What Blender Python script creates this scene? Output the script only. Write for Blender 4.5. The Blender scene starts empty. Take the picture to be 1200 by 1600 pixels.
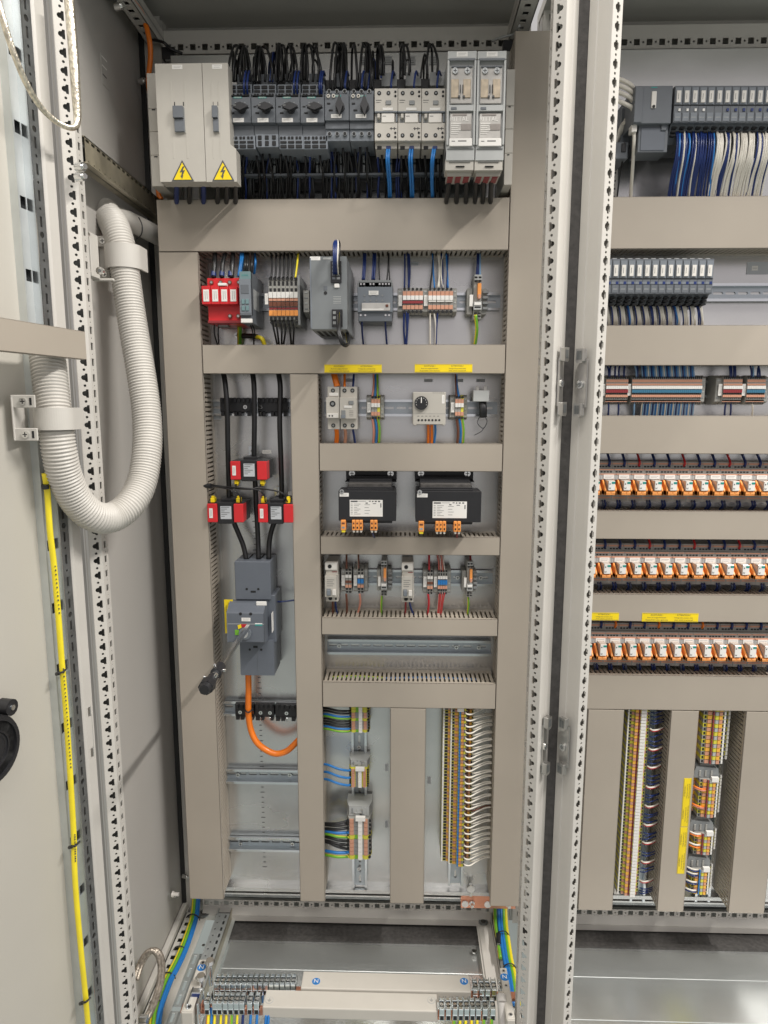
import bpy, math, random
from mathutils import Vector
random.seed(7)
sc = bpy.context.scene
COL = sc.collection
# ---------------------------------------------------------------- camera (origin; X right, Y into the cabinets, Z up)
FPX = 1060.0
PT, YW, RL = 0.1575946, 0.0274985, 0.0013222
def _axes():
    cp, sp, cy, sy = math.cos(PT), math.sin(PT), math.cos(YW), math.sin(YW)
    fwd = Vector((-sy*cp, cy*cp, -sp)); right = Vector((cy, sy, 0)); up = right.cross(fwd)
    cr, sr = math.cos(RL), math.sin(RL)
    return cr*right+sr*up, -sr*right+cr*up, fwd
RT, UP, FW = _axes()
from mathutils import Matrix
cam = bpy.data.cameras.new('camera'); camo = bpy.data.objects.new('camera', cam); COL.objects.link(camo)
cam.sensor_fit = 'VERTICAL'; cam.sensor_height = 32.0; cam.lens = FPX/1600*32
cam.clip_start = .01; cam.clip_end = 100
from mathutils import Matrix
camo.matrix_world = Matrix(((RT.x, UP.x, -FW.x, 0), (RT.y, UP.y, -FW.y, 0), (RT.z, UP.z, -FW.z, 0), (0, 0, 0, 1)))
sc.camera = camo
sc.view_settings.view_transform = 'Standard'; sc.view_settings.look = 'None'
sc.view_settings.exposure = 0.04; sc.view_settings.gamma = 1
W = bpy.data.worlds.new('World'); sc.world = W; W.use_nodes = True
wn = W.node_tree; wn.nodes.clear()
wo = wn.nodes.new('ShaderNodeOutputWorld'); wb = wn.nodes.new('ShaderNodeBackground')
tc = wn.nodes.new('ShaderNodeTexCoord'); sx = wn.nodes.new('ShaderNodeSeparateXYZ'); cr_ = wn.nodes.new('ShaderNodeValToRGB')
mr = wn.nodes.new('ShaderNodeMapRange'); mr.inputs['From Min'].default_value = -1
wn.links.new(tc.outputs['Generated'], sx.inputs[0]); wn.links.new(sx.outputs['Z'], mr.inputs['Value'])
wn.links.new(mr.outputs[0], cr_.inputs[0]); wz = wn.nodes.new('ShaderNodeTexNoise'); wz.inputs['Scale'].default_value = 2.3; wz.inputs['Detail'].default_value = 1.5; wn.links.new(tc.outputs['Generated'], wz.inputs[0])
wm = wn.nodes.new('ShaderNodeMapRange'); wm.inputs[1].default_value = .3; wm.inputs[2].default_value = .7; wm.inputs[3].default_value = .5; wm.inputs[4].default_value = 1.4; wn.links.new(wz.outputs[0], wm.inputs[0])
wv = wn.nodes.new('ShaderNodeVectorMath'); wv.operation = 'SCALE'; wn.links.new(cr_.outputs[0], wv.inputs[0]); wn.links.new(wm.outputs[0], wv.inputs['Scale'])
wn.links.new(wv.outputs[0], wb.inputs[0]); wn.links.new(wb.outputs[0], wo.inputs[0])
e = cr_.color_ramp.elements
e[0].position = 0.0; e[0].color = (.40, .44, .41, 1); e[1].position = 1.0; e[1].color = (.95, .93, .90, 1)
for p, c in ((.36, (.60, .64, .60, 1)), (.5, (.80, .76, .77, 1)), (.62, (.62, .58, .60, 1)), (.75, (.70, .68, .66, 1))):
    n_ = e.new(p); n_.color = c
wb.inputs[1].default_value = 0.78
def area(name, loc, target, sx_, sy_, power, col=(1, .965, .92)):
    l = bpy.data.lights.new(name, 'AREA'); l.shape = 'RECTANGLE'; l.size = sx_; l.size_y = sy_; l.energy = power; l.color = col
    o = bpy.data.objects.new(name, l); COL.objects.link(o); o.location = loc
    z = (Vector(loc)-Vector(target)).normalized(); y = Vector((0, 1, 0)); y = (y-z*y.dot(z)).normalized(); x = y.cross(z)
    o.rotation_euler = Matrix((x, y, z)).transposed().to_euler()
area('ceiling_lamp', (2.19, .0, 2.61), (-.31, 1.2, -.45), .07, 1.6, 150)
area('ceiling_lamp', (-.30, .02, 2.2), (0, 1.35, -.4), 1.4, .22, 20)
area('ceiling_lamp', (.2, -1.1, 2.2), (0, 1.35, -.5), 1.4, .6, 20)

# ---------------------------------------------------------------- measuring: a sight line met with a plane of the cabinet
def ray(px, py):
    return RT*((px-600)/FPX) + UP*(-(py-800)/FPX) + FW
def UY(px, py, Y): d = ray(px, py); return d*(Y/d.y)
def UX(px, py, X): d = ray(px, py); return d*(X/d.x)
def UZ(px, py, Z): d = ray(px, py); return d*(Z/d.z)
def rect(x0, y0, x1, y1, Y):
    ym, xm = (y0+y1)/2, (x0+x1)/2
    return UY(x0, ym, Y).x, UY(x1, ym, Y).x, UY(xm, y1, Y).z, UY(xm, y0, Y).z

# ---------------------------------------------------------------- materials
MATS = {}
def mat(name, rgb, rough=.5, metal=0.0, var=.06, scale=30, bump=0.0, bscale=400, stretch=None, trans=0.0, coat=0.0, alpha=1.0, rvar=.08):
    m = bpy.data.materials.new(name); m.use_nodes = True; nt = m.node_tree; b = nt.nodes['Principled BSDF']
    b.inputs['Roughness'].default_value = rough; b.inputs['Metallic'].default_value = metal
    if trans: b.inputs['Transmission Weight'].default_value = trans
    if coat: b.inputs['Coat Weight'].default_value = coat; b.inputs['Coat Roughness'].default_value = .15
    b.inputs['Alpha'].default_value = alpha
    t = nt.nodes.new('ShaderNodeTexCoord'); mp = nt.nodes.new('ShaderNodeMapping'); nt.links.new(t.outputs['Object'], mp.inputs[0])
    if stretch: mp.inputs['Scale'].default_value = stretch
    n = nt.nodes.new('ShaderNodeTexNoise'); n.inputs['Scale'].default_value = scale; n.inputs['Detail'].default_value = 4
    nt.links.new(mp.outputs[0], n.inputs[0])
    r = nt.nodes.new('ShaderNodeValToRGB'); nt.links.new(n.outputs[0], r.inputs[0])
    lo = [max(0, c*(1-var)) for c in rgb]; hi = [min(1, c*(1+var)) for c in rgb]
    r.color_ramp.elements[0].position = .3; r.color_ramp.elements[1].position = .7
    r.color_ramp.elements[0].color = (*lo, 1); r.color_ramp.elements[1].color = (*hi, 1)
    nt.links.new(r.outputs[0], b.inputs['Base Color'])
    rm = nt.nodes.new('ShaderNodeMapRange'); nt.links.new(n.outputs[0], rm.inputs[0])
    rm.inputs[3].default_value = max(.03, rough-rvar); rm.inputs[4].default_value = min(1, rough+rvar); nt.links.new(rm.outputs[0], b.inputs['Roughness'])
    if bump:
        n2 = nt.nodes.new('ShaderNodeTexNoise'); n2.inputs['Scale'].default_value = bscale; nt.links.new(mp.outputs[0], n2.inputs[0])
        bp = nt.nodes.new('ShaderNodeBump'); bp.inputs['Strength'].default_value = bump; bp.inputs['Distance'].default_value = .001
        nt.links.new(n2.outputs[0], bp.inputs['Height']); nt.links.new(bp.outputs[0], b.inputs['Normal'])
    MATS[name] = m; return m
duct = mat('taupe_pvc', (.395, .348, .288), .42, var=.03, scale=8, bump=.05, bscale=900)
ductd = mat('taupe_pvc_side', (.40, .35, .285), .5, var=.04)
frame = mat('light_grey_enamel', (.56, .535, .49), .38, var=.025, scale=14, bump=.12, bscale=700)
panel = mat('powder_coat_grey', (.42, .40, .37), .42, var=.02, scale=5, bump=.25, bscale=900)
doorm = mat('powder_coat_door', (.50, .475, .42), .4, var=.02, scale=5, bump=.2, bscale=900)
roofm = mat('powder_coat_roof', (.50, .485, .45), .5, var=.03, scale=6)
plate = mat('galvanised_sheet', (.69, .69, .68), .26, .88, var=.10, scale=4, bump=.04, bscale=26, stretch=(1, 1, 2.2), rvar=.06)
gland = mat('galvanised_floor_sheet', (.80, .82, .80), .25, .82, var=.05, scale=6, bump=.01, bscale=20, rvar=.03)
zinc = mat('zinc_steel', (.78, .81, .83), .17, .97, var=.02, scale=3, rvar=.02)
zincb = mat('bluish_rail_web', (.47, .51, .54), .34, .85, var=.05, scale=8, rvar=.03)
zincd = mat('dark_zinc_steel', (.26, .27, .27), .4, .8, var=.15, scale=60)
zincl = mat('pale_zinc_steel', (.58, .605, .59), .42, .6, var=.08, scale=20)
gold = mat('yellowed_zinc', (.50, .46, .36), .32, .9, var=.2, scale=30)
chrome = mat('bright_screw_steel', (.80, .80, .78), .18, 1.0)
rubber = mat('black_rubber', (.022, .022, .022), .7, var=.2)
foam = mat('black_foam_strip', (.075, .070, .066), .9, var=.25, scale=120, bump=.5, bscale=500)
white = mat('white_plastic', (.74, .71, .66), .4, var=.02)
ivory = mat('ivory_plastic', (.54, .51, .455), .38, var=.02)
coverm = mat('pale_grey_plastic', (.47, .445, .395), .4, var=.02)
lgrey = mat('light_grey_plastic', (.42, .43, .42), .4)
mgrey = mat('medium_grey_plastic', (.24, .25, .25), .42)
tgrey = mat('terminal_grey', (.33, .325, .30), .5, var=.08)
slate = mat('slate_plastic', (.13, .142, .158), .45)
slatel = mat('slate_blue_plastic', (.19, .21, .235), .4)
psu = mat('psu_grey', (.22, .235, .24), .36, .3)
dark = mat('dark_opening', (.012, .012, .013), .7)
black = mat('black_plastic', (.018, .018, .02), .4)
blackw = mat('black_wire', (.012, .012, .013), .35)
navy = mat('navy_wire', (.012, .03, .14), .35)
blue = mat('blue_wire', (.02, .18, .50), .35)
slatew = mat('slate_wire', (.07, .09, .15), .35)
lblue = mat('pale_blue_wire', (.22, .38, .58), .35)
whitew = mat('white_wire', (.74, .70, .62), .4)
red = mat('red_plastic', (.62, .025, .03), .35)
redd = mat('deep_red_plastic', (.26, .03, .035), .4)
redw = mat('red_wire', (.50, .02, .03), .35)
pinkw = mat('salmon_wire', (.68, .28, .20), .35)
brownw = mat('brown_wire', (.16, .055, .03), .35)
orange = mat('orange_cable', (.86, .20, .01), .35, coat=.3)
orangep = mat('orange_plastic', (.88, .34, .08), .4)
salmon = mat('salmon_lever', (.58, .29, .19), .45, var=.1)
yellow = mat('yellow_sticker', (.88, .66, .01), .4)
yelw = mat('yellow_wire', (.86, .70, .03), .35)
green = mat('green_wire', (.16, .42, .03), .35)
gya = mat('green_yellow_plastic', (.62, .58, .06), .45, var=.15)
teal = mat('teal_mark', (.04, .30, .28), .4)
tealb = mat('pale_teal_plastic', (.16, .25, .26), .4)
copper = mat('copper_bar', (.78, .36, .24), .35, .9, var=.12, scale=25)
clear = mat('smoky_clear_plastic', (.50, .48, .45), .15, var=.2, coat=.5)
hosem = mat('pale_grey_hose', (.54, .515, .47), .45, var=.02)
ink = mat('printed_ink', (.08, .08, .08), .6)
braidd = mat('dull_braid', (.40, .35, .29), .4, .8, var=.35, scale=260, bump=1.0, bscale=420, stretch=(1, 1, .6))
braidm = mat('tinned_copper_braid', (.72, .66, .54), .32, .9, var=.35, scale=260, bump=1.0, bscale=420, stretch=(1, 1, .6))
paper = mat('white_label', (.80, .78, .74), .5, var=.01)

# ---------------------------------------------------------------- mesh builder
_T = {}
def glyphs(s):
    if s not in _T:
        c = bpy.data.curves.new('t', 'FONT'); c.body = s; c.align_x = 'CENTER'; c.align_y = 'CENTER'; c.size = 1; c.resolution_u = 2
        o = bpy.data.objects.new('t', c); m = o.to_mesh()
        _T[s] = ([tuple(v.co) for v in m.vertices], [tuple(p.vertices) for p in m.polygons])
        o.to_mesh_clear(); bpy.data.objects.remove(o); bpy.data.curves.remove(c)
    return _T[s]
def hitpoly(a, poly):
    dx, dz = math.cos(a), math.sin(a); best = None
    for i in range(len(poly)):
        (x1, y1), (x2, y2) = poly[i], poly[(i+1) % len(poly)]
        ex, ey = x2-x1, y2-y1; den = dx*ey-dz*ex
        if abs(den) < 1e-12: continue
        t = (x1*ey-y1*ex)/den; u = (x1*dz-y1*dx)/den
        if t > 0 and -1e-6 <= u <= 1+1e-6 and (best is None or t < best): best = t
    return (dx*best, dz*best)
def circ(r, n=10, cx=0, cy=0): return [(cx+r*math.cos(2*math.pi*i/n), cy+r*math.sin(2*math.pi*i/n)) for i in range(n)]
def sq(a, b): return [(-a, -b), (a, -b), (a, b), (-a, b)]
class MB:
    def __init__(s): s.v = []; s.f = []; s.m = []; s.s = []; s.mats = []
    def mi(s, m):
        if m not in s.mats: s.mats.append(m)
        return s.mats.index(m)
    def add(s, vs, fs, m, smooth=False):
        b = len(s.v); k = s.mi(m)
        s.v += [tuple(v) for v in vs]
        for f in fs: s.f.append(tuple(b+i for i in f)); s.m.append(k); s.s.append(smooth)
        return s
    def box(s, x0, x1, y0, y1, z0, z1, m):
        vs = [(x, y, z) for x in (x0, x1) for y in (y0, y1) for z in (z0, z1)]
        return s.add(vs, [(0, 1, 3, 2), (4, 6, 7, 5), (0, 4, 5, 1), (2, 3, 7, 6), (0, 2, 6, 4), (1, 5, 7, 3)], m)
    def prism(s, poly, a0, a1, m, axis='y'):
        n = len(poly)
        def P(p, a): return (p[0], a, p[1]) if axis == 'y' else ((a, p[0], p[1]) if axis == 'x' else (p[0], p[1], a))
        vs = [P(p, a0) for p in poly]+[P(p, a1) for p in poly]
        return s.add(vs, [tuple(range(n)), tuple(range(2*n-1, n-1, -1))]+[(i, (i+1) % n, n+(i+1) % n, n+i) for i in range(n)], m)
    def cyl(s, p, q, r, m, n=12, r2=None):
        p = Vector(p); q = Vector(q); d = (q-p).normalized(); r2 = r if r2 is None else r2
        a = d.orthogonal().normalized(); b = d.cross(a); vs = []
        for c, rr in ((p, r), (q, r2)):
            for i in range(n): t = 2*math.pi*i/n; vs.append(c+a*(rr*math.cos(t))+b*(rr*math.sin(t)))
        s.add(vs, [(i, (i+1) % n, n+(i+1) % n, n+i) for i in range(n)], m, True)
        return s.add(vs, [tuple(range(n-1, -1, -1)), tuple(range(n, 2*n))], m)
    def tube(s, pts, r, m, n=8, m2=None, flat=1.0, rad=None, caps=True):
        N = len(pts); b0 = len(s.v); nrm = None; k1 = s.mi(m); k2 = s.mi(m2) if m2 else k1
        for i, p in enumerate(pts):
            d = (pts[min(i+1, N-1)]-pts[max(i-1, 0)]).normalized()
            if nrm is None: nrm = d.cross(Vector((0, 0, 1))) if abs(d.z) < .9 else d.cross(Vector((0, 1, 0)))
            nrm = (nrm-d*nrm.dot(d)).normalized(); bn = d.cross(nrm); rr = rad[i] if rad else r
            for j in range(n):
                t = 2*math.pi*j/n; q = p+nrm*(rr*math.cos(t))+bn*(rr*flat*math.sin(t)); s.v.append(tuple(q))
        for i in range(N-1):
            for j in range(n):
                s.f.append((b0+i*n+j, b0+i*n+(j+1) % n, b0+(i+1)*n+(j+1) % n, b0+(i+1)*n+j))
                s.m.append(k2 if (m2 and (j % n) in (0, 1, n-1)) else k1); s.s.append(True)
        if caps:
            s.f.append(tuple(b0+j for j in range(n-1, -1, -1))); s.m.append(k1); s.s.append(False)
            s.f.append(tuple(b0+(N-1)*n+j for j in range(n))); s.m.append(k1); s.s.append(False)
        return s
    def text(s, t, x, y, z, size, m, rot=0, O=None, U=None, V=None):
        vs, fs = glyphs(t); c, sn = math.cos(rot), math.sin(rot)
        if O is None: return s.add([(x+size*(a*c-b*sn), y, z+size*(a*sn+b*c)) for a, b, _ in vs], fs, m)
        return s.add([O+U*(size*a)+V*(size*b) for a, b, _ in vs], fs, m)
    def screw(s, x, y, z, r, m=None, slot=True):
        s.cyl((x, y, z), (x, y-r*.5, z), r, m or chrome, 12)
        if slot:
            s.box(x-r*.65, x+r*.65, y-r*.5-.0002, y-r*.4, z-r*.13, z+r*.13, dark); s.box(x-r*.13, x+r*.13, y-r*.5-.0003, y-r*.4, z-r*.65, z+r*.65, dark)
        return s
    def sticker(s, x, z, y, w, h, lines=2, m=None, t=.0004, vert=False):
        s.box(x-w/2, x+w/2, y-t, y, z-h/2, z+h/2, m or paper)
        for i in range(lines):
            u = (i+1)/(lines+1)
            if vert: s.box(x-w/2+w*u-w*.03, x-w/2+w*u+w*.03, y-t-.0001, y-t, z-h*(.36-.08*(i % 2)), z+h*.36, ink)
            else: s.box(x-w*.36, x+w*(.36-.1*(i % 2)), y-t-.0001, y-t, z+h/2-h*u-h*.025, z+h/2-h*u+h*.025, ink)
        return s
    def perf(s, O, U, V, N, cells, m, t=.0015):
        """sheet made of cells; each cell (u0,u1,v0,v1,hole polygon or None); holes are cut through and have walls"""
        O, U, V, N = Vector(O), Vector(U), Vector(V), Vector(N)
        for u0, u1, v0, v1, hole in cells:
            if hole is None:
                s.add([O+U*a+V*b for a, b in ((u0, v0), (u1, v0), (u1, v1), (u0, v1))], [(0, 1, 2, 3)], m); continue
            cu, cv = (u0+u1)/2, (v0+v1)/2; rc = sq((u1-u0)/2, (v1-v0)/2)
            an = sorted(set(round(math.atan2(y, x), 5) for x, y in hole+rc)); k = len(an)
            inn = [hitpoly(a, hole) for a in an]; out = [hitpoly(a, rc) for a in an]
            vs = [O+U*(cu+a)+V*(cv+b) for a, b in out]+[O+U*(cu+a)+V*(cv+b) for a, b in inn]+[O+U*(cu+a)+V*(cv+b)+N*t for a, b in inn]
            fs = []
            for i in range(k):
                j = (i+1) % k; fs += [(i, j, k+j, k+i), (k+i, k+j, 2*k+j, 2*k+i)]
            s.add(vs, fs, m)
        return s
    def build(s, name, parent=None, bevel=0, seg=1):
        me = bpy.data.meshes.new(name); me.from_pydata(s.v, [], s.f)
        for m in s.mats: me.materials.append(m)
        me.polygons.foreach_set('material_index', s.m); me.polygons.foreach_set('use_smooth', s.s); me.update()
        o = bpy.data.objects.new(name, me); COL.objects.link(o)
        if parent: o.parent = parent
        if bevel:
            b = o.modifiers.new('bevel', 'BEVEL'); b.width = bevel; b.segments = seg; b.limit_method = 'ANGLE'; b.angle_limit = math.radians(50)
        return o
def tag(o, label=None, cat=None, group=None, kind=None):
    if label: o['label'] = label
    if cat: o['category'] = cat
    if group: o['group'] = group
    if kind: o['kind'] = kind
    return o
def empty(name, label, cat, group=None, loc=(0, 0, 0), rot=(0, 0, 0)):
    o = bpy.data.objects.new(name, None); COL.objects.link(o); o.location = loc; o.rotation_euler = rot; o.empty_display_size = .02
    return tag(o, label, cat, group)
def copy_tree(o, parent=None):
    c = o.copy(); COL.objects.link(c); c.parent = parent
    for ch in list(o.children): copy_tree(ch, c)
    return c
ORD = 'first second third fourth fifth sixth seventh eighth ninth tenth eleventh twelfth thirteenth fourteenth fifteenth sixteenth seventeenth eighteenth nineteenth twentieth'.split()
_tens = {20: 'twenty', 30: 'thirty', 40: 'forty', 50: 'fifty', 60: 'sixty'}
def nth(i):
    if i < 20: return ORD[i]
    k = i+1
    return ({30: 'thirtieth', 40: 'fortieth', 50: 'fiftieth', 60: 'sixtieth'}[k] if k % 10 == 0 else _tens[k//10*10]+'-'+ORD[k % 10-1])
def smooth(pts, k=6):
    P = [Vector(p) for p in pts]
    if len(P) < 3: return [P[0].lerp(P[-1], i/4) for i in range(5)]
    P = [P[0]*2-P[1]]+P+[P[-1]*2-P[-2]]; out = []
    for i in range(1, len(P)-2):
        a, b, c, d = P[i-1:i+3]
        for j in range(k):
            t = j/k; out.append(.5*((2*b)+(c-a)*t+(2*a-5*b+4*c-d)*t*t+(3*b-a-3*c+d)*t**3))
    out.append(P[-2]); return out
BULK = []
BULKG = ('short wires below the top relay row', 'short wires below the middle relay row', 'short wires below the bottom relay row', 'wires above the top relay row', 'wires above the middle relay row', 'wires above the bottom relay row',
         'wires above the long blue bar strip', 'wires below the long blue bar strip', 'white and blue wires under the second module row', 'dark blue wires beside the marker strip', 'shorter wires of the long terminal column',
         'wires running down from the top row', 'extra black wires of the top row', 'short blue wires between the left clamp rows', 'pink striped wires of the right blue bridge', 'red and white wire pairs beside the marker strip', 'thin wires under the red surge arrester', 'thin wires under the teal grey relay')
def wire(pts, r, m, label, group=None, m2=None, name='wire', cat='wire', n=6, k=6, px=True):
    """pts: (px,py,Y) sight-line measured points, or world points with px=False"""
    P = [UY(*p) for p in pts] if px else [Vector(p) for p in pts]
    if group in BULKG:
        if not BULK: BULK.append(MB())
        return BULK[0].tube(smooth(P, k), r, m, n, m2)
    o = MB().tube(smooth(P, k), r, m, n, m2).build(name); return tag(o, label, cat, group)

class Dev:
    """one device on the plate: an Empty at its face centre, parts measured as fractions of its face (u from left, v from top)"""
    def __init__(s, name, label, cat, box, Yf, Yb=1.445, group=None, rot=0):
        x0, x1, z0, z1 = rect(*box, Yf); s.w = x1-x0; s.h = z1-z0; s.d = Yb-Yf; s.x = (x0+x1)/2; s.z = (z0+z1)/2
        if rot: s.w, s.h = s.h, s.w
        s.o = empty(name, label, cat, group, (s.x, Yf, s.z), (0, rot, 0)); s.p = {}
    def mb(s, part):
        if part not in s.p: s.p[part] = MB()
        return s.p[part]
    def X(s, u): return (u-.5)*s.w
    def Z(s, v): return (.5-v)*s.h
    def b(s, part, u0, u1, v0, v1, y0, y1, m):
        s.mb(part).box(s.X(u0), s.X(u1), y0, s.d if y1 is None else y1, s.Z(v1), s.Z(v0), m); return s
    def done(s, bevel=.0007):
        for k, mb in s.p.items(): mb.build(k.split('#')[0], s.o, bevel)
        return s.o
PF, DF, BR = 1.45, 1.37, 1.50      # mounting plate face, duct cover face, rear frame face
# ================================================================ the two cabinets
ZT, ZB = .775, -1.262
cabL = empty('switch_cabinet', 'open light grey switch cabinet on the left with hinged door and corrugated hose', 'cabinet', None, (-.142, 1.5, ZB))
cabR = empty('switch_cabinet', 'open light grey switch cabinet on the right beyond the black seal', 'cabinet', None, (.67, 1.5, ZB))
def part(mb, name, cab, bevel=0, seg=1):
    o = mb.build(name, None, bevel, seg); o.parent = cab
    o.location = -Vector(cab.location); return o
def sub(mb, name, par, bevel=0):
    return mb.build(name, par, bevel)
XL, XR = -.5426, .2577           # outer edges of the left cabinet
# hole shapes of the frame sections
def trefoil(s=1):   # bulge to -x for s=1
    pts = [(.0048, -.0066), (.0048, .0066), (.0013, .0066), (.0002, .0040), (-.0022, .0038), (-.0042, .0024), (-.0050, 0), (-.0042, -.0024), (-.0022, -.0038), (.0002, -.0040), (.0013, -.0066)]
    return [(s*x, y) for x, y in pts] if s > 0 else [(s*x, y) for x, y in pts][::-1]
def heart(s=1):
    pts = [(.0045, -.0040), (.0045, .0040), (.0024, .0048), (.0020, .0070), (-.0018, .0070), (-.0026, .0040), (-.0048, .0030), (-.0055, 0), (-.0048, -.0030), (-.0026, -.0040), (-.0018, -.0070), (.0020, -.0070), (.0024, -.0048)]
    return [(s*x, y) for x, y in pts] if s > 0 else [(s*x, y) for x, y in pts][::-1]
def upright(cab, xo, s, name='upright', closed=True, hole=trefoil):
    """front corner post; xo outer edge X, s=+1 when the cabinet's inside lies towards +X"""
    y0 = 1.085; ca, sa = math.cos(math.radians(54)), math.sin(math.radians(54)); cb, sb = math.cos(math.radians(33)), math.sin(math.radians(33))
    ax, ay = xo+s*.0255, y0                      # front ridge
    ix, iy = ax+s*.0195*cb, y0+.0195*sb
    mb = MB(); z0, z1 = ZB-.03, ZT
    # flange: two slightly different folds and a rib so it catches the light like rolled section
    fl = [(xo, y0+.034), (xo+s*.008, y0+.0215), (xo+s*.010, y0+.0215), (xo+s*.021, y0+.004), (ax-s*.001, y0)]
    for i in range(len(fl)-1):
        (x1, yy1), (x2, yy2) = fl[i], fl[i+1]
        mb.add([(x1, yy1, z0), (x2, yy2, z0), (x2, yy2, z1), (x1, yy1, z1)], [(0, 1, 2, 3)], frame)
    mb.add([(fl[-1][0], y0, z0), (ax, y0, z0), (ax, y0, z1), (fl[-1][0], y0, z1)], [(0, 1, 2, 3)], frame)
    n = int((z1-z0)/.025); U = Vector((s*cb, sb, 0)); N = Vector((-s*sb, cb, 0)); wdt = .0195; cells = []
    for i in range(n):
        zz = i*.025; cells.append((0, wdt, zz, zz+.0165, [(x*1.0, y) for x, y in hole(1)])); cells.append((0, wdt, zz+.0165, zz+.025, circ(.0021, 10)))
    mb.perf((ax, ay, z0), U, Vector((0, 0, 1)), N, cells, frame, .0018)
    cells = []
    for i in range(n):
        zz = i*.025; cells.append((0, .022, zz, zz+.0165, sq(.0042, .0058))); cells.append((0, .022, zz+.0165, zz+.025, circ(.0014, 8)))
    mb.perf((ix, iy, z0), Vector((0, 1, 0)), Vector((0, 0, 1)), Vector((-s, 0, 0)), cells, frame, .0018)
    jx, jy = ix, iy+.022
    mb.add([(jx, jy, z0), (jx-s*.010, jy+.002, z0), (jx-s*.010, jy+.002, z1), (jx, jy, z1)], [(0, 1, 2, 3)], frame)
    if closed: mb.add([(jx-s*.010, jy+.002, z0), (xo, y0+.034, z0), (xo, y0+.034, z1), (jx-s*.010, jy+.002, z1)], [(0, 1, 2, 3)], zincd)  # back wall added in dark zinc, so shade behind the holes is coloured in
    return part(mb, name, cab)
upL = upright(cabL, XL, 1); upM = upright(cabL, XR, -1, closed=False); upR = upright(cabR, .2737, 1, hole=heart)
part(MB().box(XR-.0005, .2742, 1.121, 1.135, ZB-.03, ZT, foam), 'seal_strip', cabL)
# back frame posts
for cab, x0, x1 in ((cabL, -.531, -.497), (cabL, .218, .252), (cabR, .276, .31)):
    mb = MB(); n = int((ZT-ZB)/.05); w = x1-x0
    mb.perf((x0, 1.50, ZB), (1, 0, 0), (0, 0, 1), (0, 1, 0), [(0, w, i*.05, i*.05+.05, circ(.002, 8) if i % 2 else sq(.006, .006)) for i in range(n+1)], frame)
    mb.box(x0, x1, 1.515, 1.54, ZB, ZT, frame)
    part(mb, 'back_upright', cab)
part(MB().box(-.541, -.5315, 1.495, 1.53, ZB, ZT-.01, rubber), 'panel_gasket', cabL)
# roof, side, back
part(MB().box(-.56, XR, 1.10, 1.56, ZT, ZT+.02, roofm), 'roof', cabL)
part(MB().box(.2745, 1.07, 1.10, 1.56, ZT, ZT+.02, roofm), 'roof', cabR)
sp = part(MB().box(-.556, -.541, 1.13, 1.56, ZB-.03, ZT, panel), 'side_panel', cabL)
part(MB().box(-.541, XR, 1.545, 1.56, ZB-.03, ZT, panel), 'back_panel', cabL)
part(MB().box(.2745, 1.07, 1.545, 1.56, ZB-.03, ZT, panel), 'back_panel', cabR)
# horizontal back rails of the frame (square and round holes alternating)
def frame_rail(cab, x0, x1, zc, up, name, tall):
    mb = MB(); n = int((x1-x0)/.025); cells = []
    for i in range(n):
        cells.append((i*.025, i*.025+.0165, -.009, .009, sq(.0058, .0058))); cells.append((i*.025+.0165, i*.025+.025, -.009, .009, circ(.0022, 10)))
    mb.perf((x0, BR, zc), (1, 0, 0), (0, 0, 1), (0, 1, 0), cells, frame, .0018)
    a, b = (zc+.009, zc+.009+tall) if up > 0 else (zc-.009-tall, zc-.009)
    if up > 0:
        mb.box(x0, x1, BR, BR+.004, a, b, frame); mb.box(x0, x1, BR+.004, BR+.04, b-.004, b, frame)
        mb.box(x0, x1, BR-.001, BR+.012, zc-.013, zc-.009, frame)
    else:
        mb.add([(x0, BR, b), (x1, BR, b), (x1, BR-.010, a), (x0, BR-.010, a)], [(0, 1, 2, 3)], frame)
        mb.box(x0, x1, BR-.012, BR+.01, a-.014, a, frame)
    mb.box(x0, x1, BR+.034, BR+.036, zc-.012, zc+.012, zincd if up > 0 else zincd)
    return part(mb, name, cab)
zt = UY(500, 71, BR).z; zb = UY(550, 1415, BR).z
frame_rail(cabL, -.49, .225, zt, 1, 'top_rail', .022)
frame_rail(cabR, .305, 1.0, UY(1050, 65, BR).z, 1, 'top_rail', .022)
frame_rail(cabL, -.49, .225, zb, -1, 'base_rail', .016)
frame_rail(cabR, .305, 1.0, UY(1000, 1427, BR).z, -1, 'base_rail', .016)
# perforated strip below the top rail
for cab, x0, x1 in ((cabL, -.48, .215), (cabR, .31, 1.0)):
    mb = MB(); n = int((x1-x0)/.025)
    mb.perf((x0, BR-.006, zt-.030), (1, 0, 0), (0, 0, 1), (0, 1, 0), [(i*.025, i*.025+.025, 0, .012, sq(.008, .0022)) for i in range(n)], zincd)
    part(mb, 'slotted_strip', cab)
# mounting plates
zpt, zpb = UY(500, 84, PF).z, UY(550, 1384, PF).z
def mplate(cab, x0, x1):
    mb = MB(); mb.box(x0, x1, PF, PF+.002, zpb, zpt, plate)
    mb.box(x0, x1, PF-.012, PF, zpb-.0025, zpb, plate); mb.box(x0, x1, PF-.014, PF-.012, zpb-.009, zpb, plate)
    mb.box(x0, x1, PF+.012, PF+.016, zpb-.045, zpb-.018, zincd); mb.box(x0, x1, PF-.004, PF+.012, zpb-.026, zpb-.022, plate)
    o = part(mb, 'mounting_plate', cab); return o
mpL = mplate(cabL, -.462, .262); mpR = mplate(cabR, .318, 1.02)
# ruler marks and embossed stickers on the left plate
mk = MB()
for i in range(66):
    z = UY(372, 815, PF).z-i*.0128
    w = .010 if i % 5 == 0 else .006
    if z > zpb+.03 and not (i in (22, 23, 33, 34, 35, 46, 47, 48)): mk.box(-.322-w/2, -.322+w/2, PF-.0004, PF-.0001, z, z+.0016, ink)
part(mk, 'scale_marks', cabL)
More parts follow.
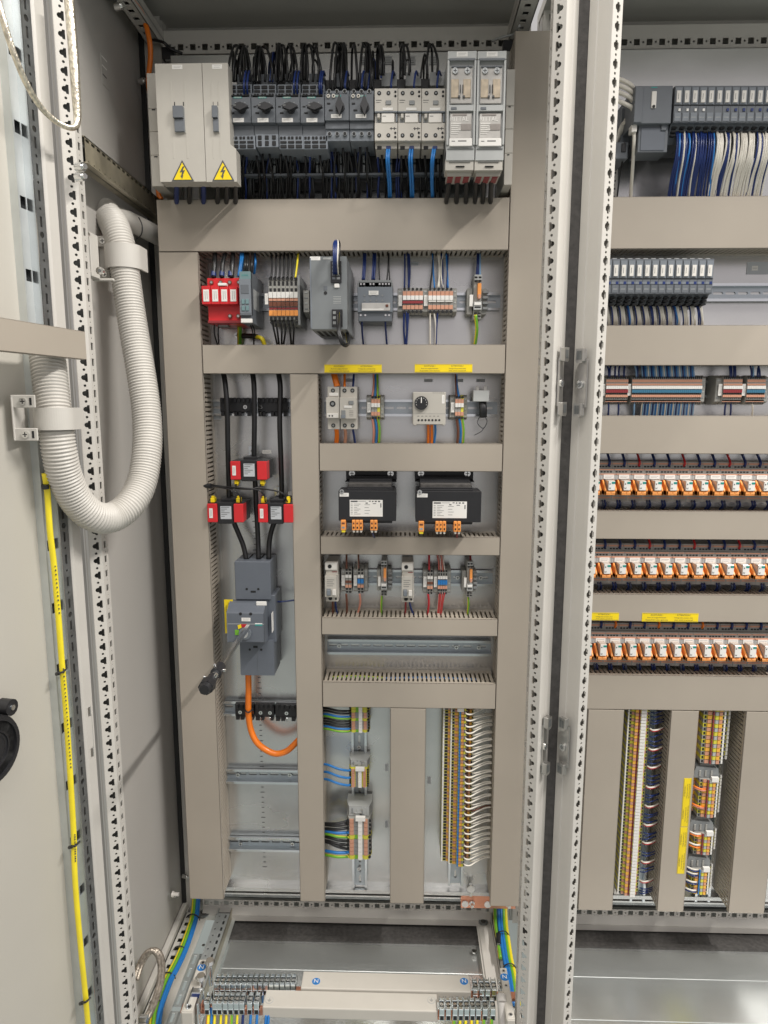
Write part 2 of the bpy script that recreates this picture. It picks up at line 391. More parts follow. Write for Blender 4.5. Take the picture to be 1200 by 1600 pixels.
# depth rails: top corners, bottom corners
def depth_rail(cab, x0, x1, z0, z1, facing, name='depth_rail', m=frame, y0=1.13, y1=1.50, slots=True):
    mb = MB(); n = int((y1-y0)/.025)
    cells = [(i*.025, i*.025+.025, 0, x1-x0, sq(.0055, .0055)) for i in range(n)]
    zz = z1 if facing == 'up' else z0
    if slots: mb.perf((x0, y0, zz), (0, 1, 0), (1, 0, 0), (0, 0, -1 if facing == 'up' else 1), cells, m)
    mb.box(x0, x0+.002, y0, y1, z0, z1, m); mb.box(x1-.002, x1, y0, y1, z0, z1, m)
    mb.box(x0, x1, y0, y1, (z0+z1)/2-.001, (z0+z1)/2+.001, zincd)
    return part(mb, name, cab)
depth_rail(cabL, -.520, -.490, .715, .745, 'down'); depth_rail(cabL, .205, .240, .715, .745, 'down')
depth_rail(cabL, -.526, -.500, -1.27, -1.235, 'up')
depth_rail(cabL, .222, .250, -1.27, -1.235, 'up')
o = part(MB().box(-.540, -.527, 1.13, 1.5, -1.262, -1.222, frame), 'base_rim', cabL, .002)
part(MB().box(-.499, -.480, 1.13, 1.5, -1.262, -1.255, frame), 'base_flange', cabL, .001); part(MB().box(.190, .222, 1.13, 1.5, -1.262, -1.252, frame), 'base_flange', cabL, .001)
# zinc chassis rail across the side wall and the base chassis
def chassis(cab, x0, x1, y0, y1, z0, z1, m, axis='x', name='chassis_rail'):
    mb = MB(); n = int((y1-y0)/.02)
    if axis == 'x':
        h = z1-z0
        mb.box(x0-.022, x0, y0, y1, z1-.002, z1, m); mb.box(x0-.022, x0+.003, y0, y1, z0, z0+.002, m)
        cells = []
        for i in range(n):
            cells.append((i*.02, i*.02+.02, 0, h*.25, circ(.0018, 8))); cells.append((i*.02, i*.02+.02, h*.25, h*.75, None)); cells.append((i*.02, i*.02+.02, h*.75, h, sq(.0062, .002)))
        mb.perf((x0, y0, z0), (0, 1, 0), (0, 0, 1), (-1, 0, 0), cells, m)
        mb.box(x0-.010, x0-.008, y0, y1, z0, z1, zincd)
    else:
        w = x1-x0; cells = []
        for i in range(n):
            cells.append((i*.02, i*.02+.02, 0, w*.45, circ(.0022, 8))); cells.append((i*.02, i*.02+.02, w*.45, w, sq(.0058, .0024)))
        mb.perf((x0, y0, z1), (0, 1, 0), (1, 0, 0), (0, 0, -1), cells, m)
        mb.box(x1, x1+.0015, y0, y1, z0, z1, gold); mb.box(x0-.0015, x0, y0, y1, z0, z1, m); mb.box(x1+.0015, x1+.010, y0, y1, z0, z0+.002, m)
        mb.box(x0, x1, y0, y1, z1-.010, z1-.008, zincd)
    return part(mb, name, cab)
chassis(cabL, -.498, 0, 1.12, 1.50, .372, .412, gold)
chassis(cabL, -.448, -.418, 1.10, 1.50, -1.262, -1.236, zincl, 'z', 'base_chassis_rail')
# gland plate with brackets and foam strip at the bottom of both cabinets
def floor(cab, x0, x1, zf=-1.268):
    mb = MB(); ys = [1.06, 1.243, 1.352, 1.437]
    for i in range(3): mb.box(x0, x1, ys[i]+.0008, ys[i+1]-.0008, zf-.004, zf-.0007*i, gland)
    part(mb, 'gland_plate', cab, .0008)
    part(MB().box(x0, x1, 1.437, 1.452, zf-.012, zf-.004, dark).box(x0, x1, 1.452, 1.52, zf-.02, zf-.006, foam).box(x0, x1, 1.435, 1.447, zf-.006, zf+.004, foam), 'foam_strip', cab)
floor(cabL, -.415, .206); floor(cabR, .30, 1.05)
mb = MB()
for y0, y1 in ((1.10, 1.225), (1.235, 1.375)):
    cells = []; n = 4
    for i in range(n):
        a = (y1-y0)/n; cells.append((i*a, i*a+a, 0, .016, sq(a*.32, .0028)))
    mb.perf((-.478, y0, -1.254), (0, 1, 0), (1, 0, 0), (0, 0, -1), cells, zincl)
    mb.box(-.462, -.418, y0, y1, -1.256, -1.254, zincl)
part(mb, 'corner_bracket', cabL, .0006)
mb = MB(); mb.perf((.186, 1.30, -1.2555), (0, 1, 0), (1, 0, 0), (0, 0, -1), [(i*.022, i*.022+.022, 0, .014, sq(.007, .0026)) for i in range(9)], frame)
part(mb, 'corner_bracket', cabL, .0006)
for (px, py, r) in ((755, 1441, .011), (448, 1428, .013), (449, 1428, 0)):
    if r:
        p = UZ(px if px != 448 else 319, py, -1.25); part(MB().cyl(p, p+Vector((0, 0, .003)), r, zincd, 20).cyl(p, p+Vector((0, 0, .0036)), r*.55, foam, 16), 'grommet', cabL)
# bolts of the frame
for i, (px, py, X) in enumerate(((185, 11, -.489), (221, 128, -.53), (265, 810, -.53), (289, 1368, -.53), (271, 1397, -.535), (124, 262, -.49), (124, 277, -.49))):
    p = UX(px, py, X); part(MB().cyl(p-Vector((.004, 0, 0)), p+Vector((.008, -.004, 0)), .0065, chrome, 10).cyl(p+Vector((.006, -.003, 0)), p+Vector((.012, -.006, 0)), .004, chrome, 10), 'bolt', cabL)
# label left on the inside of the side panel
mb = MB(); c = UX(164, 113, -.5409)
for dy, dz, w, h in ((0, .0, .03, .05), (.0, 0, 0, 0)):
    if w:
        mb.box(-.5411, -.5404, c.y-w/2, c.y+w/2, c.z-h/2, c.z+h/2, panel)
        for k in range(3): mb.box(-.5404, -.5401, c.y-w*.4, c.y+w*(.35-.1*k), c.z+h*(.42-.3*k), c.z+h*(.46-.3*k), paper if k < 2 else ink)
part(mb, 'type_label', cabL)
# hinges / latch fittings on the two middle posts, and on the left one
nickel = mat('dull_nickel', (.52, .51, .49), .3, .95, var=.08, scale=60)
def latch(px, py0, py1, Y, cab, flip=1, tilt=0):
    c = UY(px, (py0+py1)/2, Y); h = UY(px, py0, Y).z-UY(px, py1, Y).z
    e_ = MB()
    w = .014
    e_.prism([(-w*.5, -h*.33), (w*.55, -h*.36), (w*.55, h*.36), (-w*.2, h*.33), (-w*.9, h*.18), (-w*.9, -h*.12)] if flip > 0 else [(-w*.35, -h*.36), (w*.35, -h*.33), (w*.35, h*.33), (-w*.35, h*.36)], -.001, .003, nickel)
    for sgn in (1, -1):
        z = sgn*h*.40
        e_.prism([(-w*.45, z-h*.075), (-w*.3, z-h*.10), (w*.3, z-h*.10), (w*.45, z-h*.075), (w*.45, z+h*.10), (-w*.45, z+h*.10)], -.009, 0, nickel)
        e_.prism([(-w*.28, z-h*.05), (-w*.07, z-h*.05), (-w*.07, z+h*.065), (-w*.28, z+h*.065)], -.0095, -.006, zincd)
        e_.prism([(w*.07, z-h*.05), (w*.28, z-h*.05), (w*.28, z+h*.065), (w*.07, z+h*.065)], -.0095, -.006, zincd)
    e_.cyl((-w*.1, -.0012, -h*.02), (-w*.1, -.004, -h*.02), .0062, chrome, 16); e_.cyl((-w*.1, -.004, -h*.02), (-w*.1, -.0045, -h*.02), .0036, zincd, 6)
    for v in range(len(e_.v)):
        x, y, z = e_.v[v]; e_.v[v] = (c.x+x*math.cos(tilt)-y*math.sin(tilt), c.y+x*math.sin(tilt)+y*math.cos(tilt), c.z+z)
    part(e_, 'latch_plate', cab, .0006)
latch(876, 544, 650, 1.098, cabL, -1, .9); latch(909, 546, 652, 1.096, cabR, 1, -.95)
latch(850.5, 1119, 1208, 1.098, cabL, -1, .9); latch(881.5, 1121, 1210, 1.096, cabR, 1, -.95)
latch(139, 1103, 1182, 1.06, cabL, -1, -.3)

# ---------------------------------------------------------------- door of the left cabinet, swung wide open
H = Vector((-.548, 1.062, 0)); DD = Vector((-.163, -.9866, 0)).normalized(); DN = Vector((.9866, -.163, 0)).normalized()
def UD(px, py, off=0):
    d = ray(px, py); P0 = H+DN*off; t = P0.dot(DN)/d.dot(DN); p = d*t; return p, (p-H).dot(DD), p.z
def dbox(mb, s0, s1, n0, n1, z0, z1, m):
    vs = [H+DD*a+DN*b+Vector((0, 0, c)) for a in (s0, s1) for b in (n0, n1) for c in (z0, z1)]
    return mb.add(vs, [(0, 1, 3, 2), (4, 6, 7, 5), (0, 4, 5, 1), (2, 3, 7, 6), (0, 2, 6, 4), (1, 5, 7, 3)], m)
_, sA, _ = UD(81, 395, .0); _, sB, _ = UD(102, 395, .0)
doorp = part(dbox(MB(), -.004, .60, -.004, 0, ZB-.02, ZT, doorm), 'door', cabL, .001)
ds = []
mb = MB(); dbox(mb, -.012, .0165, 0, .026, ZB-.02, ZT, frame); o = sub(mb, 'door_edge_fold', doorp, .004)
_, r0, _ = UD(63, 395, .026); _, r1, _ = UD(76, 395, .026)
s0, s1, s2 = .0185, .0395, .0575
mb = MB(); n = int((ZT-ZB)/.036); cells = []
for i in range(n):
    z = i*.036; big = (i % 4 == 1)
    cells.append((0, s1-s0, z, z+.024, sq(.0022, .0075))); cells.append((0, s1-s0, z+.024, z+.036, circ(.0046 if big else .0022, 10)))
mb.perf(H+DD*s1+DN*.024+Vector((0, 0, ZB)), -DD, (0, 0, 1), -DN, cells, zincd, .0015)  # darker metal than its neighbour: the rail's dark reflection is put into the colour
dbox(mb, s0, s1, .001, .004, ZB, ZT, dark); dbox(mb, s1, s1+.002, .001, .025, ZB, ZT, zinc)
sub(mb, 'perforated_rail', doorp)
mb = MB(); n = int((ZT-ZB)/.10); cells = []
for i in range(n+1):
    z = i*.10; cells.append((0, s2-s1, z, z+.06, None)); cells.append((0, s2-s1, z+.06, z+.10, sq(.0060, .0085)))
mb.perf(H+DD*s2+DN*.012+Vector((0, 0, ZB-.034)), -DD, (0, 0, 1), -DN, cells, zincl, .0015)
dbox(mb, s1, s2, .001, .002, ZB, ZT, dark); dbox(mb, s2, s2+.002, 0, .013, ZB, ZT, zincl)
sub(mb, 'stiffener_rail', doorp)
for o in doorp.children: o.location = (0, 0, 0)
# ================================================================ wiring ducts
def finger_wall(mb, a0, a1, base, top, c, axis, th=.0016, pitch=.0096, sl=.0042):
    """slotted side wall: fingers running from the base strip to the cover; a = along, c = the wall's own coordinate"""
    n = max(1, int(round((a1-a0)/pitch))); pt = (a1-a0)/n; mid = base-(base-top)*.55; nb = .0009
    fw = pt-sl
    for i in range(n):
        s = a0+i*pt+sl/2; e = s+fw
        poly = [(s, base), (s, mid+.004), (s-nb, mid+.002), (s-nb, mid-.002), (s, mid-.004), (s, top), (e, top), (e, mid-.004), (e+nb, mid-.002), (e+nb, mid+.002), (e, mid+.004), (e, base)]
        if axis == 'h': mb.prism(poly, c, c+th, ductd, 'z')
        else: mb.prism([(y, a) for a, y in poly], c, c+th, ductd, 'x')
    b1 = base+.014
    if axis == 'h': mb.box(a0, a1, base, b1, c, c+th, ductd)
    else: mb.box(c, c+th, base, b1, a0, a1, ductd)
def wduct(x0, x1, z0, z1, ori, label, group, yf=DF, yb=PF-.0005, pitch=.0096):
    xc, zc = (x0+x1)/2, (z0+z1)/2; o = empty('wiring_duct', label, 'wiring duct', group, (xc, yb, zc)); a, b = (x1-x0)/2, (z1-z0)/2; f = yf-yb
    mb = MB(); g = .0025
    if ori == 'h':
        finger_wall(mb, -a, a, -.016, f+.004, b-g-.0016, 'h', pitch=pitch); finger_wall(mb, -a, a, -.016, f+.004, -b+g, 'h', pitch=pitch)
        mb.box(-a, a, -.002, 0, -b+g, b-g, ductd)
    else:
        finger_wall(mb, -b, b, -.016, f+.004, a-g-.0016, 'v', pitch=pitch); finger_wall(mb, -b, b, -.016, f+.004, -a+g, 'v', pitch=pitch)
        mb.box(-a+g, a-g, -.002, 0, -b, b, ductd)
    mb.build('slotted_body', o)
    mb = MB(); mb.box(-a, a, f, f+.0022, -b, b, duct)
    if ori == 'h': mb.box(-a, a, f, f+.009, b-.002, b, duct).box(-a, a, f, f+.009, -b, -b+.002, duct)
    else: mb.box(a-.002, a, f, f+.009, -b, b, duct).box(-a, -a+.002, f, f+.009, -b, b, duct)
    mb.build('cover', o, .0009, 2)
    return o
def Zr(px, py, Y=DF): return UY(px, py, Y).z
def Xc(px, py, Y=DF): return UY(px, py, Y).x
xL0, xL1 = Xc(259.5, 640), Xc(319, 640)
xM0, xM1 = (Xc(453, 585)+Xc(468.8, 1407))/2, (Xc(496.2, 585)+Xc(508.5, 1409))/2
xS0, xS1 = (Xc(609.4, 1107)+Xc(609.4, 1411.8))/2, (Xc(665.2, 1109)+Xc(662.5, 1412))/2
xR0 = (Xc(790.3, 539)+Xc(767.6, 1415)+Xc(784, 693))/3; xR1 = xR0+xL1-xL0
GL = 'taupe slotted wiring ducts in the left cabinet'; GR = 'taupe slotted wiring ducts in the right cabinet'; G0 = .0012
hL = [(246, 797, 310, 392, 'widest horizontal taupe duct, under the motor starters of the left cabinet', Xc(246, 350), xR0-G0),
      (316, 790, 538.3, 584, 'taupe duct under the grey power supply, carrying two yellow stickers', xL1+G0, xR0-G0),
      (500, 784, 693, 736.6, 'short taupe duct directly above the two black transformers', xM1+G0, xR0-G0),
      (502, 780, 838.7, 867.2, 'thin taupe duct directly below the two black transformers', xM1+G0, xR0-G0),
      (505, 777, 966.4, 993, 'thin taupe duct above the bare mounting rail', xM1+G0, xR0-G0),
      (506, 774, 1067, 1106.4, 'taupe duct below the bare rail with yellow and blue wires behind its slots', xM1+G0, xR0-G0)]
for a, b, t, u, lb, x0, x1 in hL:
    m_ = (a+b)/2; wduct(x0, x1, Zr(m_, u), Zr(m_, t), 'h', lb, GL)
z1_, z2_, z6_ = Zr(520, 392), Zr(553, 584), Zr(640, 1106.4)
zbot = (Zr(323, 1404.5)+Zr(488, 1408.5)+Zr(636, 1412))/3
wduct(xL0, xL1, zbot, z1_-G0, 'v', 'tall taupe vertical duct at the far left beside the side panel', GL)
wduct(xM0, xM1, zbot, z2_-G0, 'v', 'taupe vertical duct between the grey circuit breaker and the transformers', GL)
wduct(xS0, xS1, zbot, z6_-G0, 'v', 'short taupe vertical duct between the two bottom terminal columns', GL)
wduct(xR0, xR1, zbot-.002, Zr(830, 48), 'v', 'tallest taupe vertical duct, beside the middle posts', GL)
hR = [(946, 1200, 306.6, 388.5, 'wide taupe duct under the blue and white wires of the right cabinet'),
      (938, 1200, 508, 571, 'taupe duct under the row of fourteen grey modules'),
      (931, 1200, 649.3, 709.3, 'taupe duct above the top row of orange relays'),
      (922, 1200, 798.5, 843, 'taupe duct between the top and middle rows of orange relays'),
      (914, 1200, 929, 971.7, 'taupe duct with two yellow stickers, above the bottom row of orange relays'),
      (907, 1200, 1055.7, 1110, 'taupe duct under the bottom row of orange relays')]
for a, b, t, u, lb in hR:
    m_ = 1065; wduct(.318, .86, Zr(m_, u), Zr(m_, t), 'h', lb, GR)
zr6 = Zr(1065, 1110); zrb = Zr(1030, 1424.3)
for (a0, b0), (a1, b1), lb in (((919, 903), (976.2, 956.3), 'taupe vertical duct right beside the middle posts, lower right cabinet'),
                          ((1048.4, 1027.2), (1092.4, 1068.3), 'narrow taupe vertical duct with a tall yellow sticker on its right edge'),
                          ((1166.9, 1137.7), (1226, 1194), 'taupe vertical duct at the right edge of the photo')):
    wduct((Xc(a0, 1111)+Xc(b0, 1424))/2, (Xc(a1, 1111)+Xc(b1, 1424))/2, zrb, zr6-G0, 'v', lb, GR)
# duct on the door
_, q0, zt0 = UD(133, 518, .078); _, q1, zb0 = UD(133, 562, .078)
od = empty('wiring_duct', 'taupe duct running across the open door above the corrugated hose', 'wiring duct', 'taupe slotted wiring ducts in the left cabinet', tuple(H+DD*.1))
mb = MB(); dbox(mb, q0, q0+.5, .075, .078, zb0, zt0, duct); dbox(mb, q0, q0+.5, .066, .078, zt0-.002, zt0, duct); dbox(mb, q0, q0+.5, .066, .078, zb0, zb0+.002, duct)
o = mb.build('cover', od, .0009, 2); o.location = -od.location
mb = MB(); dbox(mb, q0+.004, q0+.5, .052, .075, zb0+.004, zb0+.006, ductd); dbox(mb, q0+.004, q0+.5, .052, .075, zt0-.006, zt0-.004, ductd); dbox(mb, q0+.004, q0+.5, .050, .052, zb0+.004, zt0-.004, ductd)
o = mb.build('slotted_body', od); o.location = -od.location

# ================================================================ mounting rails (hat section with real slots)
def rail_h(x0, x1, zc, label, dep=.0085, group='zinc mounting rails'):
    o = empty('mounting_rail', label, 'mounting rail', group, ((x0+x1)/2, PF, zc)); a = (x1-x0)/2; mb = MB(); f = -dep
    for s in (1, -1):
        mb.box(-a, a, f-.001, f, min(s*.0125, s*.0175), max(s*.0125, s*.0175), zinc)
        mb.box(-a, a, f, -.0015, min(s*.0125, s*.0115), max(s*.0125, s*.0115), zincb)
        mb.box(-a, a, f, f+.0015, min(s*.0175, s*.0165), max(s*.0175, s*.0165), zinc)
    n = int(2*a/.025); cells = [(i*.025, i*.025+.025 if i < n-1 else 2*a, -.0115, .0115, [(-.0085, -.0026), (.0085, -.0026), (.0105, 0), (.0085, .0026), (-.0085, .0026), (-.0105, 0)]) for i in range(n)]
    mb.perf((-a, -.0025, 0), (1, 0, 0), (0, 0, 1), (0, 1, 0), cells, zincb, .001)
    mb.build('rail', o)
    return o
def rail_v(xc, z0, z1, label, dep=.0085):
    o = rail_h(-(z1-z0)/2, (z1-z0)/2, 0, label, dep); o.location = (xc, PF, (z0+z1)/2); o.rotation_euler = (0, math.radians(90), 0); return o
def rscrew(px, py, o=None, Y=PF-.004, r=.0045):
    p = UY(px, py, Y); s = MB().screw(0, 0, 0, r).build('screw', o)
    s.location = p-o.location if o else p
    return s
xa, xb = xM1+.003, xR0-.003
xl, xr = Xc(332, 640, PF), xM0-.002
RB = rail_h(xL1+.012, xb, Zr(550, 471.5, 1.44), 'zinc mounting rail carrying the red surge arrester and the grey power supply')
RC = rail_h(xa, xb, Zr(640, 637.5, 1.44), 'zinc mounting rail carrying the dial thermostat')
RE = rail_h(xa, xb, Zr(640, 903, 1.44), 'zinc mounting rail under the transformers carrying two narrow breakers')
RF = rail_h(xa, xb, Zr(640, 1012, 1.435), 'bare zinc mounting rail with no device on it', .015)
for x in (530, 713, 748): rscrew(x, 1009+(x-530)*.012, RF)
for x in (715, 751): rscrew(x, 902.5, RE)
G1 = rail_h(xl, xr, Zr(390, 637, 1.44), 'zinc mounting rail behind the upper black cable clamps')
G2 = rail_h(xl, xr, Zr(410, 1108, 1.435), 'zinc mounting rail behind the lower black cable clamps', .015)
G3 = rail_h(xl, xr, Zr(410, 1214, 1.435), 'empty zinc mounting rail below the orange cable loop', .015)
G4 = rail_h(xl, xr, Zr(410, 1320, 1.435), 'lowest empty zinc mounting rail in the left column', .015)
for x in (372, 453): rscrew(x, 1210.5, G3); rscrew(x+4, 1318.5, G4)
V1 = rail_v((Xc(561, 1160, 1.437)+Xc(562, 1370, 1.437))/2, Zr(561, 1386, 1.44), z6_-.001, 'vertical zinc rail behind the three short terminal blocks', .012)
for y in (1167, 1245, 1357): 
    p = UY(561, y, PF-.004); s = MB().screw(0, 0, 0, .0042).build('screw', V1); s.matrix_parent_inverse = V1.matrix_world.inverted(); s.location = (-(p.z-V1.location.z), -.004, p.x-V1.location.x); s.rotation_euler = (0, math.radians(-90), 0)
V2 = rail_v(Xc(712, 1370, 1.437), Zr(712, 1383, 1.44), z6_-.001, 'vertical zinc rail behind the long terminal column of the left cabinet', .012)
xr0, xr1 = .325, .86
rail_h(xr0, xr1, Zr(1150, 456, 1.43), 'wide zinc mounting rail beside the fourteen grey modules', .015)
rail_h(xr0, xr1, Zr(1060, 608, 1.44), 'zinc mounting rail with the short terminal blocks of the right cabinet')
for y, w_ in ((757, 'top'), (887, 'middle'), (1012, 'bottom')): rail_h(xr0, xr1, Zr(1060, y, 1.44), f'zinc mounting rail behind the {w_} row of orange relays')

# yellow warning stickers on duct covers
def ysticker(px0, px1, py0, py1, label, vert=False, Y=DF-.0001):
    x0, x1, z0, z1 = rect(px0, py0, px1, py1, Y); w, h = x1-x0, z1-z0
    o = empty('warning_sticker', label, 'sticker', 'yellow warning stickers', ((x0+x1)/2, Y, (z0+z1)/2), (0, math.radians(-90) if vert else 0, 0))
    if vert: w, h = h, w
    MB().box(-w/2, w/2, -.0005, 0, -h/2, h/2, yellow).build('sticker_sheet', o)
    t = MB(); y = -.0008
    for cx, a in ((-w*.24, ('ACHTUNG !', 'Auch bei ausgeschaltetem', 'Hauptschalter unter Spannung')), (w*.24, ('ATTENTION !', 'Voltage also present even', 'when switch is turned off'))):
        t.text(a[0], cx, y, h*.27, h*.25, ink); t.text(a[1], cx, y, -.02*h, h*.20, ink); t.text(a[2], cx, y, -h*.28, h*.20, ink)
    fr = h*.05
    for bx in ((-w/2+fr, w/2-fr, -h/2+fr, -h/2+fr*1.5), (-w/2+fr, w/2-fr, h/2-fr*1.5, h/2-fr)): t.box(bx[0], bx[1], -.0007, -.0005, bx[2], bx[3], ink)
    t.build('print', o); return o
ysticker(507, 596.5, 569.5, 582.5, 'yellow warning sticker on the duct just below the grey power supply')
ysticker(648, 738, 569, 582, 'yellow warning sticker on the duct above the dial thermostat')
ysticker(878, 967, 957, 969, 'yellow warning sticker partly hidden by the middle posts')
ysticker(1003, 1091, 958, 971.5, 'yellow warning sticker whole above the bottom row of orange relays')
def vst(px0, py0, px1, py1, lb): ysticker(px0, px1, py0, py1, lb, True)
vst(1066, 1216, 1078, 1291.5, 'upper yellow sticker on the vertical duct of the right cabinet')
vst(1060, 1292.5, 1072, 1365, 'lower yellow sticker on the vertical duct of the right cabinet')
# ================================================================ TOP ROW: covered fuse switches, motor starters, breakers
YT = 1.30
def tri_sticker(parent, x, z, y, w):
    h = w*.88; mb = MB(); g = w*.09
    mb.prism([(x-w/2, z-h/2), (x+w/2, z-h/2), (x, z+h/2)], y-.0004, y, ink)
    mb.prism([(x-w/2+g*1.1, z-h/2+g*.62), (x+w/2-g*1.1, z-h/2+g*.62), (x, z+h/2-g*1.25)], y-.0008, y-.0004, yellow)
    k = w*.055
    mb.prism([(x+k*.6, z+h*.20), (x-k*2.2, z-h*.09), (x-k*.2, z-h*.07), (x-k*1.2, z-h*.26), (x-k*1.9, z-h*.24), (x-k*.4, z-h*.40), (x+k*.6, z-h*.22), (x-k*.1, z-h*.245), (x+k*2.1, z+h*.02), (x+k*.2, z+h*.0), (x+k*1.9, z+h*.20)], y-.0012, y-.0008, ink)
    mb.build('warning_triangle', parent)
def cover_switch(box, label, right_step):
    d = Dev('fuse_switch', label, 'fuse switch', box, 1.28, 1.40)
    if right_step:
        p = [(d.X(0), d.Z(1)), (d.X(1.26), d.Z(1)), (d.X(1.26), d.Z(.72)), (d.X(1.03), d.Z(.72+.02-.06)), (d.X(1.03), d.Z(0)), (d.X(0), d.Z(0))]
        d.mb('housing').prism(p, 0, .03, coverm)
    else: d.b('housing', 0, 1, 0, 1, 0, .03, coverm)
    d.mb('housing').prism([(.03, d.Z(.998)), (.05, d.Z(.965)), (.10, d.Z(.85)), (.10, d.Z(.05)), (.03, d.Z(.002))], d.X(.04), d.X(.96 if not right_step else .75), coverm, 'x')
    d.b('housing', .30, .34, .15, .80, -.0003, 0, coverm).b('housing', .60, .64, .15, .80, -.0003, 0, coverm)
    d.b('handle', .36, .62, .365, .585, -.001, 0, coverm).b('handle', .385, .60, .37, .58, -.004, .0, mgrey).b('handle', .375, .59, .37, .47, -.010, -.004, slate).b('handle', .385, .60, .475, .58, -.006, -.004, slate)
    d.b('vent', .38, .40, .32, .355, -.0008, 0, dark).b('vent#2', .57, .59, .32, .355, -.0008, 0, dark)
    d.mb('label_plate').sticker(d.X(.48 if not right_step else .6), d.Z(.03), 0, d.w*.22 if not right_step else d.w*.4, d.h*.036)
    d.done(.001); tri_sticker(d.o, d.X(.5 if not right_step else .70), d.Z(.905), -.0005, .040)
cover_switch((246, 99, 318.3, 284), 'wide pale grey fuse switch with a yellow lightning triangle, leftmost in the top row', False)
cover_switch((319.3, 98.5, 357.5, 284), 'narrow pale grey fuse switch with a yellow lightning triangle, next to the motor starters', True)
# busbar end covers left and right
for bx, lb in (((233, 114, 252, 291), 'left busbar end cover beside the wide pale fuse switch'), ((789.5, 108, 802.5, 289), 'right busbar end cover beside the clear-fronted fuse switches')):
    d = Dev('busbar_cover', lb, 'busbar cover', bx, 1.33, 1.44, 'end covers of the busbar system')
    for k, (a, b) in enumerate(((0, .31), (.312, .51), (.512, .72), (.722, 1))): d.b('segment#%d' % k, 0, 1, a, b, 0, None, lgrey if k < 0 else coverm)
    d.b('notch', .3, .6, .315, .325, -.001, 0, dark).b('notch#2', .3, .6, .73, .74, -.001, 0, dark); d.done()
# busbar board behind the devices
d = Dev('busbar_board', 'long black busbar board with grey ribs behind the wires of the top row', 'busbar board', (372, 118, 700, 284), 1.385, 1.44)
d.b('board', 0, 1, .04, 1, 0, None, black)
for i in range(9):
    x = (i+.5)/9
    for k in range(3): d.b('support#%d_%d' % (i, k), x-.014, x-.004, .68+k*.09, .75+k*.09, -.012, 0, mgrey).b('support#%d_%d' % (i, k), x+.004, x+.014, .68+k*.09, .75+k*.09, -.012, 0, mgrey)
    d.b('contact_block#%d' % i, x-.035, x+.035, .05, .17, -.03, 0, mgrey if i > 5 else slate)
d.b('edge_strip', 0, 1, .95, .97, -.02, 0, slate); d.done(0)
for k, i in enumerate(range(5)):
    c = UY(534+k*36, 94+.3*(k % 2), PF-.001)
    MBs = MB().sticker(c.x, c.z, c.y, .018, .016, 3, lgrey); tag(MBs.build('plate_label'), f'{nth(k)} small grey label from the left on the plate above the top row', 'label', 'small labels on the mounting plate')

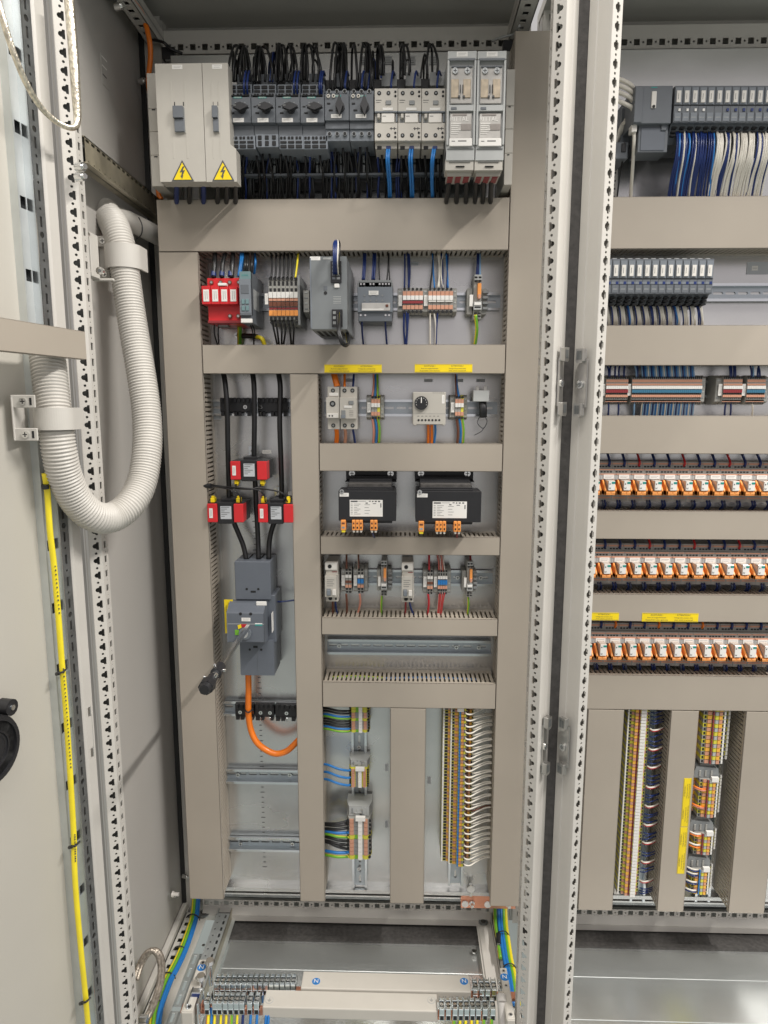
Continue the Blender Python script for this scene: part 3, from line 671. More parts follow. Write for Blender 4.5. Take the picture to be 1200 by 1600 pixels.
def starter(x0, x1, kind, label):
    d = Dev('motor_starter', label, 'motor starter', (x0, 121 if kind < 3 else 136, x1, 230 if kind < 3 else 217), YT, 1.40, 'grey motor starters in the top row'); S = slate
    if kind < 3:
        d.b('body', .0, 1, .275, .645, 0, None, S).b('body', .03, .98, .255, .29, .006, None, S).b('body', .05, 1.06, .645, .80, .012, .09, S)
        d.b('upper_terminal_block', .02, .98, .03, .26, .018, None, slatel).b('upper_terminal_block', .0, .98, .18, .27, .010, .03, S)
        for i in range(3):
            a = .06+i*.31
            for r in range(2):
                d.b('upper_terminal_block', a, a+.25, .05+r*.065, .10+r*.065, .0165, .018, dark)
            for q in range(2): d.b('upper_terminal_block', a+.02+q*.12, a+.11+q*.12, .195, .225, .0085, .010, dark)
        d.b('upper_terminal_block', .06, .94, .255, .268, -.002, .012, dark)
        if kind == 1:
            d.b('lower_terminal_block', .08, 1.10, .80, 1.0, .010, .08, slatel)
            for i in range(3):
                a = .12+i*.325
                for q in range(2): d.b('lower_terminal_block', a+q*.14, a+.10+q*.14, .815, .855, .0085, .010, dark)
                d.b('lower_terminal_block', a, a+.27, .88, .915, .0085, .010, dark); d.b('lower_terminal_block', a, a+.27, .935, .985, .0085, .010, dark)
        else:
            d.b('lower_terminal_block', .12, 1.06, .78, .97, .010, .08, slatel)
            for i in range(3):
                a = .2+i*.30; d.b('lower_terminal_block', a, a+.16, .80, .86, .0085, .010, dark); d.b('lower_terminal_block', a, a+.16, .88, .95, .0085, .010, dark)
        d.b('logo_plate', .30, .64, .275, .30, -.0006, 0, teal); d.mb('logo_plate').text('SIEMENS', d.X(.47), -.0008, d.Z(.2875), .0033, whitew)
        d.b('trip_window', .10, .22, .405, .425, -.0008, 0, dark).b('trip_window#2', .17, .32, .495, .52, -.0008, 0, dark)
        for q in (.35, .48, .6, .74): d.b('scale_print', q, q+.05, .35, .358, -.0003, 0, lgrey)
        x, z = d.X(.63), d.Z(.455); r = d.w*.33
        k = d.mb('rotary_knob'); k.cyl((x, 0, z), (x, -.006, z), r*.55, black, 20)
        k.prism([(x-r, z), (x-r*.4, z-r*.28), (x, z-r*.42), (x+r*.4, z-r*.28), (x+r, z), (x+r*.4, z+r*.28), (x, z+r*.42), (x-r*.4, z+r*.28)], -.016, -.006, black)
        d.b('knob_mark', .36, .47, .445, .452, -.0164, -.016, lgrey)
        d.mb('label_plate').sticker(d.X(.48), d.Z(.61), -.0005, d.w*.46, d.h*.06, 2)
    else:
        d.b('body', 0, 1, .13, .64, 0, None, S).b('body', 0, 1, .0, .14, .014, None, slatel).b('lower_terminal_block', 0, 1, .64, 1.0, .010, None, slatel).b('body', 0, 1, .64, .78, .006, .02, S)
        for i in range(3):
            for v in (.06, .88): d.mb('terminal_screw#%d%d' % (i, v > .5)).cyl((d.X(.18+i*.32), .0135 if v < .5 else .0095, d.Z(v)), (d.X(.18+i*.32), .004, d.Z(v)), d.w*.085, zincd, 12).cyl((d.X(.18+i*.32), .0035, d.Z(v)), (d.X(.18+i*.32), .003, d.Z(v)), d.w*.06, dark, 12)
        for i in range(2): d.mb('ring_terminal#%d' % i).cyl((d.X(.16+i*.22), 0, d.Z(.18)), (d.X(.16+i*.22), -.003, d.Z(.18)), d.w*.07, whitew, 10).cyl((d.X(.16+i*.22), -.003, d.Z(.18)), (d.X(.16+i*.22), -.0034, d.Z(.18)), d.w*.035, dark, 8)
        d.b('logo_plate', .32, .68, .155, .19, -.0006, 0, teal); d.mb('logo_plate').text('SIEMENS', d.X(.5), -.0008, d.Z(.173), .0033, whitew)
        d.b('trip_window', .10, .24, .30, .335, -.0008, 0, dark).b('trip_window#2', .17, .33, .43, .465, -.0008, 0, dark)
        x, z = d.X(.64), d.Z(.40); r = d.w*.32; k = d.mb('rotary_knob'); k.cyl((x, 0, z), (x, -.006, z), r*.6, black, 20)
        k.prism([(x, z-r*1.15), (x+r*.28, z-r*.4), (x+r*.46, z), (x+r*.28, z+r*.4), (x, z+r*1.15), (x-r*.28, z+r*.4), (x-r*.46, z), (x-r*.28, z-r*.4)], -.016, -.006, black)
        d.mb('label_plate').sticker(d.X(.48), d.Z(.56), -.0005, d.w*.44, d.h*.075, 2)
    d.done(.0006); return d
SX = [354, 392.3, 430.6, 468.9, 507.0, 545.5, 584]
lb_ = ['leftmost grey motor starter, sideways knob, next to the pale fuse switch', 'second grey motor starter from the left, with three separate lower openings', 'third grey motor starter from the left, with a sideways knob', 'fourth grey motor starter from the left, last with a sideways knob',
       'left one of the two grey motor starters with upright knobs and white rings', 'right one of the two grey motor starters with upright knobs, beside the white breakers']
for i in range(6): starter(SX[i]+.4, SX[i+1]-.4, (1, 2, 1, 1, 3, 3)[i], lb_[i])
def rcbo(x0, x1, label):
    d = Dev('residual_current_breaker', label, 'breaker', (x0, 138, x1, 232), YT, 1.40, 'white two-pole breakers in the top row'); Wm = ivory
    d.b('body', 0, 1, 0, .38, 0, None, Wm).b('body', 0, 1, .36, .59, .006, None, Wm).b('body', 0, 1, .57, .87, 0, None, Wm).b('body', .02, .98, .87, .97, .010, .06, coverm)
    d.b('groove', 0, 1, .375, .40, -.0005, .006, slatel)
    for i, u in enumerate((.20, .60)):
        for v in (.08, .78): d.mb('terminal_screw#%d%d' % (i, v > .5)).cyl((d.X(u), 0, d.Z(v)), (d.X(u), -.0008, d.Z(v)), d.w*.085, dark, 14).cyl((d.X(u), -.0008, d.Z(v)), (d.X(u), -.0012, d.Z(v)), d.w*.04, mgrey, 8)
        d.b('wire_port#%d' % i, u-.10, u+.10, .925, .985, .0085, .0105, navy if i else dark)
    for v in (.06, .13, .74, .81): d.mb('small_screw#%d' % int(v*100)).cyl((d.X(.9), 0, d.Z(v)), (d.X(.9), -.0008, d.Z(v)), d.w*.05, dark, 8)
    d.b('test_button', .48, .71, .205, .275, -.002, 0, mgrey); d.b('label_plate', .34, .80, .32, .37, -.001, .0, paper)
    d.b('toggle_recess', .08, .28, .42, .56, .0045, .006, mgrey).b('toggle', .12, .24, .43, .50, -.004, .006, ivory)
    d.b('middle_cover', .30, .86, .42, .57, -.0015, .006, white).b('print', .34, .50, .46, .47, -.0018, -.0015, ink).b('print', .06, .3, .19, .20, -.0004, 0, ink).b('print', .06, .26, .23, .236, -.0004, 0, ink)
    d.b('diagram', .66, .96, .66, .672, -.0006, 0, ink).b('diagram', .70, .74, .645, .69, -.0006, 0, ink).b('diagram', .84, .88, .645, .69, -.0006, 0, ink).b('side_slot', .92, .99, .42, .56, -.0005, .006, slatel)
    d.done(.0006)
RX = [585, 621.6, 658.5, 695.6]
for i in range(3): rcbo(RX[i]+.3, RX[i+1]-.3, ('left', 'middle', 'right')[i]+' one of the three white two-pole breakers in the top row')
def clear_switch(x0, x1, label):
    d = Dev('fuse_switch', label, 'fuse switch', (x0, 80, x1, 250), 1.26, 1.40, 'clear-fronted grey fuse switches'); G = lgrey
    d.b('housing', 0, 1, .0, .94, .006, None, G).b('housing', .0, .07, .08, .86, -.001, .006, G).b('housing', .93, 1, .08, .86, -.001, .006, G).b('housing', .0, 1, .0, .075, -.001, .006, G).b('housing', .07, .93, .49, .545, -.001, .006, G).b('housing', 0, 1, .86, 1.0, .002, .05, G).b('housing', .03, .97, .89, .895, .0, .003, mgrey)
    d.b('top_slot', .05, .95, .065, .085, -.0015, -.001, slate)
    for k, (a, b) in enumerate(((.13, .47), (.56, .80))):
        d.b('window#%d' % k, .12, .88, a, b, .002, .004, clear)
        for q in range(2):
            u = .27+q*.42
            if k == 0:
                d.mb('fuse_contact#%d' % q).screw(d.X(u), .002, d.Z(.175), .005, zincd); d.b('fuse_link#%d' % q, u-.13, u+.13, .25, .42, .0, .003, mat_fuse)
        if k == 0: d.b('window_bar', .13, .87, .13, .145, -.0005, .003, slate).b('fuse_marks', .44, .47, .30, .38, -.001, .002, ink).b('fuse_marks', .53, .56, .30, .38, -.001, .002, ink).b('fuse_marks', .38, .46, .40, .425, -.001, .002, ink).b('fuse_marks', .54, .62, .40, .425, -.001, .002, ink)
        else:
            d.mb('raised_name').text('RITTAL', d.X(.44), .0012, d.Z(.615), .0098, paper)
            for q in range(6): d.b('raised_name', .16, .5-.05*(q % 3), .655+q*.018, .661+q*.018, .0012, .002, paper)
            d.b('dark_link', .5, .86, .66, .72, .0012, .002, mat_link).b('dark_link', .2, .7, .565, .585, .0012, .002, mat_link)
    d.b('grip_mark', .14, .34, .51, .535, -.0018, -.001, slate)
    d.b('label_strip', .10, .90, .80, .875, -.0025, -.0005, paper).b('print', .18, .3, .825, .832, -.0028, -.0025, ink).b('print', .4, .7, .822, .832, -.0028, -.0025, ink)
    d.mb('name_plate').sticker(d.X(.5), d.Z(.03), -.0012, d.w*.38, d.h*.045, 2)
    d.b('lower_base', -.02, .98, .985, 1.09, .004, .04, coverm).b('lower_base', .05, .92, 1.085, 1.125, .014, .06, coverm).b('lower_base', .10, .85, 1.01, 1.015, .002, .004, mgrey).b('base_latch', .34, .66, 1.05, 1.062, .0015, .004, dark)
    for i in range(3): d.b('terminal_clip#%d' % i, .08+i*.29, .28+i*.29, 1.115, 1.135, .018, .05, redd)
    d.done(.0008)
mat_link = mat('smoky_link', (.27, .24, .22), .4, var=.2)
mat_fuse = mat('fuse_ceramic', (.46, .38, .28), .5, var=.25, scale=90)
clear_switch(698.3, 743.2, 'left one of the two grey fuse switches with clear windows')
clear_switch(744.6, 789.2, 'right one of the two grey fuse switches with clear windows')

# ---- wires of the top row
def loop(x0, x1, ytop, yb, m, lb, r=.0023, Y0=1.335, g='black wires looping above the top row'):
    wire([(x0, yb, Y0), (x0-(1 if x1 > x0 else -1), yb-22, Y0-.005), (x0+(x1-x0)*.3, ytop+3, Y0+.01), (x0+(x1-x0)*.7, ytop, Y0+.03), (x1, ytop+14, Y0+.05), (x1+(x1-x0)*.1, 128, Y0+.06)], r, m, lb, g)
wi = 0
tops = []
for (a, b, y) in ((358, 374, 72), (366, 378, 73), (376, 383, 73), (384, 380, 74), (390, 378, 76), (398, 404, 74), (405, 407, 75), (414, 403, 76), (424, 406, 74), (432, 437, 70), (440, 436, 71), (448, 440, 72), (456, 452, 71), (463, 450, 73), (471, 474, 70), (480, 478, 70), (489, 482, 71), (497, 494, 72), (500, 476, 73),
                  (517, 526, 69), (524, 529, 70), (534, 537, 70), (541, 536, 71), (557, 554, 71), (563, 570, 70), (571, 573, 70), (579, 577, 71), (595, 593, 72), (599, 596, 72), (632, 630, 70), (639, 634, 71), (668, 671, 70), (683, 672, 71)):
    tops.append((a, b, y))
tops.sort()
for i, (a, b, y) in enumerate(tops): loop(a, b+(4 if b >= a else -4), y, 128 if a < 506 else 140 if a < 584 else 118, blackw, f'{nth(i)} black wire from the left in the loops above the top row')
for i, (a, w_) in enumerate(((382, 5), (387, 4), (460, 4), (465, 5), (500, 4), (503, 4), (540, 3), (566, 4), (612, 3), (648, 3), (684, 3))):
    wire([(a, 150 if a < 505 else 141, YT+.012), (a-1, 132, YT+.002), (a+2, 112, YT+.02), (a+5, 118, YT+.05)], .0019, navy, f'{nth(i)} dark blue wire from the left above the motor starters and breakers', 'dark blue wires above the top row')
# finer tangle between the loops
for i in range(26):
    x = random.uniform(360, 505) if i < 15 else random.uniform(510, 690)
    y1 = 128 if x < 506 else 140 if x < 584 else 122; dx = random.uniform(-14, 14)
    wire([(x, y1, 1.335), (x+dx*.2, y1-18, 1.34), (x+dx*.6, random.uniform(80, 98), 1.36), (x+dx, random.uniform(92, 112), 1.375), (x+dx*1.1, 128, 1.39)], .0019, navy if i % 7 == 3 else blackw, '', 'extra black wires of the top row')
for i in range(60):
    x = random.uniform(376, 692); dx = random.uniform(-9, 9)
    wire([(x, 214, 1.36), (x+dx*.3, 240, 1.365), (x+dx, 270, 1.375), (x+dx*.8, 318, 1.40)], random.uniform(.0016, .0024), navy if i % 6 == 3 else blackw, '', 'extra black wires of the top row')
# below the devices
low = []
for s_ in range(6):
    x0 = SX[s_]+4; n = 5 if s_ in (0,) else (3 if s_ in (1, 4, 5) else 4)
    for q in range(n): low.append((x0+4+q*(30/n), 232 if s_ < 4 else 217))
for x in (590, 596, 627, 633, 664, 690): low.append((x, 233))
for i, (x, y) in enumerate(low):
    j = random.uniform(-4, 6); k = random.uniform(-.008, .012)
    wire([(x, y-6, YT+.045), (x+j*.3, y+22, YT+.048+k), (x+j, 272, YT+.065+k), (x+j+random.uniform(-2, 3), 300, YT+.09), (x+j, 322, YT+.105)], .0021, navy if i % 9 == 4 else blackw, f'{nth(i)} thin {"dark blue" if i % 9 == 4 else "black"} wire from the left running down under the top row', 'wires running down from the top row')
for i, (x, dx) in enumerate(((605, 3), (608.5, 2.5), (641, 1.5), (645, 1.0), (677, -2), (680.5, -3.5))):
    wire([(x, 230, YT+.012), (x-2+dx*.4, 252, YT+.005), (x-1+dx, 285, YT+.04), (x+dx, 312, YT+.085)], .0022, blue, f'{nth(i)} bright blue wire from the left below the white two-pole breakers', 'bright blue wires below the white breakers')
for i, (x, dx) in enumerate(((705, -8), (716, -3), (729, -1), (745, -3), (757, -3), (769, -3))):
    wire([(x, 268, 1.29), (x+dx*.5, 288, 1.315), (x+dx, 318, 1.375)], .0046, blackw, f'{nth(i)} thick black cable from the left under the clear-fronted fuse switches', 'thick black cables under the clear fuse switches', name='cable', cat='cable')
for i, x in enumerate((276, 296, 318, 340, 354, 368)):
    wire([(x, 284, 1.30), (x, 298, 1.33), (x, 320, 1.38)], .0048, navy if i in (0, 2) else blackw, f'{nth(i)} thick dark cable from the left under the pale grey fuse switches', 'thick cables under the pale fuse switches', name='cable', cat='cable')
# orange cable along the roof corner
tag(MB().tube(smooth([UX(203, -4, -.495), UX(222, 22, -.495), UX(233, 60, -.497), UY(235, 90, 1.44), UY(232, 125, 1.44), UY(235, 150, 1.45), UY(243, 200, 1.46), UY(247, 296, 1.46), UY(252, 312, 1.46)]), .0052, orange, 10).build('cable'), 'orange red cable hanging from the roof corner behind the pale fuse switch', 'cable')
p = UY(234, 34, 1.40); 
wire([(238, 62, 1.47), (255, 66, 1.44), (266, 76, 1.45), (285, 84, 1.46)], .003, blackw, 'short black wire behind the left end of the top rail')
d = Dev('connector', 'black connector hanging at the left end of the top rail', 'connector', (253, 73, 272, 92), 1.46, 1.475); d.b('body', 0, 1, 0, 1, 0, None, black).b('collar', .2, .8, .9, 1.1, .002, .012, zincd); d.done()
d = Dev('connector', 'black connector hanging at the right end of the top rail', 'connector', (786, 62, 801, 104), 1.46, 1.475); d.b('body', 0, 1, 0, 1, 0, None, black).b('collar', .2, .8, .8, .95, -.002, .012, zincd); d.done()
wire([(769, 64, 1.48), (785, 58, 1.46), (804, 52, 1.46), (812, 40, 1.40)], .0022, lgrey, 'thin grey wire arching over the right end of the top rail')
# ================================================================ generic terminal strips
MESHES = {}
def tmesh(key, fn):
    if key not in MESHES:
        mb = MB(); fn(mb); me = mb.build('tmp'); MESHES[key] = me.data; bpy.data.objects.remove(me)
    return MESHES[key]
def inst(name, me, parent, loc):
    o = bpy.data.objects.new(name, me); COL.objects.link(o); o.parent = parent; o.location = loc; return o
def strip(label, box, n, style, Yf=1.40, Yb=1.444, rot=0, group=None, ends='both', marker=True, colors=None, holes=True, tri=False, mk_w=.4):
    """terminal strip: local x runs along the strip, local z across it. style = list of (v0,v1,material,proud) from -1 (bottom) to 1 (top)"""
    x0, x1, z0, z1 = rect(*box, Yf); W_, H_ = x1-x0, z1-z0; o = empty('terminal_strip', label, 'terminal strip', group, ((x0+x1)/2, Yf, (z0+z1)/2), (0, math.radians(90) if rot else 0, 0))
    if rot: W_, H_ = H_, W_
    p = W_/n; hh = H_/2; d = Yb-Yf
    def mk(mb, body, sty):
        mb.prism([(0, hh*.78), (0, -hh*.78), (d*.35, -hh), (d, -hh*.9), (d, hh*.9), (d*.35, hh)], -p*.46, p*.46, body, 'x')
        for v0, v1, m, pr in sty:
            if m is None: continue
            if m == 'hole':
                r = (v1-v0)*hh/2; c = (v0+v1)/2*hh; mb.cyl((0, -pr-.0004, c), (0, .002, c), min(r, p*.42), dark, 10)
            elif m == 'sqhole': mb.box(-p*.3, p*.3, -pr-.0003, .001, v0*hh, v1*hh, dark)
            else: mb.box(-p*.45, p*.45, -pr, .004, v0*hh, v1*hh, m)
    for i in range(n):
        c = colors(i) if colors else 0; st = style[c] if isinstance(style, dict) else style
        if isinstance(c, tuple): body, st = c
        else: body = gya if c in (1, 3) else tgrey
        key = (round(p, 5), round(hh, 5), round(d, 4), id(st), body.name)
        inst('terminal', tmesh(key, lambda mb: mk(mb, body, st)), o, (-W_/2+p*(i+.5), 0, 0))
    return o, W_, H_, p, d
def bracket(o, x, w, h, d, m=None, name='end_bracket'):
    m = m or tgrey; mb = MB()
    mb.prism([(0+d*.15, h*.40), (d*.15, -h*.40), (d*.5, -h*.5), (d, -h*.5), (d, h*.5), (d*.5, h*.5)], x-w/2, x+w/2, m, 'x')
    for k in range(4): mb.box(x-w*.3, x+w*.3, d*.15-.0008, d*.15, h*(.3-.2*k), h*(.36-.2*k), mgrey if k % 2 else lgrey)
    if w > .012:
        for q in range(16):
            a, b_ = random.uniform(-.46, .40), random.uniform(-.46, .36); mb.box(x+a*w, x+a*w+w*random.uniform(.08, .25), d*.15-.0012, d*.15+.001, h*b_*.8, h*b_*.8+h*random.uniform(.04, .12), random.choice((mgrey, tgrey, lgrey)))
    return mb.build(name, o, .0005)
def marker(o, x, z, w, h, y=-.002):
    return MB().sticker(x, z, y, w, h, 2, paper, .0015, vert=h > w).build('marker', o, .0004)
def vpos(o, x, z, y=0):
    return o.matrix_world @ Vector((x, y, z))
ST_O = [(.72, .92, 'hole', .001), (.30, .66, salmon, .002), (.02, .34, paper, .003), (-.28, -.04, None, 0), (-.66, -.36, salmon, .002), (-.95, -.72, 'hole', .001)]

# ================================================================ second row: surge arrester ... fuse terminal
Y2 = 1.345
d = Dev('surge_arrester', 'bright red surge arrester with four white-labelled plugs', 'surge arrester', (315, 432, 375, 504), Y2, 1.442)
d.b('base', .10, 1, 0, 1, .016, None, red).b('base', .10, 1, .94, 1.0, .010, .02, redd)
for i in range(4):
    u = .0+i*.235; d.b('plug#%d' % i, u+.005, u+.232, .22 if i > 1 else .20, .60, 0, .03, red)
    d.mb('plug_label#%d' % i).sticker(d.X(u+.125), d.Z(.41), -.0004, d.w*.15, d.h*.26, 2, vert=True)
    d.mb('terminal_screw#%d' % i).cyl((d.X(.22+i*.24), .0155, d.Z(.10)), (d.X(.22+i*.24), .013, d.Z(.10)), .004, brownw, 12).cyl((d.X(.22+i*.24), .013, d.Z(.10)), (d.X(.22+i*.24), .0125, d.Z(.10)), .0024, chrome, 10)
for i in range(2): d.mb('lower_screw#%d' % i).cyl((d.X(.68+i*.22), .0155, d.Z(.84)), (d.X(.68+i*.22), .012, d.Z(.84)), .004, brownw, 12).cyl((d.X(.68+i*.22), .012, d.Z(.84)), (d.X(.68+i*.22), .0115, d.Z(.84)), .0024, chrome, 10)
d.b('name_plate', .44, .66, .14, .20, -.001, .012, paper).b('contact_tab', .30, .56, 1.0, 1.05, .03, .05, zincd); d.done(.0008)
d = Dev('monitoring_relay', 'slim teal grey monitoring relay with four small buttons, right beside the red surge arrester', 'relay', (374.8, 424, 392.5, 504.5), 1.335, 1.442)
d.b('housing', 0, 1, 0, 1, .003, None, slate).b('front', 0, 1, .0, .15, 0, .01, tealb).b('front', 0, 1, .15, .86, -.004, .01, slatel).b('front', .02, .98, .80, .86, -.0045, .01, slate)
d.b('display', .15, .85, .26, .44, -.0048, -.003, slate)
for i in range(2):
    for j in range(2): d.b('button#%d%d' % (i, j), .18+i*.36, .46+i*.36, .54+j*.13, .64+j*.13, -.006, -.003, tealb)
d.mb('logo_plate').text('SIEMENS', d.X(.5), -.0006, d.Z(.075), .0035, teal); d.b('side_print', 1.001, 1.012, .3, .7, .02, .07, lgrey)
d.b('name_plate', .05, 1.05, .92, 1.0, -.003, .003, paper); d.done()
# seven-way fused terminals
ST7 = [(.90, 1.0, None, 0), (.80, .97, 'hole', .000), (.60, .78, 'sqhole', 0), (.36, .50, 'sqhole', .0), (.10, .34, paper, .004), (-.02, .08, salmon, .003), (-.24, -.06, brownw, .0035), (-.36, -.28, redd, .001), (-.62, -.40, orangep, .003), (-.80, -.66, 'sqhole', .002), (-.95, -.84, 'hole', .0)]
o, w, h, p, dd = strip('seven grey terminals with orange levers between the red surge arrester and the power supply', (420, 431, 466, 508), 7, ST7, 1.362)
MB().box(w/2, w/2+.004, -.004, dd, -h*.5, h*.5, mgrey).build('end_plate', o); bracket(o, w/2+.014, .011, h*.55, dd); marker(o, -w/2-.004, h*.03, .006, h*.22)
# power supply
d = Dev('power_supply', 'large grey power supply block standing out in front of its rail', 'power supply', (484.5, 400.5, 542, 515), 1.268, 1.435)
d.b('housing', 0, 1, 0, 1, 0, None, psu).b('front_edge', 0, .04, .02, .98, -.0012, 0, slatel)
d.b('upper_connector', .57, .86, .07, .36, -.004, 0, black)
for i in range(5):
    for j in range(2): d.b('upper_connector', .61+j*.12, .70+j*.12, .085+i*.05, .118+i*.05, -.0044, -.004, mgrey if j else slate)
d.b('connector_label', .66, .80, .37, .43, -.003, 0, paper)
d.b('lower_connector', .59, .88, .725, .965, -.004, 0, black)
for i in range(3): d.b('lower_connector', .62, .70, .75+i*.07, .79+i*.07, -.0044, -.004, mgrey)
d.b('display', .37, .47, .40, .46, -.0006, 0, slate); d.mb('adjuster').cyl((d.X(.42), 0, d.Z(.495)), (d.X(.42), -.001, d.Z(.495)), .003, dark, 12)
for i in range(5): d.b('data_print', .63, .84, .545+i*.022, .552+i*.022, -.0004, 0, lgrey)
d.b('side_louvre', 1.0, 1.004, .08, .9, .02, .04, zincd)
for i in range(5): d.b('bottom_vent#%d' % i, .1+i*.16, .2+i*.16, 1.0, 1.003, .03, .12, dark)
d.mb('name_plate').sticker(d.X(.15), d.Z(.028), 0, d.w*.28, d.h*.05); d.b('serial_plate', .36, .58, .015, .045, -.0005, 0, lgrey); d.done(.001)
for i, (x, m_) in enumerate(((522.5, navy), (524.5, navy), (526.5, navy), (528.5, whitew), (530.5, blackw))):
    wire([(x-1+i*.4, 428, 1.262), (x-1, 408, 1.238), (x-1+i*.3, 382, 1.245), (525+i*.9, 376, 1.275), (526+i*.9, 384, 1.30), (527+i, 396, 1.34), (527+i, 400, 1.38)], .0018, m_, f'{nth(i)} wire from the left in the bunch arching over the power supply', 'wires arching over the power supply')
for i, m_ in enumerate((blackw, blackw, blackw, blackw)):
    wire([(528+i*1.3, 494-i*2, 1.262), (528+i, 518, 1.235), (533+i*1.5, 536, 1.232), (541+i*.8, 541-i*1.5, 1.245), (546-i, 533, 1.27), (544-i, 520, 1.33), (541-i, 512, 1.40)], .0020, m_, f'{nth(i)} wire from the left in the black bunch hanging below the power supply', 'wires hanging below the power supply', m2=yelw if i == 3 else whitew if i == 1 else None, n=8)
# logic module with clear window
d = Dev('electronic_fuse', 'grey electronic fuse module with screw terminals and a reflective clear flap', 'fuse module', (558.5, 437, 613.5, 502), 1.372, 1.442)
d.b('housing', .03, .97, 0, .30, .004, None, mgrey).b('housing', .0, 1.0, .17, .78, 0, None, slatel).b('housing', .02, .98, .76, 1.0, .003, None, slate).b('housing', .0, 1., .05, .17, .004, None, mgrey)
for g_ in ((.05, 2), (.32, 2), (.58, 4)):
    for q in range(g_[1]): 
        u = g_[0]+.05+q*.088; d.b('terminal_row', u-.042, u+.042, .06, .145, .002, .006, dark); d.mb('terminal_screw#%d' % int(u*100)).cyl((d.X(u), .002, d.Z(.10)), (d.X(u), .001, d.Z(.10)), .0018, chrome, 10)
for u in (.09, .22, .80, .90): d.mb('terminal_screw#b%d' % int(u*100)).cyl((d.X(u), .003, d.Z(.85)), (d.X(u), .0015, d.Z(.85)), .0020, chrome, 10)
for i in range(4):
    for j in range(2): d.mb('knob#%d%d' % (i, j)).cyl((d.X(.2+i*.17), 0, d.Z(.38+j*.12)), (d.X(.2+i*.17), -.001, d.Z(.38+j*.12)), .0018, mgrey, 8)
d.b('clear_flap', .12, .93, .56, .75, -.003, -.001, clear).b('flap_edge', .12, .75, .70, .745, -.0036, -.003, paper).b('button', .80, .88, .60, .66, -.0045, -.003, brownw)
d.mb('name_plate').sticker(d.X(.46), d.Z(.315), -.0008, d.w*.28, d.h*.10); d.done()
def short_strip(label, x0, x1, y0, y1, n, colors=None, bar=None, left=8, right=6, style=ST_O, Yf=1.402, mk=True):
    o, w, h, p, dd = strip(label, (x0, y0, x1, y1), n, style, Yf, colors=colors)
    if left: bracket(o, -w/2-left*.0012/2-.0005, left*.0012, h*1.0, dd)
    if right: bracket(o, w/2+right*.0012/2+.0005, right*.0012, h*1.0, dd)
    if mk: marker(o, -w/2-.0045, 0, .0068, h*.40, .003)
    if bar: MB().box(-w/2, w/2, -.0042, -.001, -h*.12, -h*.03, bar).build('bridge_bar', o)
    return o, w, h, p
short_strip('five grey terminals with a red bridge bar, second row of the left cabinet', 629, 661, 448, 490.5, 5, bar=redd, right=0)
o, w, h, p = short_strip('six grey terminals with small white bridges, second row of the left cabinet', 669, 708, 448, 490.5, 6)
for k in range(3): MB().box(-w/2+k*2*p+p*.1, -w/2+k*2*p+p*1.9, -.0042, -.001, -h*.06, -h*.02, paper).build('bridge_bar', o)
def fuse_terminal(label, x0, x1, y0, y1, Yf=1.395, m_top=None):
    d = Dev('fuse_terminal', label, 'fuse terminal', (x0, y0, x1, y1), Yf, 1.443, 'single fuse terminals with an orange lever'); T = tgrey
    d.b('body', .05, .95, .02, .98, .004, None, T).b('body', .10, .95, .0, .12, .0, None, lgrey).b('body', .05, .95, .60, .78, -.004, None, lgrey)
    d.b('lever', .45, .85, .20, .50, -.006, .004, orangep).b('lever', .5, .8, .44, .54, -.008, .004, salmon).b('marker_tag', .12, .85, .62, .68, -.0055, .0, paper).b('slot', .15, .85, .705, .74, -.0046, -.003, dark)
    for u in (.28, .72):
        for v in (.06, .14, .85, .92): d.b('wire_hole#%d%d' % (int(u*100), int(v*100)), u-.16, u+.16, v-.02, v+.02, -.0008, .001, dark)
    d.b('left_bracket', -.62, -.02, .28, .86, .012, None, T).b('right_bracket', 1.02, 1.60, .28, .86, .012, None, T)
    for k in range(4): d.b('right_bracket', 1.1, 1.75, .34+k*.12, .40+k*.12, .006, .02, mgrey)
    d.b('marker', -.40, .0, .44, .70, -.001, .01, paper); d.done(.0005)
fuse_terminal('single grey fuse terminal at the right end of the second row', 739.3, 753.4, 429, 500)
GB = 'black wires around the seven grey terminals'
def W3(lst, r, m, lb, g, **k):
    for i, pts in enumerate(lst): wire(pts, r, m, lb % nth(i), g, **k)
W3([[(x, 396, 1.385), (x+dx, 412, 1.37), (x+dx-1, 434, 1.362)] for x, dx in ((336, -1), (352, -4), (364, -1))], .0045, blackw, '%s thick black cable from the left above the red surge arrester', 'black cables above the red surge arrester', name='cable', cat='cable')
for i, x in enumerate((333.5, 346.5, 360)): tag(MB().cyl(UY(x+.5, 425, 1.366), UY(x, 432, 1.362), .0052, navy, 10).build('wire_ferrule'), f'{nth(i)} dark blue wire ferrule from the left on top of the red surge arrester', 'ferrule', 'dark blue ferrules above the red surge arrester')
W3([[(377, 396, 1.385), (376, 412, 1.37), (373, 432, 1.362)], [(380, 396, 1.385), (378, 412, 1.37), (375, 432, 1.362)]], .0032, blue, '%s blue cable from the left above the red surge arrester', 'blue cables above the red surge arrester')
W3([[(x, 396, 1.385), (x-1, 412, 1.36), (x-2, 426, 1.36)] for x in (384, 387.5, 394.5)], .0030, blackw, '%s black wire from the left above the slim teal grey relay', 'black wires above the teal grey relay')
wire([(398, 396, 1.40), (399, 410, 1.38), (397, 428, 1.39)], .0025, blue, 'single blue wire above the slim teal grey relay')
W3([[(424.8+i*6.3+(-1 if i == 0 else .3), 396, 1.39), (425+i*6.4, 415, 1.375), (424+i*6.35, 434, 1.362)] for i in range(6)], .0020, blackw, '%s black wire from the left entering the top of the seven grey terminals', GB)
wire([(466, 396, 1.39), (464, 415, 1.375), (461.5, 434, 1.362)], .0020, yelw, 'yellow and green wire entering the top of the seven grey terminals', None, green)
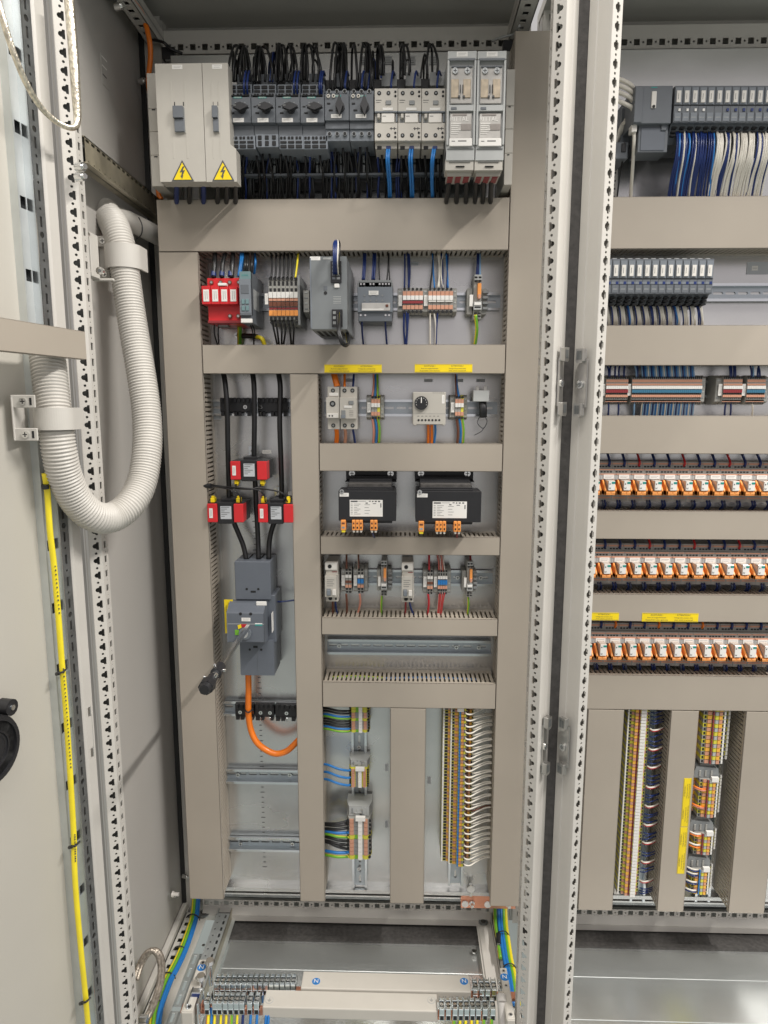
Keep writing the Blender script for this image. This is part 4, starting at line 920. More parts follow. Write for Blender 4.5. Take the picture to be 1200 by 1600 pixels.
W3([[(a, 500, 1.366), (a+3, 515, 1.37), (b, 538, 1.40)] for a, b in ((425, 433), (430, 436), (437, 440), (443, 443), (450, 455), (456, 458))], .0020, blackw, '%s black wire from the left leaving the bottom of the seven grey terminals', GB)
W3([[(a, 500, 1.37), (a-1, 520, 1.39), (b, 540, 1.41)] for a, b in ((336, 340), (342, 342))], .0014, blackw, '%s thin black wire from the left under the red surge arrester', 'thin wires under the red surge arrester')
W3([[(a, 506, 1.37), (a+4, 520, 1.39), (b, 540, 1.41)] for a, b in ((391, 397), (394, 396))], .0014, blackw, '%s thin black wire from the left under the slim teal grey relay', 'thin wires under the teal grey relay')
wire([(374.5, 505, 1.42), (374.5, 522, 1.43), (374.5, 542, 1.44)], .0050, yelw, 'thick yellow and green earth cable under the red surge arrester', None, green, 'cable', 'cable')
wire([(379, 525, 1.42), (390, 525, 1.415), (402, 526, 1.41)], .0056, blackw, 'short black cable boot under the slim teal grey relay', None, None, 'cable', 'cable')
wire([(400, 526, 1.41), (409, 529, 1.405), (414, 540, 1.41)], .0046, yelw, 'yellow cable bending down under the slim teal grey relay', None, None, 'cable', 'cable')
sc_ = UY(371, 524, 1.44); tag(MB().screw(sc_.x, sc_.y, sc_.z, .006).build('earth_screw'), 'silver earth screw under the red surge arrester', 'screw')
W3([[(a+.6, 396, 1.40), (a, 416, 1.39), (a-1.5, 437, 1.377)] for a in (568, 570.5, 583, 586)], .0020, navy, '%s dark blue wire from the left entering the electronic fuse module', 'dark blue wires above the fuse module')
W3([[(a, 396, 1.40), (a-.5, 416, 1.39), (b, 437, 1.377)] for a, b in ((592.5, 593), (607, 604.5), (608, 609))], .0013, blackw, '%s thin black wire from the left entering the electronic fuse module', 'thin black wires above the fuse module')
W3([[(565.5, 502, 1.38), (566, 520, 1.40), (568, 540, 1.42)], [(602, 502, 1.38), (603, 520, 1.40), (604.5, 540, 1.42)]], .0019, navy, '%s dark blue wire from the left leaving the electronic fuse module', 'dark blue wires below the fuse module')
W3([[(632.5, 396, 1.41), (632.5, 420, 1.405), (632, 450, 1.403)], [(637, 396, 1.41), (638, 420, 1.405), (638.5, 450, 1.403)], [(639, 396, 1.41), (640.5, 420, 1.405), (639, 450, 1.403)]], .0017, navy, '%s dark blue wire from the left above the red bridge bar terminals', 'dark blue wires above the red bar terminals')
W3([[(631.5, 487, 1.403), (631, 515, 1.41), (633, 540, 1.42)], [(635, 487, 1.403), (636, 515, 1.41), (634, 540, 1.42)], [(638, 487, 1.403), (636.5, 515, 1.41), (635, 540, 1.42)]], .0019, navy, '%s dark blue wire from the left below the red bridge bar terminals', 'dark blue wires below the red bar terminals')
for i, (a, c_, b, m_) in enumerate(((677, 675, 672, blackw), (676, 677, 679, blue), (684, 687, 684, whitew), (690, 692, 691, navy), (692, 689, 692, whitew), (700, 699, 698, navy), (697, 699, 700, blue), (687, 686, 686, whitew))):
    wire([(a, 396, 1.41), (c_, 424, 1.405), (b, 450, 1.403)], .0016, m_, f'{nth(i)} wire from the left in the mixed bunch above six terminals', 'mixed wires above the six terminals')
for i, (a, c_, b, m_) in enumerate(((672, 672, 672, whitew), (678, 681, 680, whitew), (684, 682, 681, navy))):
    wire([(a, 487, 1.403), (c_, 512, 1.41), (b, 540, 1.42)], .0018, m_, f'{nth(i)} wire from the left below the six terminals with white bridges', 'mixed wires below the six terminals')
for i, (a, b) in enumerate(((746, 744.5), (748, 747), (750, 750))):
    wire([(a, 396, 1.41), (a, 412, 1.40), (b, 431, 1.397)], .0019, navy if i < 2 else lblue, f'{nth(i)} blue wire from the left above the fuse terminal of the second row', 'blue wires above the single fuse terminal')
wire([(743, 492, 1.395), (745, 515, 1.405), (742, 540, 1.42)], .0034, yelw, 'yellow and green wire below the fuse terminal of the second row', None, green)

# ================================================================ third row: breakers, terminals, thermostat
d = Dev('fuse_holder', 'narrow white fuse holder at the left end of the thermostat row', 'fuse holder', (509.5, 604, 530, 671), 1.377, 1.442)
d.b('body', .08, 1, 0, 1, .010, None, ivory).b('body', .0, .98, .25, .73, .0, None, ivory).b('lever', .05, .9, .62, .73, -.003, 0, white)
for v, r in ((.09, .0042), (.40, .006), (.91, .0042)): d.mb('terminal_screw#%d' % int(v*100)).cyl((d.X(.5), (.0095 if v != .4 else 0), d.Z(v)), (d.X(.5), (.009 if v != .4 else -.0006), d.Z(v)), r, dark, 14).cyl((d.X(.5), .009 if v != .4 else -.0006, d.Z(v)), (d.X(.5), .0085 if v != .4 else -.001, d.Z(v)), r*.55, mgrey, 8)
d.b('print', .2, .32, .66, .70, -.0034, -.003, ink).b('print', .42, .54, .66, .70, -.0034, -.003, ink); d.b('name_plate', .2, .9, .14, .22, .0085, .011, paper); d.done()
d = Dev('residual_current_breaker', 'white two-pole breaker with a grey toggle in the thermostat row', 'breaker', (530.5, 604, 558, 671), 1.377, 1.442)
d.b('body', 0, .98, 0, 1, .010, None, ivory).b('body', 0, .96, .25, .75, .0, None, ivory).b('groove', .0, .03, .0, 1, .0085, .012, dark)
for u in (.27, .72):
    for v in (.09, .91): d.mb('terminal_screw#%d%d' % (u > .5, v > .5)).cyl((d.X(u), .0095, d.Z(v)), (d.X(u), .009, d.Z(v)), .0042, dark, 14).cyl((d.X(u), .009, d.Z(v)), (d.X(u), .0085, d.Z(v)), .0022, mgrey, 8)
d.b('test_button', .52, .80, .33, .42, -.002, 0, mgrey).b('toggle_recess', .10, .34, .55, .68, -.001, 0, mgrey).b('toggle', .10, .34, .66, .74, -.009, 0, slatel).b('name_plate', .25, .7, .44, .50, -.001, 0, paper)
for k in range(4): d.b('print', .55, .78, .56+k*.04, .567+k*.04, -.0004, 0, ink)
d.done()
def gy3(i): return (gya if i == 2 else tgrey, ST_O)
short_strip('three terminals between the two-pole breaker and the dial thermostat', 580, 594, 617, 656, 3, colors=gy3)
short_strip('three terminals on the right of the dial thermostat', 711, 724.5, 617, 656, 3, colors=gy3)
d = Dev('thermostat', 'pale grey thermostat with a black temperature dial', 'thermostat', (645, 612.5, 696.5, 663.5), 1.385, 1.442)
d.b('housing', 0, 1, 0, 1, 0, None, coverm).b('housing', .02, .12, .97, 1.03, .0, .03, coverm).b('housing', .9, .98, .97, 1.03, .0, .03, coverm)
x, z = d.X(.255), d.Z(.335); k = d.mb('dial'); k.cyl((x, 0, z), (x, -.005, z), d.w*.205, black, 28).box(x-.001, x+.001, -.0054, -.005, z, z+d.w*.17, paper)
for i in range(9):
    a = math.radians(200-i*27.5); k.box(x+d.w*.16*math.cos(a)-.0007, x+d.w*.16*math.cos(a)+.0007, -.0056, -.005, z+d.w*.16*math.sin(a)-.0007, z+d.w*.16*math.sin(a)+.0007, paper)
for i in range(7): d.mb('terminal_screw#%d' % i).cyl((d.X(.18+i*.105), 0, d.Z(.86)), (d.X(.18+i*.105), -.0006, d.Z(.86)), .0022, dark, 10)
for i in range(6): d.b('vent#%d' % i, .60+i*.06, .63+i*.06, .01, .045, -.0005, .001, dark).b('print', .14+i*.12, .20+i*.12, .73, .745, -.0004, 0, ink)
d.b('groove', .02, .98, .66, .666, -.0004, 0, mgrey); d.mb('name_plate').sticker(d.X(.92), d.Z(.22), 0, d.w*.08, d.h*.26, 1, vert=True); d.done(.0012)
d = Dev('sensor_holder', 'translucent grey holder with a folded black strap at the end of the thermostat row', 'holder', (739.5, 610, 764.5, 627.5), 1.39, 1.425)
d.b('body', 0, 1, 0, 1, 0, None, lgrey).b('prong', .18, .36, -.4, 0, .004, .02, clear).b('prong#2', .66, .86, -.36, 0, .004, .02, clear); d.done()
tag(MB().tube(smooth([UY(754, 626, 1.40), UY(755, 640, 1.395), UY(755, 652, 1.40)]), .0075, black, 8, flat=.35).build('strap'), 'folded black strap hanging from the translucent grey holder', 'strap')
wire([(750, 650, 1.40), (746, 660, 1.395), (752, 668, 1.39), (757, 668, 1.39), (761, 658, 1.395), (757, 650, 1.40)], .0009, black, 'looped black cable tie at the end of the thermostat row', name='cable_tie', cat='cable tie')
wire([(757, 667, 1.39), (752, 674, 1.39), (741, 680, 1.40)], .0007, black, 'loose thin tail of black cable tie at the end of the thermostat row', name='cable_tie', cat='cable tie')
wire([(521, 580, 1.41), (524, 592, 1.395), (527, 604, 1.392)], .0068, orange, 'thick orange cable entering the white fuse holder', name='cable', cat='cable')
wire([(538.5, 582, 1.41), (538.5, 592, 1.40), (538.5, 605, 1.39)], .0026, orange, 'thin orange wire entering the white two-pole breaker')
wire([(553, 582, 1.41), (552.5, 592, 1.40), (551.5, 605, 1.39)], .0022, navy, 'dark blue wire entering the white two-pole breaker')
W3([[(a, 669, 1.39), (a+1, 680, 1.40), (a, 694, 1.41)] for a in (524, 527)], .0028, orange, '%s orange wire from the left under the white fuse holder', 'orange wires under the fuse holder')
wire([(539, 669, 1.39), (540, 680, 1.40), (539, 694, 1.41)], .0035, salmon, 'salmon wire under the white two-pole breaker')
wire([(551, 669, 1.39), (553, 680, 1.40), (555, 694, 1.41)], .0024, navy, 'dark blue wire under the white two-pole breaker')
for j, (bx, nm) in enumerate(((581.5, 'left of'), (713, 'right of'))):
    for i, (m_, m2, t) in enumerate(((brownw if j else pinkw, None, 'brown' if j else 'salmon'), (blue, None, 'blue'), (yelw, green, 'yellow and green'))):
        x = bx+i*4.5; tx = (bx+2+i*3) if j == 0 else bx-1+i*1.2
        if not (j and i == 2): wire([(tx, 582, 1.42), (tx+.5, 600, 1.41), (x, 622, 1.403)], .0021, m_, f'{t} wire above the three terminals {nm} the thermostat', None, m2)
        wire([(x, 652, 1.403), (x+2.5, 672, 1.41), (x+1.5, 694, 1.42)], .0023, m_, f'{t} wire below the three terminals {nm} the thermostat', None, m2)
for i, (x, m_, t) in enumerate(((669, orange, 'left orange'), (674.5, orange, 'right orange'), (680, blue, 'blue'))):
    wire([(x, 662, 1.40), (x+.3, 676, 1.405), (x+(0 if i < 2 else -2), 694, 1.415)], .0030 if i < 2 else .0022, m_, f'{t} wire under the dial thermostat')

# ================================================================ transformers
def transformer(label, bx0, bx1, y0, y1, br0, br1, lab, terms, nm):
    d = Dev('transformer', label, 'transformer', (bx0, y0, bx1, y1), 1.325, 1.435, 'black control transformers'); B = black
    d.b('core', 0, 1, 0, 1, 0, .062, B)
    def f(px): return (px-bx0)/(bx1-bx0)
    def g(py): return (py-y0)/(y1-y0)
    a, b = f(br0+6), f(br1-6); k = d.mb('winding'); zt_, zb_ = d.Z(-.28), d.Z(1.1)
    for i in range(9):
        t = i/9; k.box(d.X(a+.01*i*.3), d.X(b-.01*i*.3), .010+i*.0085, .0165+i*.0085, zb_, d.Z(-.05-.32*min(1, t*1.3)), B)
    d.b('winding', a+.02, b-.02, -.2, 1.08, .02, .08, foam)
    d.b('mounting_bracket', f(br0), f(br1), g(743), g(757), .085, .088, B)
    d.b('mounting_bracket', f(br0), f(br1), g(757), g(758.5), .06, .088, B).b('mounting_bracket', f(br0+2), f(br0+12), 0, 1.0, .06, .088, B).b('mounting_bracket', f(br1-12), f(br1-2), 0, 1.0, .06, .088, B)
    for q in (br0+10, br1-10): d.mb('screw#%d' % q).screw(d.X(f(q)), .084, d.Z(g(746.5)), .0065)
    d.mb('earth_screw').screw(d.X(.06), .0, d.Z(.02), .0045)
    d.mb('name_plate').sticker(d.X(.10), d.Z(.13), -.0004, d.w*.16, d.h*.12)
    l0, l1, m0, m1 = [f(lab[0]), f(lab[1]), g(lab[2]), g(lab[3])]; k = d.mb('rating_label'); k.box(d.X(l0), d.X(l1), -.0006, 0, d.Z(m1), d.Z(m0), paper)
    def bar(u0, u1, v0, v1): k.box(d.X(l0+(l1-l0)*u0), d.X(l0+(l1-l0)*u1), -.0008, -.0006, d.Z(m0+(m1-m0)*v1), d.Z(m0+(m1-m0)*v0), ink)
    bar(.03, .24, .05, .13); bar(.26, .5, .07, .09); bar(.58, .64, .05, .1); bar(.68, .72, .05, .12); bar(.76, .82, .05, .12); bar(.86, .92, .05, .12); bar(.48, .55, .16, .22)
    for q in range(7): bar(.03, .09, .24+q*.1, .26+q*.1); bar(.13, .33-.05*(q % 3), .24+q*.1, .26+q*.1)
    for q in range(4): bar(.45, .62-.04*(q % 2), .28+q*.17, .30+q*.17)
    bar(.70, .80, .2, .24); bar(.93, .96, .2, .45)
    for i, (t0, t1, n) in enumerate(terms):
        for q in range(n):
            w_ = (t1-t0)/n; u0, u1 = f(t0+q*w_+.25), f(t0+(q+1)*w_-.25)
            d.b('terminal#%d%d' % (i, q), u0, u1, .96, 1.30, -.006, .03, orangep); d.b('terminal#%d%d' % (i, q), u0+.01, u1-.01, 1.30, 1.38, -.005, .028, ivory if n > 1 else yelw)
            d.b('terminal#%d%d' % (i, q), u0+.012, u1-.012, 1.03, 1.10, -.0065, -.005, brownw).b('terminal#%d%d' % (i, q), u0+.012, u1-.012, 1.17, 1.25, -.0065, -.005, dark if n > 1 else chrome)
    d.b('terminal_carrier', f(terms[1][0])-.05, f(terms[-1][1])+.12, .98, 1.14, .03, .06, B)
    d.done(.0008)
transformer('left smaller black transformer with a white rating label and orange terminals', 529, 619, 767, 814, 535.5, 619, (546.5, 598, 781, 807), ((532.5, 540.5, 1), (550, 567, 3), (578.5, 590, 2)), 'left')
transformer('right larger black transformer with a white rating label and orange terminals', 649.5, 752, 768, 816, 649, 745.5, (676, 729.5, 783.5, 809.5), ((654, 663, 1), (680.5, 697.5, 3), (709, 720.5, 2)), 'right')
wire([(582, 832, 1.33), (584, 838, 1.36), (588, 843, 1.40)], .0018, navy, 'dark blue wire below the left transformer'); wire([(715, 832, 1.33), (714, 838, 1.36), (716, 843, 1.40)], .0022, redd, 'dark red wire below the right transformer')

# ================================================================ fourth row
def slim_breaker(label, x0, x1, y0, y1):
    d = Dev('miniature_breaker', label, 'breaker', (x0, y0, x1, y1), 1.378, 1.442, 'narrow white breakers under the transformers'); I = ivory
    d.b('body', .04, .96, 0, 1, .010, None, I).b('body', 0, 1, .33, .86, 0, None, I).b('body', .0, .9, .02, .2, .006, None, white)
    for v in (.11, .92): d.mb('terminal_screw#%d' % int(v*10)).cyl((d.X(.36), .0055 if v < .5 else .0095, d.Z(v)), (d.X(.36), .005 if v < .5 else .009, d.Z(v)), .0042, dark, 14)
    for u, v in ((.82, .08), (.82, .17), (.78, .93)): d.mb('small_screw#%d' % int(v*100)).cyl((d.X(u), .0095, d.Z(v)), (d.X(u), .009, d.Z(v)), .0022, dark, 10)
    d.b('print', .5, .9, .245, .262, .0092, .01, redd)
    for k in range(4): d.b('print', .15, .7-.1*(k % 2), .42+k*.05, .43+k*.05, -.0004, 0, ink)
    d.b('toggle', .16, .42, .66, .79, -.008, 0, slatel).b('toggle_window', .12, .46, .64, .82, -.001, 0, mgrey).b('latch', .56, .84, .66, .80, -.004, 0, white).b('latch_line', .9, .93, .3, .85, -.0005, 0, ink); d.done()
slim_breaker('left one of the two narrow white breakers under the transformers', 507.5, 528.5, 879, 942)
slim_breaker('right one of the two narrow white breakers under the transformers', 627.5, 647, 880, 943)
ST2 = [(.75, .92, 'sqhole', .0), (.5, .68, 'sqhole', 0), (.26, .46, paper, .003), (.05, .24, None, 0), (-.15, .03, brownw, .002), (-.5, -.30, salmon, .002), (-.68, -.55, 'sqhole', .001), (-.9, -.76, 'sqhole', .001)]
ST2b = [(.75, .92, 'sqhole', .0), (.5, .68, 'sqhole', 0), (.26, .46, paper, .003), (-.17, .16, blue, .003), (-.5, -.30, salmon, .002), (-.68, -.55, 'sqhole', .001), (-.9, -.76, 'sqhole', .001)]
for lb, x0, x1, n, st in (('two terminals with a brown wire beside the left narrow breaker', 539.5, 549.5, 2, ST2), ('two terminals with a blue bridge beside the left narrow breaker', 558.5, 568.5, 2, ST2b),
                          ('two terminals with a red wire beside the right narrow breaker', 667.5, 676.5, 2, ST2), ('four terminals with a blue bridge beside the right narrow breaker', 684, 699, 4, ST2b)):
    y0 = 887 if x0 < 600 else 889; short_strip(lb, x0, x1, y0, y0+41, n, left=7, right=6 if n == 4 or x0 == 558.5 else 0, style=st)
fuse_terminal('left grey fuse terminal with an orange lever under the transformers', 594.8, 605.2, 876, 933)
fuse_terminal('right grey fuse terminal with an orange lever under the transformers', 729, 739, 877.5, 935)
for i, (x, xb_, m_, m2, t, dn) in enumerate(((541.5, 541, brownw, None, 'dark brown wire above the two terminals with brown marks', 0), (541, 542, brownw, None, 'dark brown wire below the two terminals with brown marks', 1), (560, 561, brownw, whitew, 'brown and white wire above the left blue bridge', 0), (562, 558, pinkw, None, 'salmon wire below the left blue bridge', 1),
        (670.5, 671, redw, None, 'bright red wire above the right terminals', 0), (669, 668, redw, None, 'bright red wire below the right terminals', 1),
        (597, 596, yelw, green, 'green and yellow wire below the left fuse terminal of the transformer row', 1), (731, 730.5, yelw, green, 'green and yellow wire below the right fuse terminal of the transformer row', 1), (735, 735, redd, None, 'dark red wire above the right fuse terminal of the transformer row', 0),
        (519, 520, brownw, None, 'brown wire below the left narrow breaker', 1), (525, 527, navy, None, 'dark blue wire below the left narrow breaker', 1), (633, 633, redd, None, 'dark red wire below the right narrow breaker', 1), (641, 646, navy, None, 'dark blue wire below the right narrow breaker', 1))):
    pts = [(x, 864, 1.42), (x, 876, 1.41), (x, 894, 1.404)] if not dn else [(x, 928, 1.402), (x+(1 if i % 2 else -1), 942, 1.408), (xb_, 962, 1.42)]
    wire(pts, .0022, m_, t, None, m2)
for i in range(4):
    wire([(682+i*3.4, 864, 1.42), (685+i*2.6, 876, 1.41), (686+i*3, 894, 1.404)], .0015, whitew if i % 2 else pinkw, f'{nth(i)} pink striped wire from the left above the right blue bridge', 'pink striped wires of the right blue bridge', redw)
    wire([(686+i*3, 926, 1.402), (685+i*2.2, 942, 1.408), (683+i*2.0, 962, 1.42)], .0016, pinkw if i % 2 else whitew, f'{nth(i)} pink striped wire from the left below the right blue bridge', 'pink striped wires of the right blue bridge', redw)
# coloured wires lying inside the duct below the bare rail
for i in range(9):
    z_ = Zr(640, 1067)-.009-.0034*(i % 5); m_ = (yelw, blue, yelw, blue, blue, yelw, blue, blackw, blue)[i]; m_2 = green if m_ is yelw else None
    x_0 = xM1+.02+(.09 if m_ is blue else .0)
    xa_, xb_ = (xM1+.012, xM1+.13) if m_ is yelw else (xM1+.12, xR0-.03)
    wire([(xa_, 1.382+.0065*i, z_), ((xa_+xb_)/2, 1.384+.0065*i, z_+.002), (xb_, 1.382+.0065*i, z_)], .0030, m_, f'{nth(i)} wire from the top lying inside the duct below the bare rail', 'wires lying inside the lowest duct', m_2, px=False)
# ================================================================ left column: cables, current transformers, main breaker
def clamp_rail(px0, px1, y0, y1, label, screws, teeth, Y=1.425):
    d = Dev('cable_clamp_bar', label, 'cable clamp', (px0, y0, px1, y1), Y, 1.44, 'black cable clamp bars'); n = teeth
    d.b('bar', 0, 1, .0, .78, 0, None, black)
    for i in range(n):
        u = i/n
        if i % 3 != 2: d.b('bar', u+.1/n, u+.85/n, .7, 1.0, 0, None, black)
        d.b('bar', u+.2/n, u+.8/n, -.02, .24, -.005, 0, black)
    for k, u in enumerate(screws): d.mb('screw#%d' % k).screw(d.X(u), .0, d.Z(.5), .0042, chrome); d.b('screw_tab#%d' % k, u-.02, u+.02, .78, 1.03, -.002, 0, zinc)
    d.done()
clamp_rail(344, 392, 622, 650, 'black cable clamp bar behind the left and middle black power cables', (.82,), 7)
clamp_rail(402.5, 448.5, 622, 650.7, 'black cable clamp bar behind the right black power cable', (.10,), 7)
clamp_rail(367.5, 397, 1100, 1125, 'black cable clamp bar left of the middle gap, behind the orange cable', (.27, .9), 4)
clamp_rail(398.5, 428, 1100.5, 1126, 'middle black cable clamp bar right of the orange cable', (.3, .8), 4)
clamp_rail(430, 462.5, 1101, 1127, 'rightmost black cable clamp bar beside the middle duct', (.55,), 4)
wire([(348, 578, 1.41), (352, 600, 1.40), (355, 640, 1.395), (356, 700, 1.40), (357.5, 755, 1.41), (358.5, 790, 1.41), (364, 812, 1.41), (372, 832, 1.41), (380, 852, 1.405), (385, 875, 1.40)], .0054, blackw, 'left thick black power cable running down through the lower left current transformer', None, None, 'cable', 'cable', 10)
wire([(394, 578, 1.41), (397, 605, 1.40), (397.5, 660, 1.395), (397, 715, 1.40), (399, 760, 1.41), (401, 800, 1.41), (403, 840, 1.41), (404, 875, 1.40)], .0054, blackw, 'middle thick black power cable running down through the upper current transformer', None, None, 'cable', 'cable', 10)
wire([(434, 578, 1.41), (438, 605, 1.40), (437, 660, 1.395), (439, 720, 1.40), (440, 770, 1.41), (436, 800, 1.41), (427, 820, 1.41), (421, 845, 1.41), (420, 875, 1.40)], .0054, blackw, 'right thick black power cable running down through the lower right current transformer', None, None, 'cable', 'cable', 10)
def ct(label, x0, x1, y0, y1, top):
    d = Dev('current_transformer', label, 'current transformer', (x0, y0, x1, y1), 1.362, 1.432, 'red and black current transformers'); B = black
    d.b('body', .0, 1, .02, .98, .004, .066, B).b('body', .28, .72, -.02, 1.04, .002, .06, B).b('body', .3, .7, -.14, 0, .02, .06, B)
    d.b('red_cap', -.01, .27, .04, .96, -.001, .03, red); d.b('red_cap#2', .74, 1.01, .04, .96, -.001, .03, red)
    d.mb('name_plate').sticker(d.X(.10), d.Z(.5), -.0014, d.w*.10, d.h*.48, 2, vert=True)
    k = d.mb('rating_label'); k.box(d.X(.36), d.X(.67), .0010, .002, d.Z(.80), d.Z(.16), lgrey2)
    for q in range(6): k.box(d.X(.38), d.X(.62-.07*(q % 3)), .0007, .001, d.Z(.225+q*.09), d.Z(.20+q*.09), ink)
    for q, u in enumerate((.13, .86)):
        a, b = (-.24, 0) if top else (1.0, 1.2); d.b('yellow_plug#%d' % q, u-.06, u+.06, a, b, .004, .02, yellow); d.b('yellow_plug#%d' % q, u-.045, u+.045, a-.08 if top else b, a if top else b+.08, .007, .016, yellow)
    d.b('foot', .30, .50, -.62, .1, .068, .070, zinc); d.mb('foot').screw(d.X(.40), .068, d.Z(-.36), .0048); d.done(.0012)
lgrey2 = mat('silver_label', (.50, .52, .54), .4)
ct('upper of the three red and black current transformers', 360.5, 416, 719.5, 751, False)
ct('lower left red and black current transformer beside the left duct', 324.5, 379.5, 786, 817.5, True)
ct('lower right red and black current transformer beside the middle duct', 403.8, 457, 786.8, 817.8, True)
for i, pts in enumerate(([(326, 762, 1.37), (340, 761, 1.36), (362, 766, 1.35), (374, 774, 1.355), (376, 784, 1.365)], [(326, 760, 1.37), (370, 762, 1.35), (400, 765, 1.35), (412, 772, 1.355), (414.5, 784, 1.365)], [(326, 757, 1.38), (380, 764, 1.37), (410, 764, 1.36), (440, 770, 1.355), (449, 784, 1.365)], [(368, 756, 1.37), (372, 763, 1.36), (392, 764, 1.36), (406, 760, 1.37), (408, 757, 1.37)])):
    wire(pts, .0016, blackw, f'{nth(i)} thin black sensing wire between the three current transformers', 'thin black wires of the current transformers')
mb = MB(); p = UY(323, 759, 1.375); tag(mb.cyl(p+Vector((-.004, 0, 0)), p+Vector((.010, -.004, 0)), .0055, black, 12).build('cable_sleeve'), 'short black sleeve where thin wires leave the left duct', 'sleeve')
for i, (x, y, w_, h_) in enumerate(((417, 706, 14, 6), (453, 771, 6, 6))):
    c = UY(x, y, PF-.0002); tag(MB().sticker(c.x, c.z, c.y, w_*.00135, h_*.0013, 2, paper).build('plate_label'), ('white label on the plate above the upper current transformer', 'small white label on the plate at the edge of the middle duct')[i], 'label')
# main breaker
d = Dev('circuit_breaker', 'large slate grey main circuit breaker with a long shaft sticking out', 'circuit breaker', (361, 877.5, 427, 1054), 1.375, 1.442)
S = slatel2 = mat('slate_grey_housing', (.125, .14, .165), .42, var=.03)
def fx(px): return (px-361)/(427-361)
def fy(py): return (py-877.5)/(1054-877.5)
d.b('top_terminal_cover', fx(369), fx(424), fy(877.5), fy(936), .0, None, S)
for i in range(2): d.b('cover_seam#%d' % i, fx(387+i*18.5), fx(388.2+i*18.5), -.012, .0, .02, .065, dark)
for x in (387, 405): d.mb('cover_hole#%d' % x).cyl((d.X(fx(x)), 0, d.Z(fy(919.5))), (d.X(fx(x)), -.0005, d.Z(fy(919.5))), .0026, dark, 10)
d.b('cover_slot', fx(393), fx(401), fy(922), fy(925), -.0006, 0, dark)
d.b('body', fx(369), fx(430), fy(930), fy(1004), .006, None, S)
yb_ = -.038
x0_, x1_ = fx(361)*1.0+.012, fx(417.5)+.02
d.mb('operator_front').prism([(yb_, d.Z(fy(993))), (yb_, d.Z(fy(948))), (-.012, d.Z(fy(938))), (.01, d.Z(fy(938))), (.01, d.Z(fy(997)))], d.X(x0_), d.X(x1_), S, 'x')
d.b('front_seam', x0_, x1_, fy(964.5), fy(965.3), yb_-.0004, yb_, lgrey)
for x in (383, 398.5): d.mb('front_hole#%d' % x).cyl((d.X(fx(x)), yb_, d.Z(fy(949.5))), (d.X(fx(x)), yb_-.0006, d.Z(fy(949.5))), .0032, dark, 12)
d.mb('name_plate').sticker(d.X(fx(391)), d.Z(fy(958)), yb_, .0185, .0075, 2)
d.b('paper_label', fx(404), fx(420), fy(934.5), fy(941), -.020, -.018, paper).b('maker_label', fx(404.5), fx(415.5), fy(965), fy(967.5), yb_-.0007, yb_, teal).b('maker_label', fx(404.5), fx(415.5), fy(963.5), fy(965), yb_-.0007, yb_, paper)
cxk, czk = d.X(fx(389.5)), d.Z(fy(978.5))
d.mb('switch_collar').cyl((cxk, yb_, czk), (cxk, yb_-.006, czk), .0125, slatel, 24).cyl((cxk, yb_-.006, czk), (cxk, yb_-.012, czk), .007, lgrey, 16)
d.mb('red_mark').prism([(cxk-.007, czk+.013), (cxk+.004, czk+.013), (cxk+.003, czk+.019), (cxk-.008, czk+.019)], yb_-.001, yb_, redw)
d.mb('yellow_mark').prism([(cxk-.014, czk+.009), (cxk-.008, czk+.012), (cxk-.009, czk+.018), (cxk-.015, czk+.016)], yb_-.001, yb_, yellow)
d.mb('green_mark').prism([(cxk-.021, czk-.004), (cxk-.014, czk-.004), (cxk-.014, czk+.006), (cxk-.021, czk+.006)], yb_-.001, yb_, green)
d.b('side_label', fx(421.5)+.06, fx(421.5)+.075, fy(955), fy(985), -.01, .03, paper)
d.b('bottom_terminal_cover', fx(374), fx(427), fy(999), fy(1054), -.004, None, S); d.b('bottom_terminal_cover', fx(401), fx(401.6), fy(1000), fy(1054), -.0044, -.004, slate)
for x in (389.5, 407.5): d.mb('cover_hole#b%d' % x).cyl((d.X(fx(x)), -.004, d.Z(fy(1013))), (d.X(fx(x)), -.0045, d.Z(fy(1013))), .0026, dark, 10)
d.b('cover_slot', fx(395), fx(402), fy(1007), fy(1010.5), -.0046, -.004, dark)
d.done(.0012)
kw = UY(388, 979, 1.325)
sh = empty('rotary_shaft', 'long zinc shaft with a black coupling knob sticking out of the main breaker', 'shaft', None, tuple(kw))
MB().box(-.0042, .0042, -.255, .0, -.0042, .0042, chrome).build('shaft_rod', sh, .0008)
mb = MB().cyl((0, -.215, 0), (0, -.245, 0), .0095, black, 14)
for a in (0, 2.1, 4.2): mb.cyl((.009*math.cos(a), -.23, .009*math.sin(a)), (.013*math.cos(a), -.23, .013*math.sin(a)), .0028, chrome, 8)
mb.build('shaft_collar', sh)
mb = MB().cyl((0, -.262, 0), (0, -.290, 0), .0085, black, 16).cyl((0, -.288, 0), (0, -.304, 0), .0135, black, 7, .0125).cyl((0, -.304, 0), (0, -.312, 0), .011, black, 8, .0085).cyl((0, -.312, 0), (0, -.313, 0), .006, dark, 10)
for a in (.7, 2.8): mb.cyl((.007*math.cos(a), -.272, .007*math.sin(a)), (.013*math.cos(a), -.272, .0165*math.sin(a)), .0028, chrome, 8)
mb.build('coupling_knob', sh, .0008)
MB().cyl((0, -.244, 0), (0, -.264, 0), .006, zinc, 12).build('shaft_neck', sh)
wire([(425, 940, 1.41), (440, 940, 1.405), (462, 937.5, 1.41)], .0018, navy, 'dark blue wire running from the main breaker into the middle duct')
x0_, x1_, z0_, z1_ = rect(351, 937, 364.5, 989.5, 1.372)
o = empty('warning_sticker', 'yellow warning sticker on a tab at the left of the main breaker', 'sticker', 'yellow warning stickers', ((x0_+x1_)/2, 1.372, (z0_+z1_)/2), (0, math.radians(-90), 0))
w_, h_ = z1_-z0_, x1_-x0_
